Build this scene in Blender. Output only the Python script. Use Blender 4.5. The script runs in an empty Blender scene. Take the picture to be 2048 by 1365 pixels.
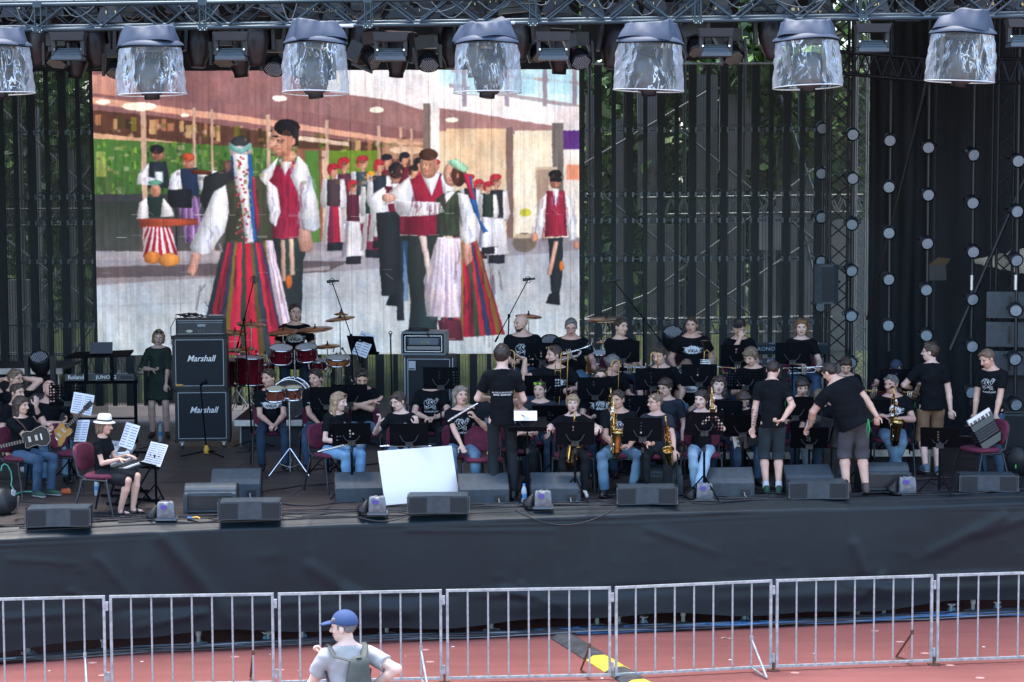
import bpy,bmesh,math,random
import numpy as np
from mathutils import Vector,Matrix,Quaternion
from mathutils.bvhtree import BVHTree
random.seed(7)
RNG = np.random.RandomState(5)
R = math.radians
scene = bpy.context.scene
COL = scene.collection
FPX = 3860.0
CAMZ = 5.16
PITCH = math.atan((682.5 - 380)/FPX)
cam_d = bpy.data.cameras.new('camera')
cam = bpy.data.objects.new('camera',cam_d)
COL.objects.link(cam)
cam_d.sensor_width = 36.0
cam_d.lens = 36.0*FPX/2048.0
cam_d.clip_end = 2000
cam_d.clip_start = 0.5
cam_rot = (Matrix.Rotation(math.pi/2 - PITCH,3,'X') @ Matrix.Rotation(R(-0.25),3,'Z'))
cam.matrix_world = Matrix.Translation((0,0,CAMZ)) @ cam_rot.to_4x4()
scene.camera = cam
SUN_EL,SUN_AZ = R(79),R(-25)          # the sun stands high behind the stage, veiled by thin cloud
world = bpy.data.worlds.new('World')
scene.world = world
world.use_nodes = True
nt = world.node_tree
nt.nodes.clear()
sky = nt.nodes.new('ShaderNodeTexSky')
sky.sky_type = 'NISHITA'
sky.sun_disc = False
sky.sun_elevation = SUN_EL
sky.sun_rotation = SUN_AZ
sky.dust_density = 1.5
bg = nt.nodes.new('ShaderNodeBackground')
bg.inputs['Strength'].default_value = 0.15
wo = nt.nodes.new('ShaderNodeOutputWorld')
nt.links.new(sky.outputs[0],bg.inputs['Color'])
nt.links.new(bg.outputs[0],wo.inputs['Surface'])
sun_d = bpy.data.lights.new('sun','SUN')
sun_d.energy = 1.5
sun_d.angle = R(20)
sun_d.color = (1.0,0.955,0.89)
sun = bpy.data.objects.new('sun',sun_d)
COL.objects.link(sun)
sdir = Vector((math.sin(SUN_AZ)*math.cos(SUN_EL),math.cos(SUN_AZ)*math.cos(SUN_EL),math.sin(SUN_EL)))
sun.rotation_euler = sdir.to_track_quat('Z','Y').to_euler()
sun.location = sdir*60
vs = scene.view_settings
vs.view_transform = 'Standard'
vs.look = 'None'
vs.gamma = 1.0
vs.use_curve_mapping = False
vs.exposure = 2.2
scene.render.film_transparent = False
try:
 scene.cycles.max_bounces = 6
 scene.cycles.transparent_max_bounces = 12
 scene.cycles.caustics_reflective = False
 scene.cycles.caustics_refractive = False
except Exception:
 pass
def ray(px,py):
 return (cam_rot @ Vector(((px - 1024)/FPX,(682.5 - py)/FPX,-1.0)))
def PZ(px,py,z):
 r = ray(px,py); t = (z - CAMZ)/r.z
 return Vector((r.x*t,r.y*t,z))
def PD(px,py,d):
 r = ray(px,py); t = d/r.y
 return Vector((r.x*t,d,CAMZ + r.z*t))
def dist(s):
 return FPX/s
STAGE = 1.46
def basis(d,up=(0,0,1)):
 z = Vector(d).normalized(); u = Vector(up)
 if abs(z.dot(u)) > 0.98:u = Vector((0,1,0)) if abs(z.y) < 0.9 else Vector((1,0,0))
 x = u.cross(z).normalized(); y = z.cross(x)
 return x,y,z
def rot(rx=0,ry=0,rz=0):
 return (Matrix.Rotation(R(rz),4,'Z') @ Matrix.Rotation(R(ry),4,'Y') @ Matrix.Rotation(R(rx),4,'X'))
def tr(x,y,z):
 return Matrix.Translation((x,y,z))
class MB:
 def __init__(s):
  s.v = []; s.f = []; s.m = []; s.sm = []; s.T = Matrix.Identity(4)
 def add(s,vs_,fs_,mat=0,smooth=False):
  n = len(s.v); T = s.T
  s.v.extend([tuple(T @ Vector(p)) for p in vs_])
  for f in fs_:
   s.f.append(tuple(i + n for i in f)); s.m.append(mat); s.sm.append(smooth)
  return s
 def box(s,c,size,M=None,mat=0,taper=1.0):
  x,y,z = size[0]/2,size[1]/2,size[2]/2; t = taper
  vv = [(-x,-y,-z),(x,-y,-z),(x,y,-z),(-x,y,-z),(-x*t,-y*t,z),(x*t,-y*t,z),(x*t,y*t,z),(-x*t,y*t,z)]
  if M is not None:vv = [tuple(M.to_3x3() @ Vector(p)) for p in vv]
  vv = [(p[0] + c[0],p[1] + c[1],p[2] + c[2]) for p in vv]
  return s.add(vv,[(0,3,2,1),(4,5,6,7),(0,1,5,4),(1,2,6,5),(2,3,7,6),(3,0,4,7)],mat)
 def tube(s,pts,r,seg=6,mat=0,cap=True,smooth=True,closed=False,flat=1.0):
  pts = [Vector(p) for p in pts]; n = len(pts)
  rs = r if isinstance(r,(list,tuple)) else [r]*n
  vv = []; ff = []; px = None
  for i in range(n):
   if closed:d = pts[(i + 1) % n] - pts[i - 1]
   else:d = pts[min(i + 1,n - 1)] - pts[max(i - 1,0)]
   if d.length < 1e-9:d = Vector((0,0,1))
   z = d.normalized()
   if px is None:x,y,z = basis(z)
   else:
    x = (px - z*px.dot(z))
    x = x.normalized() if x.length > 1e-6 else basis(z)[0]
    y = z.cross(x)
   px = x
   for k in range(seg):
    a = 2*math.pi*k/seg
    vv.append(tuple(pts[i] + x*(math.cos(a)*rs[i]) + y*(math.sin(a)*rs[i]*flat)))
  m = n if closed else n - 1
  for i in range(m):
   j = (i + 1) % n
   for k in range(seg):
    l = (k + 1) % seg
    ff.append((i*seg + k,i*seg + l,j*seg + l,j*seg + k))
  s.add(vv,ff,mat,smooth)
  if cap and not closed:
   s.add(vv[:seg],[tuple(range(seg))[::-1]],mat); s.add(vv[-seg:],[tuple(range(seg))],mat)
  return s
 def lathe(s,prof,seg=16,M=None,mat=0,smooth=True,a0=0,a1=360):
  vv = []; ff = []; full = (a1 - a0) >= 360
  ns = seg if full else seg + 1
  for (r,z) in prof:
   for k in range(ns):
    a = R(a0 + (a1 - a0)*k/seg)
    p = Vector((r*math.cos(a),r*math.sin(a),z))
    vv.append(tuple(M @ p) if M is not None else tuple(p))
  for i in range(len(prof) - 1):
   for k in range(seg):
    l = (k + 1) % ns
    ff.append((i*ns + k,i*ns + l,(i + 1)*ns + l,(i + 1)*ns + k))
  return s.add(vv,ff,mat,smooth)
 def cyl(s,a,b,r,seg=12,mat=0,r2=None):
  a = Vector(a); b = Vector(b)
  return s.tube([a,b],[r,r if r2 is None else r2],seg,mat)
 def prism(s,poly,t,M=None,mat=0):
  n = len(poly)
  vv = [(p[0],p[1],0) for p in poly] + [(p[0],p[1],t) for p in poly]
  if M is not None:vv = [tuple(M @ Vector(p)) for p in vv]
  ff = [tuple(range(n))[::-1],tuple(range(n,2*n))] + [(i,(i + 1) % n,n + (i + 1) % n,n + i) for i in range(n)]
  return s.add(vv,ff,mat)
 def ell(s,c,r,seg=10,rings=6,M=None,mat=0):
  vv = []; ff = []
  for i in range(rings + 1):
   t = math.pi*i/rings
   for k in range(seg):
    a = 2*math.pi*k/seg
    p = Vector((math.sin(t)*math.cos(a)*r[0],math.sin(t)*math.sin(a)*r[1],math.cos(t)*r[2]))
    if M is not None:p = M.to_3x3() @ p
    vv.append(tuple(p + Vector(c)))
  for i in range(rings):
   for k in range(seg):
    l = (k + 1) % seg
    ff.append((i*seg + k,(i + 1)*seg + k,(i + 1)*seg + l,i*seg + l))
  return s.add(vv,ff,mat,True)
 def mesh(s,name):
  me = bpy.data.meshes.new(name)
  me.from_pydata(s.v,[],s.f)
  me.polygons.foreach_set('material_index',s.m)
  me.polygons.foreach_set('use_smooth',s.sm)
  me.update()
  return me
 def build(s,name,mats,parent=None,loc=None,M=None):
  me = s.mesh(name)
  return link(name,me,mats,parent,loc,M)
def link(name,me,mats=None,parent=None,loc=None,M=None):
 if mats is not None:
  if not isinstance(mats,(list,tuple)):mats = [mats]
  if len(me.materials) == 0:
   for m in mats:me.materials.append(m)
 o = bpy.data.objects.new(name,me)
 COL.objects.link(o)
 if parent is not None:o.parent = parent
 if M is not None:o.matrix_local = M
 if loc is not None:o.location = loc
 return o
def thing(name,label,cat,loc=(0,0,0),rz=0,group=None,M=None):
 o = bpy.data.objects.new(name,None); COL.objects.link(o)
 o.empty_display_size = 0.1
 o.location = loc; o.rotation_euler = (0,0,R(rz))
 if M is not None:o.matrix_world = M
 o['label'] = label; o['category'] = cat
 if group:o['group'] = group
 return o
def tag(o,label,cat,group=None):
 o['label'] = label; o['category'] = cat
 if group:o['group'] = group
 return o
def structure(o):
 o['kind'] = 'structure'; return o
def stuff(o):
 o['kind'] = 'stuff'; return o
def copy_tree(o,parent=None):
 c = o.copy(); COL.objects.link(c)
 if parent is not None:c.parent = parent
 for ch in list(o.children):copy_tree(ch,c)
 return c
MATS = {}
def mat(name,col,rough=0.6,metal=0.0,var=0.0,vscale=6.0,bump=0.0,bscale=40.0,spec=0.5,emit=None,estr=0,col2=None,detail=4,stretch=None,sheen=0):
 if name in MATS:return MATS[name]
 m = bpy.data.materials.new(name); m.use_nodes = True
 t = m.node_tree; b = t.nodes['Principled BSDF']
 b.inputs['Base Color'].default_value = (*col,1)
 b.inputs['Roughness'].default_value = rough
 b.inputs['Metallic'].default_value = metal
 b.inputs['Specular IOR Level'].default_value = spec
 if sheen:b.inputs['Sheen Weight'].default_value = sheen
 tc = None
 if var > 0 or bump > 0 or col2 is not None:
  tc = t.nodes.new('ShaderNodeTexCoord')
  vec = tc.outputs['Object']
  if stretch:
   mp = t.nodes.new('ShaderNodeMapping'); mp.inputs['Scale'].default_value = stretch
   t.links.new(vec,mp.inputs['Vector']); vec = mp.outputs[0]
 if var > 0 or col2 is not None:
  n = t.nodes.new('ShaderNodeTexNoise'); n.inputs['Scale'].default_value = vscale; n.inputs['Detail'].default_value = detail
  t.links.new(vec,n.inputs['Vector'])
  cr = t.nodes.new('ShaderNodeValToRGB')
  lo = tuple(max(0,c*(1 - var)) for c in col); hi = tuple(min(1,c*(1 + var)) for c in col)
  if col2 is not None:lo,hi = col,col2
  cr.color_ramp.elements[0].position = 0.35; cr.color_ramp.elements[1].position = 0.65
  cr.color_ramp.elements[0].color = (*lo,1); cr.color_ramp.elements[1].color = (*hi,1)
  t.links.new(n.outputs['Fac'],cr.inputs[0]); t.links.new(cr.outputs[0],b.inputs['Base Color'])
 if bump > 0:
  n2 = t.nodes.new('ShaderNodeTexNoise'); n2.inputs['Scale'].default_value = bscale; n2.inputs['Detail'].default_value = 3
  t.links.new(vec,n2.inputs['Vector'])
  bp = t.nodes.new('ShaderNodeBump'); bp.inputs['Strength'].default_value = min(1,bump); bp.inputs['Distance'].default_value = 0.01
  t.links.new(n2.outputs['Fac'],bp.inputs['Height']); t.links.new(bp.outputs[0],b.inputs['Normal'])
 if emit is not None:
  b.inputs['Emission Color'].default_value = (*emit,1); b.inputs['Emission Strength'].default_value = estr
 MATS[name] = m
 return m
M_truss = mat('blue_grey_truss',(0.045,0.066,0.080),0.38,0.6,0.15,3)
M_truss_dark = mat('black_truss',(0.02,0.022,0.026),0.45,0.4)
M_alu = mat('aluminium',(0.55,0.58,0.6),0.32,0.9,0.12,8)
M_chrome = mat('chrome',(0.75,0.77,0.8),0.12,1.0)
M_black = mat('black_plastic',(0.014,0.016,0.019),0.5,0,0.2,9)
M_blackmetal = mat('black_metal',(0.018,0.02,0.024),0.35,0.2)
M_stand = mat('stand_black',(0.003,0.004,0.006),0.65,0.0,spec=0.08)
M_speaker = mat('speaker_paint',(0.032,0.048,0.060),0.55,0,0.18,14,0.25,160)
M_grille = mat('speaker_grille',(0.009,0.014,0.018),0.7,0.0,0.15,30,0.3,300)
M_tolex = mat('black_tolex',(0.008,0.011,0.014),0.55,0,0.2,20,0.2,200)
M_cloth_grille = mat('grille_cloth',(0.007,0.012,0.017),0.8,0,0.15,40)
M_piping = mat('grey_piping',(0.38,0.42,0.45),0.5)
M_white = mat('white_print',(0.78,0.8,0.8),0.5)
M_paper = mat('paper',(0.72,0.75,0.82),0.75,0,0.04,5)
M_ink = mat('ink',(0.16,0.18,0.26),0.8)
M_board = mat('white_board',(0.70,0.71,0.72),0.35)
M_maroon = mat('maroon_fabric',(0.115,0.013,0.038),0.85,0,0.25,12,0.2,120)
M_chairleg = mat('chair_steel_black',(0.022,0.024,0.028),0.35,0.3)
M_chairshell = mat('chair_shell',(0.02,0.02,0.024),0.4)
M_gold = mat('brass_gold',(0.50,0.33,0.12),0.2,1.0,0.2,30)
M_goldkeys = mat('brass_dark',(0.45,0.22,0.05),0.2,1.0,0.45,60)
M_silver = mat('silver',(0.8,0.8,0.78),0.15,1.0,0.15,40)
M_yellow = mat('yellow_plastic',(0.75,0.42,0.05),0.5)
M_blueplastic = mat('blue_plastic',(0.03,0.15,0.5),0.4)
M_galv = mat('galvanised_steel',(0.40,0.44,0.45),0.45,0.3,0.22,18,0.15,60)
M_rust = mat('rusty_steel',(0.14,0.07,0.045),0.8,0.2,0.3,20)
M_cable = mat('black_cable',(0.016,0.018,0.022),0.5)
M_cable_blue = mat('blue_cable',(0.04,0.14,0.32),0.5)
M_cable_grey = mat('grey_cable',(0.16,0.19,0.21),0.5)
M_cable_mint = mat('mint_cable',(0.16,0.62,0.48),0.45)
M_strip = mat('led_strip_black',(0.013,0.020,0.022),0.7,0,0.2,2.0)
M_rail = mat('led_rail',(0.09,0.11,0.12),0.4,0.5)
M_lens = mat('lamp_lens',(0.26,0.33,0.37),0.25,0,0.12,40)
M_amp_plate = mat('amp_plate',(0.03,0.036,0.045),0.4,0.5)
M_keyw = mat('key_white',(0.78,0.78,0.76),0.35)
M_keyb = mat('key_black',(0.01,0.01,0.012),0.3)
M_kbgrey = mat('keyboard_silver',(0.42,0.45,0.45),0.4)
M_drape = mat('black_drape',(0.017,0.02,0.024),0.85,0,0.25,1.5,stretch=(3,3,0.4))
M_leaf = mat('leaf_green',(0.04,0.085,0.018),0.6,0,0.55,2.2)
M_leaf2 = mat('leaf_light',(0.14,0.25,0.045),0.6,0,0.4,3)
M_trunk = mat('tree_bark',(0.09,0.075,0.06),0.9,0,0.3,8)
# ================================================================ ground and stage
def track_material():
 m = bpy.data.materials.new('red_running_track'); m.use_nodes = True
 t = m.node_tree; b = t.nodes['Principled BSDF']; L = t.links
 tc = t.nodes.new('ShaderNodeTexCoord')
 n1 = t.nodes.new('ShaderNodeTexNoise'); n1.inputs['Scale'].default_value = 0.7; n1.inputs['Detail'].default_value = 6
 n2 = t.nodes.new('ShaderNodeTexNoise'); n2.inputs['Scale'].default_value = 55; n2.inputs['Detail'].default_value = 3
 mp = t.nodes.new('ShaderNodeMapping'); mp.inputs['Scale'].default_value = (0.35,4,1); mp.inputs['Rotation'].default_value = (0,0,R(-4))
 n3 = t.nodes.new('ShaderNodeTexNoise'); n3.inputs['Scale'].default_value = 1.6; n3.inputs['Detail'].default_value = 5
 for n in (n1,n2):L.new(tc.outputs['Object'],n.inputs['Vector'])
 L.new(tc.outputs['Object'],mp.inputs['Vector']); L.new(mp.outputs[0],n3.inputs['Vector'])
 cr = t.nodes.new('ShaderNodeValToRGB')
 cr.color_ramp.elements[0].position = 0.3; cr.color_ramp.elements[0].color = (0.160,0.044,0.037,1)
 cr.color_ramp.elements[1].position = 0.7; cr.color_ramp.elements[1].color = (0.250,0.080,0.070,1)
 mx = t.nodes.new('ShaderNodeMixRGB'); mx.blend_type = 'MIX'; mx.inputs[0].default_value = 0.45
 L.new(n1.outputs['Fac'],mx.inputs[1]); L.new(n3.outputs['Fac'],mx.inputs[2])
 L.new(mx.outputs[0],cr.inputs[0])
 m2 = t.nodes.new('ShaderNodeMixRGB'); m2.blend_type = 'MULTIPLY'; m2.inputs[0].default_value = 0.5
 cr2 = t.nodes.new('ShaderNodeValToRGB'); cr2.color_ramp.elements[0].position = 0.35; cr2.color_ramp.elements[1].position = 0.6
 cr2.color_ramp.elements[0].color = (0.6,0.6,0.6,1)
 L.new(n2.outputs['Fac'],cr2.inputs[0]); L.new(cr.outputs[0],m2.inputs[1]); L.new(cr2.outputs[0],m2.inputs[2])
 L.new(m2.outputs[0],b.inputs['Base Color'])
 b.inputs['Roughness'].default_value = 0.85
 bp = t.nodes.new('ShaderNodeBump'); bp.inputs['Strength'].default_value = 0.4; bp.inputs['Distance'].default_value = 0.004
 L.new(n2.outputs['Fac'],bp.inputs['Height']); L.new(bp.outputs[0],b.inputs['Normal'])
 return m
M_track = track_material()
g = MB(); g.add([(-60,12.5,0),(60,12.5,0),(60,33.5,0),(-60,33.5,0)],[(0,1,2,3)])
structure(g.build('running_track',M_track))
g = MB(); g.add([(-60,-40,-.01),(60,-40,-.01),(60,12.6,-.01),(-60,12.6,-.01)],[(0,1,2,3)]); structure(g.build('neutral_bounce_ground',mat('neutral_bounce_grey',(.20,.215,.205),.9,0,.15,2)))  # unseen grey ground, added so less red light bounces up onto the stage
M_grass = mat('grass_bank',(0.050,0.068,0.012),0.9,0,0.35,1.4,0.4,25)
N = 40; vv = []; ff = []
for j in range(N + 1):
 y = 33.5 + 260*(j/N) ** 2
 for i in range(N + 1):
  x = -90 + 180*i/N
  z = -0.02 + max(0,min(1,(y - 36)/14)) ** 1.4*2.1 + (0.25*math.sin(x*0.3) if y > 38 else 0)
  vv.append((x,y,z))
for j in range(N):
 for i in range(N):
  a = j*(N + 1) + i; ff.append((a,a + 1,a + N + 2,a + N + 1))
gm = MB(); gm.add(vv,ff,0,True)
structure(gm.build('grass_bank',M_grass))
EDGE_PX = [(-420,1083),(-60,1064),(120,1054),(265,1046),(700,1030),(1000,1021),(1300,1012),(1700,1000),(2110,986),(2500,972)]
EDGE = [PZ(x,y,STAGE) for x,y in EDGE_PX]
def edge_at(x):
 for a,b in zip(EDGE[:-1],EDGE[1:]):
  if a.x <= x <= b.x or b is EDGE[-1]:
   t = (x - a.x)/(b.x - a.x); return a.y + (b.y - a.y)*t
 return EDGE[0].y
BACK = 33.0
M_deckbase = mat('deck_steel',(0.03,0.03,0.034),0.6,0.3)
db = MB()
poly = [(p.x,p.y + 0.02) for p in EDGE] + [(EDGE[-1].x,BACK),(EDGE[0].x,BACK)]
db.prism(poly,0.16,tr(0,0,STAGE - 0.185))
structure(db.build('stage_deck',M_deckbase))
def clip(poly,p,n):
 out = []
 for i in range(len(poly)):
  a,b = poly[i],poly[(i + 1) % len(poly)]
  da = (a[0] - p[0])*n[0] + (a[1] - p[1])*n[1]; dbb = (b[0] - p[0])*n[0] + (b[1] - p[1])*n[1]
  if da >= 0:out.append(a)
  if (da >= 0) != (dbb >= 0):
   t = da/(da - dbb); out.append((a[0] + (b[0] - a[0])*t,a[1] + (b[1] - a[1])*t))
 return out
DECKCOL = [(0.052,0.040,0.035),(0.064,0.050,0.044),(0.044,0.034,0.031)]
deck_m = []
for i,c in enumerate(DECKCOL):
 m = mat('phenolic_deck_%d' % i,c,0.52,0,0.4,1.8,0.3,90,stretch=(0.7,3.5,1))
 deck_m.append(m)
deck_root = thing('stage_floor','brown plywood stage floor laid in large panels','stage floor',(0,0,STAGE))
deck_root['kind'] = 'structure'
del deck_root['category']
ang = R(-5.5); ca,sa = math.cos(ang),math.sin(ang)
k = 0
for j in range(-1,12):
 for i in range(-9,11):
  cx0,cy0 = i*1.25 + (0.6 if j % 2 else 0),21.0 + j*1.0
  q = [(0.004,0.004),(1.246,0.004),(1.246,0.996),(0.004,0.996)]
  q = [(cx0 + a,cy0 + b) for a,b in q]
  q = [(ca*a - sa*(b - 25),sa*a + ca*(b - 25) + 25) for a,b in q]
  for a,b in zip(EDGE[:-1],EDGE[1:]):
   if not q:break
   n = (-(b.y - a.y),b.x - a.x)
   q = clip(q,(a.x,a.y + 0.03),n)
  if len(q) < 3:continue
  if min(p[0] for p in q) > 9.4 or max(p[0] for p in q) < -8.6 or min(p[1] for p in q) > BACK:continue
  mb = MB(); h = -0.012 - 0.003*random.random()
  mb.prism(q,0.012,tr(0,0,h))
  mb.build('panel',deck_m[(i*7 + j*3 + i*j) % 3],deck_root)
def skirt():
 NX,NZ = 520,64
 x0,x1 = EDGE[0].x,EDGE[-1].x
 vv = []; ff = []
 rs = np.random.RandomState(3)
 folds = [(rs.uniform(x0,x1),rs.uniform(0.05,0.3),rs.uniform(-0.5,0.5),rs.uniform(0.004,0.02)) for _ in range(60)]
 diag = [(-3.9,1.30,-3.2,0.35,0.09,0.030),(-4.6,1.1,-4.3,0.7,.05,.012),(4.05,0.95,4.25,0.45,0.06,0.02),(5.9,1.2,5.0,0.8,.07,.02),
   (6.6,1.3,5.6,1.0,.06,.018),(-0.1,0.55,0.5,0.38,.05,.022),(0.1,0.62,0.15,0.35,.03,.02),(3.9,0.5,4.5,0.4,.05,.024),
   (4.4,0.55,4.15,0.3,.05,.02),(-1.9,0.6,-1.2,0.3,.07,.02),(-3.5,.42,-4.2,.3,.05,.02),(1.6,1.2,2.4,0.9,.05,.01),
   (-5.5,1.15,-4.8,1.05,.04,.008),(-4.9,.75,-4.4,.5,.04,.012),(-1.2,1.28,0.5,1.22,.03,.008),(-2.3,.9,-1.5,.3,.08,.015)]
 pins = [(rs.uniform(x0,x1),rs.uniform(.3,1.1),rs.uniform(.04,.16),rs.uniform(.0008,.003)) for _ in range(150)]
 X = np.linspace(x0,x1,NX + 1)
 ys = np.array([edge_at(x) for x in X])
 T = np.linspace(0,1,NZ + 1)
 bottom = 0.17 + 0.035*np.sin(X*1.3) + 0.02*np.sin(X*3.7 + 1)
 for j,t in enumerate(T):
  if t < 0.12:
   u = t/0.12; z = STAGE + 0.006 - 0.10*u; off = 0.10 - 0.20*u
  else:
   u = (t - 0.12)/0.88; z = (STAGE - 0.094)*(1 - u) + bottom*u; off = -0.10 - 0.02*u
  z = np.full_like(X,0) + z
  d = np.zeros_like(X)
  env = min(1,max(0,(t - .1)*4))
  for fx,w,sl,am in folds:
   c = fx + sl*u*0.6
   d += am*0.8*np.exp(-((X - c)/w) ** 2)*env*(0.3 + 0.7*u)
  for ax,az,bx,bz,w,am in diag:
   dx,dz = bx - ax,bz - az; L2 = dx*dx + dz*dz
   tt = np.clip(((X - ax)*dx + (z - az)*dz)/L2,0,1)
   dd = np.hypot(X - ax - dx*tt,z - az - dz*tt)
   d += am*np.exp(-(dd/w) ** 2)*(1 - 0.5*tt)
  for px_,pz_,w,am in pins:
   d += am*np.exp(-((X - px_)/w) ** 2 - ((z - pz_)/(w*0.5)) ** 2)
  hem = np.exp(-((z - 0.36)/0.10) ** 2)
  d += 0.028*hem*(0.5 + 0.5*np.sin(X*1.7 + 2*np.sin(X*0.6)))
  d += 0.018*np.exp(-((z - 0.50)/0.05) ** 2)*np.sin(X*2.3 + 1.3)
  if t < 0.2:
   d += 0.006*np.sin(t*260 + 2*np.sin(X*1.1))*(0.5 + 0.5*np.sin(X*0.9 + 1))
  d += 0.03*np.sin(X*0.7 + 0.4)*u + 0.004*np.sin(X*9 + 3*np.sin(X*1.1))*(1 - u)
  for sx_ in (-5.4,-2.3,.9,4.0,6.9):d += 0.007*np.exp(-((X - sx_ - .04*np.sin(z*3))/.03) ** 2)
  Y = ys + off - d
  for i in range(NX + 1):vv.append((X[i],Y[i],z[i]))
 for j in range(NZ):
  for i in range(NX):
   a = j*(NX + 1) + i; ff.append((a,a + NX + 1,a + NX + 2,a + 1))
 mb = MB(); mb.add(vv,ff,0,True)
 m = mat('dark_vinyl',(0.0066,0.0140,0.0195),0.46,0,0.12,1.2,0.16,11,spec=0.34)
 o = mb.build('stage_skirt',m)
 tag(o,'dark blue-grey vinyl skirt hanging down the whole stage front','curtain')
skirt()
bw = MB(); bw.box((0,27,0.6),(24,0.05,1.2)); structure(bw.build('under_stage_wall',M_drape))
def where(px):
 k = int((px - 218) // 334.0); NB = ['behind the leftmost barrier','behind the second barrier from the left','behind the barrier with the capped man','behind the barrier left of the cable ramp','behind the barrier right of the cable ramp','behind the second barrier from the right','behind the rightmost barrier']
 f = ((px - 218)/334.0) % 1
 return NB[max(0,min(6,k + 1))] + (', near its left post' if f < .33 else ', near its middle' if f < .66 else ', near its right post')
def jack():
 t = thing('stage_jack','steel screw jack foot','jack')
 a = MB(); a.cyl((0,0,0.02),(0,0,1.2),0.024,8); a.build('leg',M_galv,t)
 a = MB(); a.box((0,0,0.01),(0.15,0.15,0.012)); a.cyl((0,0,0.1),(0,0,0.16),0.035,8); a.build('foot_plate',M_galv,t)
 return t
j0 = jack(); first = True
for px in (228,405,545,980,1195,1240,1372,1740,1795,1990,90,770):
 x = (px - 1024)/172.0
 o = j0 if first else copy_tree(j0); first = False
 o.location = (x,edge_at(x) + 0.16 + 0.1*random.random(),0)
 o.rotation_euler.z = random.random()
 o['group'] = 'jacks under the stage'
 o['label'] = 'screw jack foot ' + where(px)
def castor():
 t = thing('castor','blue rimmed castor wheel','wheel')
 a = MB(); a.lathe([(0.0,-.02),(.045,-.02),(.05,0),(.045,.02),(0,.02)],14,tr(0,0,.05) @ rot(90,0,0)); a.build('wheel',mat('castor_blue',(0.05,0.16,0.22),0.5),t)
 a = MB(); a.box((0,0,.12),(.08,.07,.015)); a.box((0,.03,.08),(.03,.006,.09)); a.box((0,-.03,.08),(.03,.006,.09)); a.build('bracket',M_galv,t)
 return t
c0 = castor(); first = True
for px in (538,608,1290,1500,1940,2040):
 x = (px - 1024)/172.0
 o = c0 if first else copy_tree(c0); first = False
 o.location = (x,edge_at(x) + 0.1,0); o.rotation_euler.z = random.uniform(-.8,.8)
 o['group'] = 'castors under the stage'
 o['label'] = 'blue castor wheel ' + where(px)
def cable_path(x0,x1,off,amp,seed,z=0.015,n=90):
 rs = np.random.RandomState(seed); ph = rs.uniform(0,6,4); pts = []
 for i in range(n):
  x = x0 + (x1 - x0)*i/(n - 1)
  y = edge_at(x) - 0.13 + off + amp*(math.sin(x*1.3 + ph[0]) + 0.5*math.sin(x*3.1 + ph[1]) + 0.3*math.sin(x*7 + ph[2]))
  pts.append((x,y,z + 0.012*(1 + math.sin(x*2.3 + ph[3]))))
 return pts
for nm,mt,cnt,lab,sd in (('black_floor_cables',M_cable,20,'bundle of black and grey cables lying along the foot of the stage',10),('blue_floor_cables',M_cable_blue,9,'tangle of blue cables running through the black bundle below the stage',60),
      ('grey_floor_cables',M_cable_grey,6,'loose grey cables curving over the black bundle below the stage',90)):
 mb = MB()
 for i in range(cnt):
  x0,x1 = (-7.5,8) if i % 3 else (random.uniform(-7,0),random.uniform(1,8))
  if 'blue' in nm:x0,x1 = random.uniform(0.5,2.5),random.uniform(4.5,8)
  mb.tube(cable_path(x0,x1,random.uniform(-0.10,0.16),random.uniform(0.012,0.035),sd + i,z=0.012 + 0.03*random.random()),random.choice([0.006,0.009,0.012]),5)
 if 'blue' in nm:
  for i in range(14):
   cx = random.choice([0.9,1.3,2.6,4.7,0.4]) + random.uniform(-.3,.3); pts = []
   for k in range(14):
    a = k*0.5 + i; pts.append((cx + 0.22*math.cos(a) + .02*k,edge_at(cx) - 0.05 + 0.07*math.sin(a),0.04 + 0.02*math.sin(a*2)))
   mb.tube(pts,0.006,5)
 o = stuff(mb.build(nm,mt)); o['label'] = lab; o['category'] = 'cables'
mb = MB(); a = PD(1030,1022,22.1); b = PD(1235,1012,22.15)
pts = []
for i in range(25):
 t = i/24; x = a.x + (b.x - a.x)*t; z = STAGE + .02 - 0.19*math.sin(math.pi*t) ** 0.9; pts.append((x,edge_at(x) - 0.14 - .01,z))
mb.tube(pts,0.008,6)
tag(mb.build('hanging_cable',M_cable),'black cable sagging over the middle of the stage skirt','cable')
mb = MB()
for i in range(1):
 pts = []
 for k in range(14):
  t = k/13; x = (720 + 95*t - 1024)/174; pts.append((x,edge_at(x) - 0.13,STAGE - 0.015 - 0.05*math.sin(math.pi*t)))
 mb.tube(pts,0.007,6)
tag(mb.build('hanging_cable',M_cable),'short cable looping over the stage lip below the white board','cable')
BJ = [(-118,1380),(218,1370.5),(554,1364.5),(889,1356.5),(1226,1350),(1547,1333),(1868,1321),(2200,1309)]
BARH = 0.93
barpts = [PZ(x,y,0.05) for x,y in BJ]
bar_mesh = None
barlab = ['at the left edge of the photo','second from the left edge, below the left monitor speakers','behind the man in the blue cap','between the blue capped man and the cable ramp',
   'right of the cable ramp with a pale prop leg','second from the right edge, with a dark prop leg','cut off by the right edge of the photo']
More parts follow.
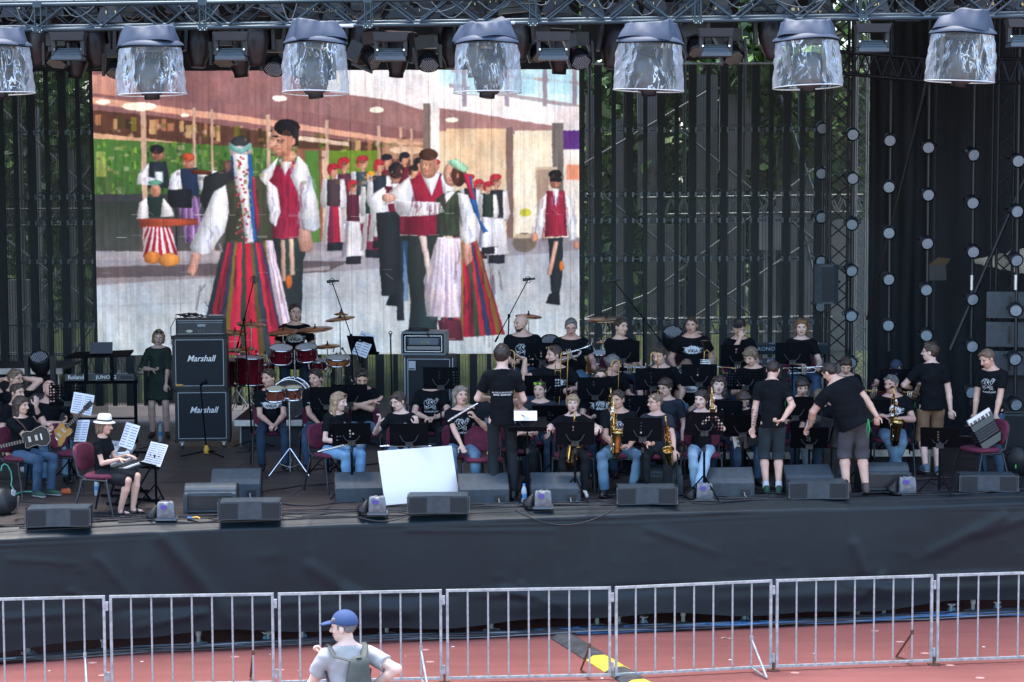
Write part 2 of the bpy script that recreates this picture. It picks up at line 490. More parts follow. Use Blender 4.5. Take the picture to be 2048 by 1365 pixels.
for i in range(7):
 a,b = barpts[i].copy(),barpts[i + 1].copy(); d = (b - a); L = d.length; ez = 0.0
 u = d.normalized(); gap = 0.035
 root = thing('crowd_barrier','galvanised steel crowd barrier ' + barlab[i],'barrier',(a.x,a.y,0),math.degrees(math.atan2(d.y,d.x)),'crowd barriers in front of the stage')
 H0,H1 = 0.05,0.05 + BARH
 xa,xb = gap,L - gap
 mb = MB(); mb.box(((xa + xb)/2,0,H1),(xb - xa + 0.026,0.026,0.026)); mb.build('top_rail',M_galv,root)
 mb = MB(); mb.box(((xa + xb)/2,0,H0),(xb - xa + 0.026,0.026,0.026)); mb.build('bottom_rail',M_galv,root)
 for x in (xa,xb):
  mb = MB(); mb.box((x,0.001,(H0 + H1)/2),(0.027,0.027,H1 - H0 + 0.02)); mb.build('post',M_galv,root)
 if bar_mesh is None:
  mb = MB(); mb.tube([(0,0,H0),(0,0,H1 - .005)],0.0105,6); bar_mesh = mb.mesh('bar'); bar_mesh.materials.append(M_galv)
 for k in range(7):
  o = link('bar',bar_mesh,None,root,(xa + (xb - xa)*(k + 1)/8,0,0))
 xs = xa + (xb - xa)*7/8
 fwd = -1 if i in (2,4,0,6) else 1
 mb = MB(); mb.tube([(xs,0,0.36),(xs + 0.10*-fwd*0.6,0.34*fwd,0.02)],0.012,6); mb.tube([(xs,0,0.05),(xs + 0.1*-fwd*.6,0.34*fwd,0.02)],0.01,6)
 mb.box((xs,0,0.37),(0.03,0.034,0.05))
 mb.build('prop_leg',M_galv if fwd < 0 else M_rust,root)
 mb = MB(); mb.box((L - 0.005,0,H1 - 0.1),(0.03,0.035,0.09)); mb.box((L - 0.005,0,H0 + 0.09),(0.03,0.035,0.09)); mb.build('hook',M_galv,root)
 if i in (2,4,5):
  mb = MB(); mb.box((L,0,0.08),(0.022,0.03,0.16)); mb.box((L,0,0.006),(0.12,0.09,0.012)); mb.build('foot',M_rust,root)
M_rubber = mat('ramp_rubber',(0.045,0.047,0.05),0.75,0,0.35,9,0.4,60)
M_ryel = mat('ramp_yellow',(0.66,0.46,0.05),0.6,0,0.18,12)
ra = PZ(1126,1276,0); rb_ = PZ(1300,1384,0); rd = (rb_ - ra); RL = rd.length
root = thing('cable_ramp','black rubber cable ramp with yellow sections crossing the red track','cable ramp',(ra.x,ra.y,0),math.degrees(math.atan2(rd.y,rd.x)))
segs = 7; sl = 0.56
for k in range(segs):
 m = M_ryel if k in (2,4,6) else M_rubber
 if k*sl > RL + 1.5:break
 w = 0.15; mb = MB()
 prof = [(-w,0.0),(-w,.012),(-w*.45,0.055),(w*.45,0.055),(w,.012),(w,0)]
 x0,x1 = k*sl + 0.004,(k + 1)*sl - 0.004
 vv = [(x0,p[0],p[1]) for p in prof] + [(x1,p[0],p[1]) for p in prof]
 n = len(prof)
 mb.add(vv,[(i,i + 1,n + i + 1,n + i) for i in range(n - 1)] + [tuple(range(n)),tuple(range(n,2*n))[::-1]],0)
 if m is M_ryel:
  for f in range(len(mb.m)):mb.m[f] = 1 if f in (0,1,4) and False else 0
 mb.build('section',m,root)
mb = MB()
for i in range(110):
 x,y = random.uniform(-7,8),random.uniform(15.5,21.6); s_ = random.choice([0.006,0.008,0.012,0.02]); a = random.random()*3
 mb.box((x,y,0.003),(s_*1.6,s_,0.004),rot(0,0,math.degrees(a)))
o = stuff(mb.build('litter',M_white)); o['label'] = 'tiny white scraps scattered on the red track'; o['category'] = 'litter'
M_smudge = mat('chalk_smudge',(0.42,0.22,0.20),0.9)
mb = MB()
for px,py in ((185,1326),(205,1351),(850,1300),(860,1324),(1450,1276),(1750,1262),(1800,1284),(1850,1307),(1900,1331),(1960,1356),(1590,1346),(1455,1277),(560,1340),(470,1314)):
 p = PZ(px,py,0.004); mb.lathe([(0,0),(0.045,0),(0.046,0.0001)],10,tr(p.x,p.y,0.004) @ Matrix.Diagonal((1.1,0.9,1,1)))
structure(mb.build('track_marking',M_smudge))
# ================================================================ the LED wall and its picture
class Raster:
 """a tiny polygon painter used for flat print and for what the screen shows"""
 def __init__(s,x0,y0,x1,y1,k,bgc):
  s.x0,s.y0,s.k = x0,y0,k
  s.W,s.H = int((x1 - x0)*k),int((y1 - y0)*k)
  s.a = np.zeros((s.H,s.W,3),np.float32); s.a[:] = bgc
  s.rs = np.random.RandomState(11); s.shade = False
 def mask(s,pts):
  P = (np.array(pts,np.float32) - (s.x0,s.y0))*s.k
  xa,ya = np.floor(P.min(0)).astype(int) - 1; xb,yb = np.ceil(P.max(0)).astype(int) + 1
  xa,ya = max(0,xa),max(0,ya); xb,yb = min(s.W,xb),min(s.H,yb)
  if xa >= xb or ya >= yb:return None
  X,Y = np.meshgrid(np.arange(xa,xb) + .5,np.arange(ya,yb) + .5)
  c = np.zeros(X.shape,bool); n = len(P)
  for i in range(n):
   (ax,ay),(bx,by) = P[i],P[(i + 1) % n]
   if ay == by:continue
   t = ((ay > Y) != (by > Y)) & (X < (bx - ax)*(Y - ay)/(by - ay) + ax)
   c ^= t
  return (slice(ya,yb),slice(xa,xb)),c,X/s.k + s.x0,Y/s.k + s.y0
 def poly(s,pts,col,col2=None,ax=1,al=1.0,stripes=None,noise=0):
  r = s.mask(pts)
  if r is None:return
  sl,c,X,Y = r
  C = np.zeros(X.shape + (3,),np.float32); C[:] = col
  if col2 is not None:
   V = Y if ax == 1 else X; lo,hi = V[c].min() if c.any() else 0,V[c].max() if c.any() else 1
   t = np.clip((V - lo)/max(1e-3,hi - lo),0,1)[...,None]
   C = C*(1 - t) + np.array(col2,np.float32)*t
  if stripes is not None:      # (apex x, apex y, number per unit slope, colours)
   sx,sy,per,cols = stripes
   u = ((X - sx)/np.maximum(1,(Y - sy)))*per
   idx = np.floor(u).astype(int) % len(cols)
   C = np.array(cols,np.float32)[idx]
  if s.shade and c.any():
   big = c.sum() > 500*s.k; ac = c.any(1); xl = np.where(ac,c.argmax(1),0); xr = np.where(ac,c.shape[1] - 1 - c[:,::-1].argmax(1),1); ker = np.ones(9)/9
   xl = np.convolve(np.pad(xl,4,'edge'),ker,'valid'); xr = np.convolve(np.pad(xr,4,'edge'),ker,'valid')
   u = (np.arange(c.shape[1])[None] - xl[:,None])/np.maximum(1,(xr - xl))[:,None]; v = np.linspace(0,1,c.shape[0])[:,None]
   C = C*(1.10 - .33*np.clip(u*1.9 - 1.15,-1,1) ** 2 - (.16 if big else .08)*v)[...,None].astype(np.float32)
  if noise:C = C*(1 + noise*(s.rs.rand(*X.shape)[...,None] - .5))
  A = (c*al)[...,None]
  s.a[sl] = s.a[sl]*(1 - A) + C*A
 def ell(s,cx,cy,rx,ry,col,a=0,**k):
  t = np.linspace(0,2*math.pi,20)[:-1]; ca,sa = math.cos(R(a)),math.sin(R(a))
  s.poly([(cx + rx*math.cos(q)*ca - ry*math.sin(q)*sa,cy + rx*math.cos(q)*sa + ry*math.sin(q)*ca) for q in t],col,**k)
 def rect(s,x0,y0,x1,y1,col,**k):
  s.poly([(x0,y0),(x1,y0),(x1,y1),(x0,y1)],col,**k)
 def line(s,x0,y0,x1,y1,w,col,**k):
  d = math.hypot(x1 - x0,y1 - y0); nx,ny = -(y1 - y0)/d*w/2,(x1 - x0)/d*w/2
  s.poly([(x0 + nx,y0 + ny),(x1 + nx,y1 + ny),(x1 - nx,y1 - ny),(x0 - nx,y0 - ny)],col,**k)
 def blur(s,n=1):
  for _ in range(n):
   for ax in (0,1):
    a = s.a; p = np.concatenate([np.take(a,[0],ax),a,np.take(a,[-1],ax)],ax)
    m = a.shape[ax]
    s.a = (np.take(p,range(0,m),ax) + 2*a + np.take(p,range(2,m + 2),ax))/4
 def image(s,name,alpha=None):
  im = bpy.data.images.new(name,s.W,s.H,alpha=alpha is not None)
  out = np.ones((s.H,s.W,4),np.float32); out[...,:3] = np.clip(s.a,0,1)
  if alpha is not None:out[...,3] = alpha
  im.pixels.foreach_set(out[::-1].ravel()); im.update(); im.pack()
  return im
def c8(h):
 h = h.lstrip('#'); return tuple(int(h[i:i + 2],16)/255 for i in (0,2,4))
def dance_picture():
 r = Raster(193,140,1158,708,1.3,c8('b9a296'))
 B = c8
 r.rect(190,140,1160,320,B('9a6c6c'),col2=B('84585a'))
 r.poly([(190,140),(620,140),(860,185),(1160,235),(1160,300),(880,270),(560,215),(190,190)],B('84595c'),col2=B('a8807e'),ax=0)
 r.poly([(193,148),(240,145),(240,190),(193,185)],B('c08a7c'))
 for (x0,y0,x1,y1,c) in ((700,140,1160,215,'f4eef2'),(690,150,860,195,'eee2e4')):r.poly([(x0,y0),(x1,y0),(x1,y1 + 30),(x0,y1 - 25)],B(c))
 r.poly([(625,140),(760,140),(870,172),(1160,218),(1160,262),(930,224),(640,180)],B('f3e9ec'))
 r.poly([(880,140),(1158,140),(1158,222),(880,172)],B('bfe0ee'),col2=B('d9ecf2'),ax=1)
 r.poly([(905,140),(1158,166),(1158,172),(905,146)],B('b9a9ae')); r.poly([(900,168),(1158,212),(1158,219),(900,176)],B('a99aa0'))
 for x in (925,1010,1085,1144):r.rect(x,140,x + 9,214,B('9a8fa0'))
 for x in (940,1030,1098):r.rect(x,150,x + 40,190,B('a8d4ea'),al=.7)
 r.rect(1110,215,1160,300,B('e6dade'))
 r.poly([(880,262),(1160,275),(1160,520),(880,500)],B('d9bfa2'),col2=B('e8dccb'),ax=0)
 r.rect(893,258,1012,470,B('d8b898'),col2=B('e0cbb3')); r.rect(1012,255,1026,480,B('7c6460'))
 r.rect(1030,262,1112,470,B('ead9c4'),col2=B('f0e6d8')); r.rect(1104,248,1126,460,B('6f6664'))
 r.rect(1126,262,1160,300,B('5b2f7c')); r.rect(1070,335,1112,360,B('c8b4a0')); r.rect(1126,300,1160,480,B('efe3dc'))
 r.rect(1132,330,1160,360,B('e89a7c')); r.rect(1072,340,1098,440,B('a88f80'))
 r.poly([(193,218),(300,228),(540,262),(870,300),(870,345),(193,262)],B('5a3a30'))
 for i,x in enumerate(range(196,870,12)):
  if random.random() < .62:r.rect(x,222 + (x - 193)*.10 + random.uniform(0,10),x + random.uniform(6,13),250 + (x - 193)*.10 + random.uniform(-6,8),B(random.choice(['8a7a2c','4a4420','c9a070','39301f','b07a58','6c6428'])),al=.85)
 r.poly([(193,262),(870,345),(870,352),(193,275)],B('d7a888'))
 r.poly([(193,192),(540,238),(880,290),(880,300),(540,250),(193,206)],B('e0a58e'))
 r.poly([(193,274),(640,300),(860,352),(860,500),(193,450)],B('4c7436'),col2=B('2f4a28'))
 for i in range(260):
  x = r.rs.uniform(194,850); y = r.rs.uniform(270,470); r.rect(x,y,x + r.rs.uniform(2,12),y + r.rs.uniform(10,80),B(['1c2a1a','a8b088','31451f','6f5a48','c9b8a4','567a3a'][r.rs.randint(6)]),al=.22)
 for i in range(160):
  x = r.rs.uniform(195,660); y = r.rs.uniform(280,400); r.rect(x,y,x + r.rs.uniform(2,7),y + r.rs.uniform(3,14),B(['7fa832','2c5f14','9bbf4a','1d4412','5e9226'][r.rs.randint(5)]),al=.55)
 r.rect(193,385,640,520,B('34363a'),col2=B('56504e')); r.rect(196,300,216,350,B('c7c06a'),al=.5)
 r.poly([(193,400),(280,400),(280,520),(193,520)],B('2d3530'),col2=B('4c4a48'))
 r.rect(648,300,790,480,B('6f8f2a'),col2=B('5c4a3a'))
 r.rect(757,290,868,430,B('70483c'),col2=B('4a3430')); r.ell(815,300,34,8,B('ffe6cc')); r.rect(765,278,862,318,B('caa084'),al=.6)
 for x,w in ((287,11),(390,6),(425,5),(536,8),(653,7),(755,7),(800,5),(822,5)):
  r.rect(x,205 + max(0,(x - 300)*.1),x + w,505,B('caa38e'),col2=B('b0948a'))
 r.rect(595,296,650,500,B('8d5c48')); r.rect(612,300,640,500,B('54803a')); r.rect(646,300,660,500,B('d9b8a2'))
 r.poly([(540,262),(700,284),(700,292),(540,272)],B('e2c3ae'))
 for x,y,w,h in ((285,211,34,9),(213,202,15,5),(563,196,15,6),(755,220,14,6),(905,240,13,5),(375,228,9,4)):r.ell(x,y,w,h,B('fff6e2'))
 r.rect(862,205,880,470,B('efe6e6'),col2=B('d6cbc8')); r.rect(848,208,862,470,B('7d6a66'))
 r.poly([(193,500),(660,495),(660,560),(193,600)],B('6a5d62'))
 r.poly([(193,497),(360,505),(660,480),(1160,475),(1160,710),(193,710)],B('8c8490'),col2=B('b4bcc6'))
 r.poly([(193,500),(600,497),(700,505),(640,520),(193,516)],B('a29aa2')); r.poly([(193,530),(560,520),(700,520),(640,548),(193,558)],B('5d5258'))
 r.poly([(193,560),(700,540),(1160,500),(1160,700),(193,710)],B('a3a4b0'),col2=B('b9c6d0'))
 r.poly([(193,552),(420,548),(660,530),(660,538),(193,566)],B('8f858c')); r.poly([(193,606),(420,600),(700,590),(700,593),(193,612)],B('9aa0ac'),al=.5)
 for i in range(900):
  x = r.rs.uniform(193,1158); y = r.rs.uniform(560,706); r.rect(x,y,x + r.rs.uniform(6,30),y + 1.6,B(['c3cdd6','99a1ad','c9b9c6','a8b8c2','cfd8de'][r.rs.randint(5)]),al=.28)
 r.ell(1048,485,24,20,B('6b6058')); r.rect(1030,468,1066,476,B('b8a894')); r.ell(1050,425,12,8,B('c9c040'))
 r.shade = True
 SK,W1,RD,DK = B('c98f78'),B('eceaf2'),B('a3233f'),B('23222a')
 def far(x,y,h,hc,vest,skirt,arms=W1,stripes=None,faceup=True):
  k = h/200.0
  r.ell(x,y + 12*k,10*k,13*k,SK); r.ell(x,y + 2*k,11.5*k,7*k,hc); r.ell(x - 9*k,y + 9*k,4*k,11*k,hc); r.rect(x - 4*k,y + 22*k,x + 4*k,y + 32*k,SK)
  r.poly([(x - 24*k,y + 30*k),(x + 24*k,y + 30*k),(x + 30*k,y + 80*k),(x + 24*k,y + 96*k),(x - 24*k,y + 96*k),(x - 30*k,y + 80*k)],arms)
  r.poly([(x - 14*k,y + 30*k),(x + 14*k,y + 30*k),(x + 15*k,y + 92*k),(x - 15*k,y + 92*k)],vest)
  r.poly([(x - 16*k,y + 90*k),(x + 16*k,y + 90*k),(x + 27*k,y + 172*k),(x - 27*k,y + 172*k)],skirt,stripes=stripes)
  r.rect(x - 16*k,y + 170*k,x + 18*k,y + 188*k,DK)
 rs1 = [c8('a82240'),c8('d9cdd6'),c8('a82240'),c8('e6e0ea'),c8('7a2a4a')]
 rs2 = [c8('d6d2e2'),c8('e9e9f2'),c8('b9b0cc'),c8('eef0f8')]
 far(690,318,190,B('b82a3a'),B('5a2f3f'),W1,stripes=(690,300,14,rs2)); far(727,314,190,B('b42c3c'),B('3d4a5a'),RD,stripes=(727,300,14,rs1))
 far(706,362,175,B('b02a38'),B('5c2438'),W1,stripes=(706,330,14,rs2)); far(745,345,180,B('d8962e'),B('2e4f3c'),RD,stripes=(745,320,14,rs1))
 far(775,312,180,DK,B('7a1f34'),DK); far(810,308,170,DK,B('6a2034'),DK); far(840,318,170,DK,RD,DK)
 far(958,362,165,B('b63040'),B('2d2c36'),W1,stripes=(958,330,14,rs2)); far(992,352,185,B('b52c3c'),B('2b2e34'),W1,stripes=(992,320,14,rs2))
 for fx,fy,fh,hc_,vs_ in ((668,330,180,'b22a3c','4a3a44'),(760,322,185,'c0303e','2e3440'),(828,334,160,'2a2226','6a2034'),(872,322,165,'b02c3a','5a2432'),(940,352,160,'b22a3a','3a3036'),(975,366,150,'ac2a3a','2c3a34')):far(fx,fy,fh,B(hc_),B(vs_),W1,stripes=(fx,fy - 40,14,rs2 if fx % 2 else rs1))
 r.ell(320,304,13,15,B('a5705c')); r.ell(318,296,14,9,DK); r.poly([(300,322),(335,320),(345,372),(300,374)],B('262f38')); r.poly([(303,322),(280,345),(277,366),(320,368),(322,355),(300,350)],W1)
 r.rect(313,340,330,362,B('d8dce4')); r.ell(381,321,12,15,SK); r.ell(380,312,13,8,B('c0502e')); r.poly([(362,335),(398,332),(402,375),(398,392),(366,380)],B('243250'))
 r.poly([(364,334),(346,345),(338,376),(368,378)],W1); r.poly([(398,340),(436,338),(438,350),(416,380),(400,376)],W1); r.poly([(384,335),(428,340),(424,347),(386,345)],B('5a2a1c'))
 r.poly([(354,392),(402,392),(406,480),(372,484)],B('8a6a9a'),stripes=(380,300,30,[c8('8a5f92'),c8('b28fc0'),c8('6f4f86')]))
 r.rect(338,376,386,412,B('1d1e26')); r.rect(352,410,356,500,B('28242c')); r.poly([(412,350),(470,330),(472,395),(420,430),(402,400)],B('2b2c30')); r.ell(458,330,9,12,B('6a4a44'))
 r.ell(313,378,11,14,SK); r.ell(313,362,14,5,B('5d9a80')); r.poly([(295,392),(330,390),(336,428),(292,430)],B('22322e')); r.poly([(296,390),(280,402),(275,435),(300,434)],W1); r.poly([(328,392),(346,412),(350,430),(322,430)],W1)
 r.poly([(278,434),(396,434),(398,446),(282,452)],B('a84a34')); r.poly([(292,450),(344,450),(356,505),(286,510)],RD,stripes=(318,400,14,[c8('a52238'),c8('efdfe6')]))
 r.ell(305,512,17,13,B('c87a3c')); r.ell(338,516,22,14,B('d08a44'))
 def man(x,y,k,vest,face=SK,glasses=False,look=0):
  r.poly([(x - 22*k,y + 196*k),(x + 22*k,y + 196*k),(x + 20*k,y + 300*k),(x + 8*k,y + 372*k),(x - 12*k,y + 372*k),(x - 16*k,y + 300*k)],B('22282c'))
  r.poly([(x - 20*k,y + 360*k),(x + 10*k,y + 352*k),(x + 12*k,y + 392*k),(x - 30*k,y + 388*k)],B('17181c'))
  r.poly([(x - 20*k,y + 60*k),(x - 46*k,y + 80*k),(x - 60*k,y + 160*k),(x - 66*k,y + 196*k),(x - 44*k,y + 200*k),(x - 28*k,y + 140*k)],W1)
  r.poly([(x + 20*k,y + 60*k),(x + 44*k,y + 78*k),(x + 58*k,y + 150*k),(x + 62*k,y + 200*k),(x + 40*k,y + 204*k),(x + 28*k,y + 140*k)],B('e6e6f0'))
  r.poly([(x - 26*k,y + 58*k),(x + 26*k,y + 56*k),(x + 34*k,y + 190*k),(x - 32*k,y + 192*k)],vest)
  r.poly([(x - 12*k,y + 50*k),(x + 12*k,y + 50*k),(x + 2*k,y + 106*k)],W1)
  r.ell(x,y + 26*k,17*k,23*k,face); r.ell(x + look,y + 9*k,20*k,13*k,B('1c1a1e'));
  if glasses:r.rect(x - 12*k,y + 20*k,x + 14*k,y + 30*k,B('15151c'))
 man(1110,343,.68,B('9c2440'),glasses=True); r.line(1112,482,1098,550,9,B('d9a89a')); r.ell(1122,532,5,10,B('c8702c')); r.ell(1068,474,7,9,SK); r.ell(1152,490,6,9,SK)
 man(792,330,.72,B('7c1f38')); r.ell(793,340,15,16,DK)
 r.poly([(770,372),(738,392),(742,440),(770,470),(782,440)],W1); r.poly([(752,425),(800,420),(800,590),(762,590)],B('23262c'))
 r.poly([(806,470),(880,470),(876,620),(868,690),(812,700),(820,600)],B('2a3030')); r.poly([(835,600),(870,600),(872,660),(828,660)],B('27383a'))
 r.poly([(800,370),(850,345),(900,360),(905,400),(885,470),(806,468),(815,400)],RD,col2=B('8a1c38'))
 r.poly([(842,345),(882,345),(864,392)],W1); r.poly([(820,352),(780,380),(770,408),(830,400)],W1); r.poly([(882,352),(908,372),(905,420),(890,410)],W1)
 r.ell(858,330,18,26,B('d09a80')); r.ell(858,309,19,12,B('4a3026'));
 r.poly([(905,470),(950,468),(985,590),(1008,668),(900,676),(880,640)],RD,stripes=(925,380,26,[c8('b02238'),c8('7c1c34'),c8('3a4a34'),c8('b52a3c'),c8('2a3a5c'),c8('a82034'),c8('8a6a30')]))
 r.poly([(874,474),(922,474),(920,636),(850,632),(846,560)],B('ded0e2'),stripes=(895,330,44,[c8('e6dcec'),c8('d9c6da'),c8('f2ecf4'),c8('cdbcd2')]))
 r.poly([(874,640),(920,640),(925,680),(880,680)],B('5a2434'))
 r.poly([(872,398),(895,382),(920,380),(925,470),(872,472)],B('3d4638')); r.poly([(890,384),(914,380),(890,408)],W1)
 r.poly([(786,396),(808,400),(880,404),(890,424),(860,430),(800,432),(790,420)],W1); r.ell(778,394,14,9,B('dba898'))
 r.poly([(915,385),(935,388),(950,430),(952,480),(930,492),(918,470),(920,420)],B('f1eff6')); r.poly([(924,488),(942,486),(944,520),(932,532),(925,516)],B('dca598'))
 r.ell(903,348,16,24,B('d8a088')); r.ell(918,350,15,22,B('42281e')); r.poly([(894,322),(912,317),(938,335),(930,346),(906,335)],B('9fd0b4')); r.poly([(930,345),(942,352),(960,440),(975,462),(966,466),(940,400)],B('2c63b0')); r.poly([(926,345),(938,348),(950,400),(940,395)],B('b02a48'))
 r.poly([(838,470),(852,470),(862,540),(854,570),(848,520)],B('d8c4c4')); r.rect(792,560,806,640,B('26282e')); r.rect(803,480,815,600,B('2b5a9a'),al=.5)
 r.poly([(545,470),(620,468),(606,520),(600,640),(560,660),(545,560)],B('2a3134')); r.poly([(556,470),(600,470),(590,560),(560,560)],B('323b3a'))
 r.line(566,476,566,560,9,B('caa494')); r.line(582,474,584,548,10,B('d8b6a2')); r.ell(577,560,7,14,B('c0642a'))
 r.poly([(535,345),(575,318),(612,330),(625,400),(606,475),(545,474),(545,400)],B('9a1f42'),col2=B('a52848'))
 r.poly([(560,318),(596,306),(572,350)],W1)
 r.poly([(598,310),(618,330),(636,400),(642,452),(630,462),(600,455),(600,420),(596,380),(582,350)],B('f0f0f8'),col2=B('dedfee'))
 r.poly([(598,455),(622,458),(628,490),(618,502),(600,500),(596,476)],B('d09c8c'))
 r.poly([(520,348),(560,312),(548,350),(530,372)],W1)
 r.ell(566,280,24,32,B('d59e86')); r.ell(546,286,6,8,B('d59e86')); r.ell(577,254,25,17,B('1d1a20')); r.rect(588,252,600,290,B('2a2428')); r.rect(566,300,592,322,B('cc937c')); r.ell(589,282,5,8,B('c98a74'))
 r.rect(548,270,560,274,B('33262a'))
 stripes_l = [c8('b5223a'),c8('b5223a'),c8('5a4a2c'),c8('2f3f4c'),c8('c02a44'),c8('8a2038'),c8('3c3a5c'),c8('7c6a2c'),c8('b52440'),c8('c8304a'),c8('2c4438')]
 r.poly([(446,482),(540,480),(560,560),(590,690),(592,708),(392,708),(408,640)],RD,stripes=(490,330,30,stripes_l))
 r.poly([(530,472),(546,480),(590,690),(566,690),(540,560)],B('d8c2da'),stripes=(520,400,60,[c8('e6d6e6'),c8('b79ac4'),c8('f0e6f0')]))
 r.poly([(445,372),(478,350),(520,352),(548,390),(545,478),(450,482),(456,430)],B('4a4a3a'))
 r.poly([(454,366),(430,380),(404,440),(380,490),(388,506),(418,508),(450,460),(460,420)],B('f3f1f8'),col2=B('e4e2ee')); r.poly([(384,500),(404,506),(392,540),(386,552),(374,540)],B('d8a294'))
 r.poly([(534,356),(556,372),(562,420),(552,452),(540,440),(536,400)],B('eceaf4'))
 r.ell(484,292,21,22,B('3a3a42')); r.poly([(460,290),(506,290),(504,312),(464,312)],B('cbb6bc')); r.poly([(462,282),(484,296),(506,282),(508,296),(484,306),(460,296)],B('7fb4ae'))
 r.poly([(464,310),(478,306),(482,350),(470,356)],B('2c4f9a')); r.poly([(494,306),(506,308),(512,400),(516,480),(500,482),(498,400)],B('2b5a9c')); r.poly([(506,350),(512,352),(520,440),(516,472),(510,430)],B('b02c4c'))
 r.poly([(468,306),(498,306),(500,400),(508,482),(490,484),(484,400),(474,376)],B('efe9ee'))
 for i in range(46):r.ell(r.rs.uniform(472,504),312 + i*3.7,3.0,2.4,B(['c83a50','d04a58','8aa87a','c8566a'][i % 4]))
 r.shade = False
 def face(x,y,w,h,dr,dark='7d4a3c'):
  D = B(dark); r.ell(x - dr*w*.45,y + h*.1,w*.55,h*.9,D,al=.38); r.ell(x - dr*w*.8,y + h*.05,w*.18,h*.26,B('b97f6c'),al=.9)
  r.line(x + dr*w*.05,y - h*.26,x + dr*w*.55,y - h*.28,h*.06,B('4c302a'),al=.6); r.ell(x + dr*w*.34,y - h*.08,w*.14,h*.055,B('35221f'),al=.75)
  r.ell(x - dr*w*.15,y - h*.08,w*.13,h*.06,B('3d2823'),al=.6); r.line(x + dr*w*.5,y - h*.1,x + dr*w*.72,y + h*.2,w*.14,B('e8b8a0'),al=.8); r.ell(x + dr*w*.5,y + h*.27,w*.2,h*.06,D,al=.6)
  r.ell(x + dr*w*.32,y + h*.48,w*.3,h*.07,B('a8524c'),al=.9); r.ell(x + dr*w*.15,y + h*.86,w*.6,h*.16,D,al=.45)
 face(566,282,22,30,-1); face(858,331,16,24,-1); face(905,350,13,21,-1); face(1110,361,11,15,1); face(793,342,13,15,-1); face(320,306,11,13,1); face(381,323,10,12,1); face(313,380,9,11,1)
 for fx,fy in ((690,329),(727,325),(706,373),(745,356),(958,373),(992,363)):r.ell(fx - 2,fy,5,7,B('8a5546'),al=.5); r.line(fx - 5,fy - 1,fx + 5,fy - 1,2.4,B('3a2622'),al=.7)
 r.rect(1100,356,1122,364,B('17161c'))
 for hx_,hy_,n_ in ((612,488,4),(386,536,4),(932,515,4),(778,396,3)):
  for q in range(n_):r.line(hx_ - 9 + q*5,hy_ - 8,hx_ - 10 + q*5.4,hy_ + 12,1.6,B('96604f'),al=.6)
 V_ = B('9d9cc0')
 for (x0,y0,x1,y1,n_,w_) in ((404,400,440,500,7,5),(600,340,632,450,8,5),(540,380,556,440,4,4),(922,400,946,486,6,5),(796,402,880,428,6,4),(560,320,590,345,3,3),(1064,400,1078,470,4,4),(1142,400,1156,480,4,4),(288,330,300,364,3,3),(350,342,364,374,3,3),(1100,388,1116,410,3,3)):
  for q in range(n_):
   xa,ya = r.rs.uniform(x0,x1),r.rs.uniform(y0,y1 - 12); r.line(xa,ya,xa + r.rs.uniform(-10,10),ya + r.rs.uniform(10,30),w_*r.rs.uniform(.5,1.2),V_,al=.5)
 for (x0,y0,x1,y1,c) in ((548,345,606,470,'5e0f28'),(820,380,890,468,'56102a'),(1084,392,1134,470,'5e1230'),(456,370,540,476,'25261e'),(878,396,922,470,'1e251f'),(400,500,590,700,'1c1420'),(905,480,1000,668,'2a1020'),(852,480,918,634,'9a86ac')):
  for q in range(34):
   xa,ya = r.rs.uniform(x0,x1),r.rs.uniform(y0,y1 - 14); r.line(xa,ya,xa + (xa - (x0 + x1)/2)*.10,ya + r.rs.uniform(14,60 if y1 - y0 > 150 else 26),r.rs.uniform(1.2,4),B(c),al=.33)
 for q in range(150):   # reflections and clutter behind the glass
  xa = r.rs.uniform(196,850); ya = r.rs.uniform(232,340) + (xa - 193)*.06; r.rect(xa,ya,xa + r.rs.uniform(2,14),ya + r.rs.uniform(2,10),B(['e8c8a0','2a1c18','8a6a40','c08a68','4c5a24','f0dcc0'][r.rs.randint(6)]),al=.35)
 def nz(w,h):
  g = r.rs.rand(int(h) + 2,int(w) + 2).astype(np.float32); yy = np.linspace(0,h,r.H,endpoint=False); xx = np.linspace(0,w,r.W,endpoint=False); yi,xi = yy.astype(int),xx.astype(int); fy,fx = (yy - yi)[:,None],(xx - xi)[None]
  fy,fx = fy*fy*(3 - 2*fy),fx*fx*(3 - 2*fx)
  return (g[yi][:,xi]*(1 - fx) + g[yi][:,xi + 1]*fx)*(1 - fy) + (g[yi + 1][:,xi]*(1 - fx) + g[yi + 1][:,xi + 1]*fx)*fy
 dx = (nz(60,34) - .5)*2.4 + (nz(200,120) - .5)*1.2; dy = (nz(60,34) - .5)*2 + (nz(200,120) - .5)*1.2
 yy,xx = np.mgrid[0:r.H,0:r.W]; r.a = r.a[np.clip((yy + dy).astype(int),0,r.H - 1),np.clip((xx + dx).astype(int),0,r.W - 1)]
 sh = 1 + (nz(24,14) - .5)*.14 + (nz(150,30) - .5)*.13 + (nz(330,190) - .5)*.10
 r.a = r.a*sh[...,None].astype(np.float32); tint = (nz(40,24) - .5)*.05; r.a[...,0] *= 1 + tint; r.a[...,2] *= 1 - tint
 r.a *= (0.94 + 0.12*r.rs.rand(r.H,r.W,1)).astype(np.float32); r.a = (r.a - .45)*1.12 + .5; r.a *= 1 + (nz(420,1)[:1] - .5)[...,None]*.12
 r.blur(3)
 X = np.arange(r.W)/r.k + r.x0
 seam = np.where(((X - 203) % 31.2) < 1.0,0.86,1.0)
 r.a *= seam[None,:,None]
 r.a *= (1 - 0.05*(np.arange(r.W) % 2))[None,:,None]; r.a *= (1 - 0.05*(np.arange(r.H) % 2))[:,None,None]
 for i in range(26):
  x = r.rs.uniform(200,1150); y = r.rs.uniform(200,690); r.line(x,y,x + 16,y + 13,1.0,(0.8,0.78,0.8),al=.5)
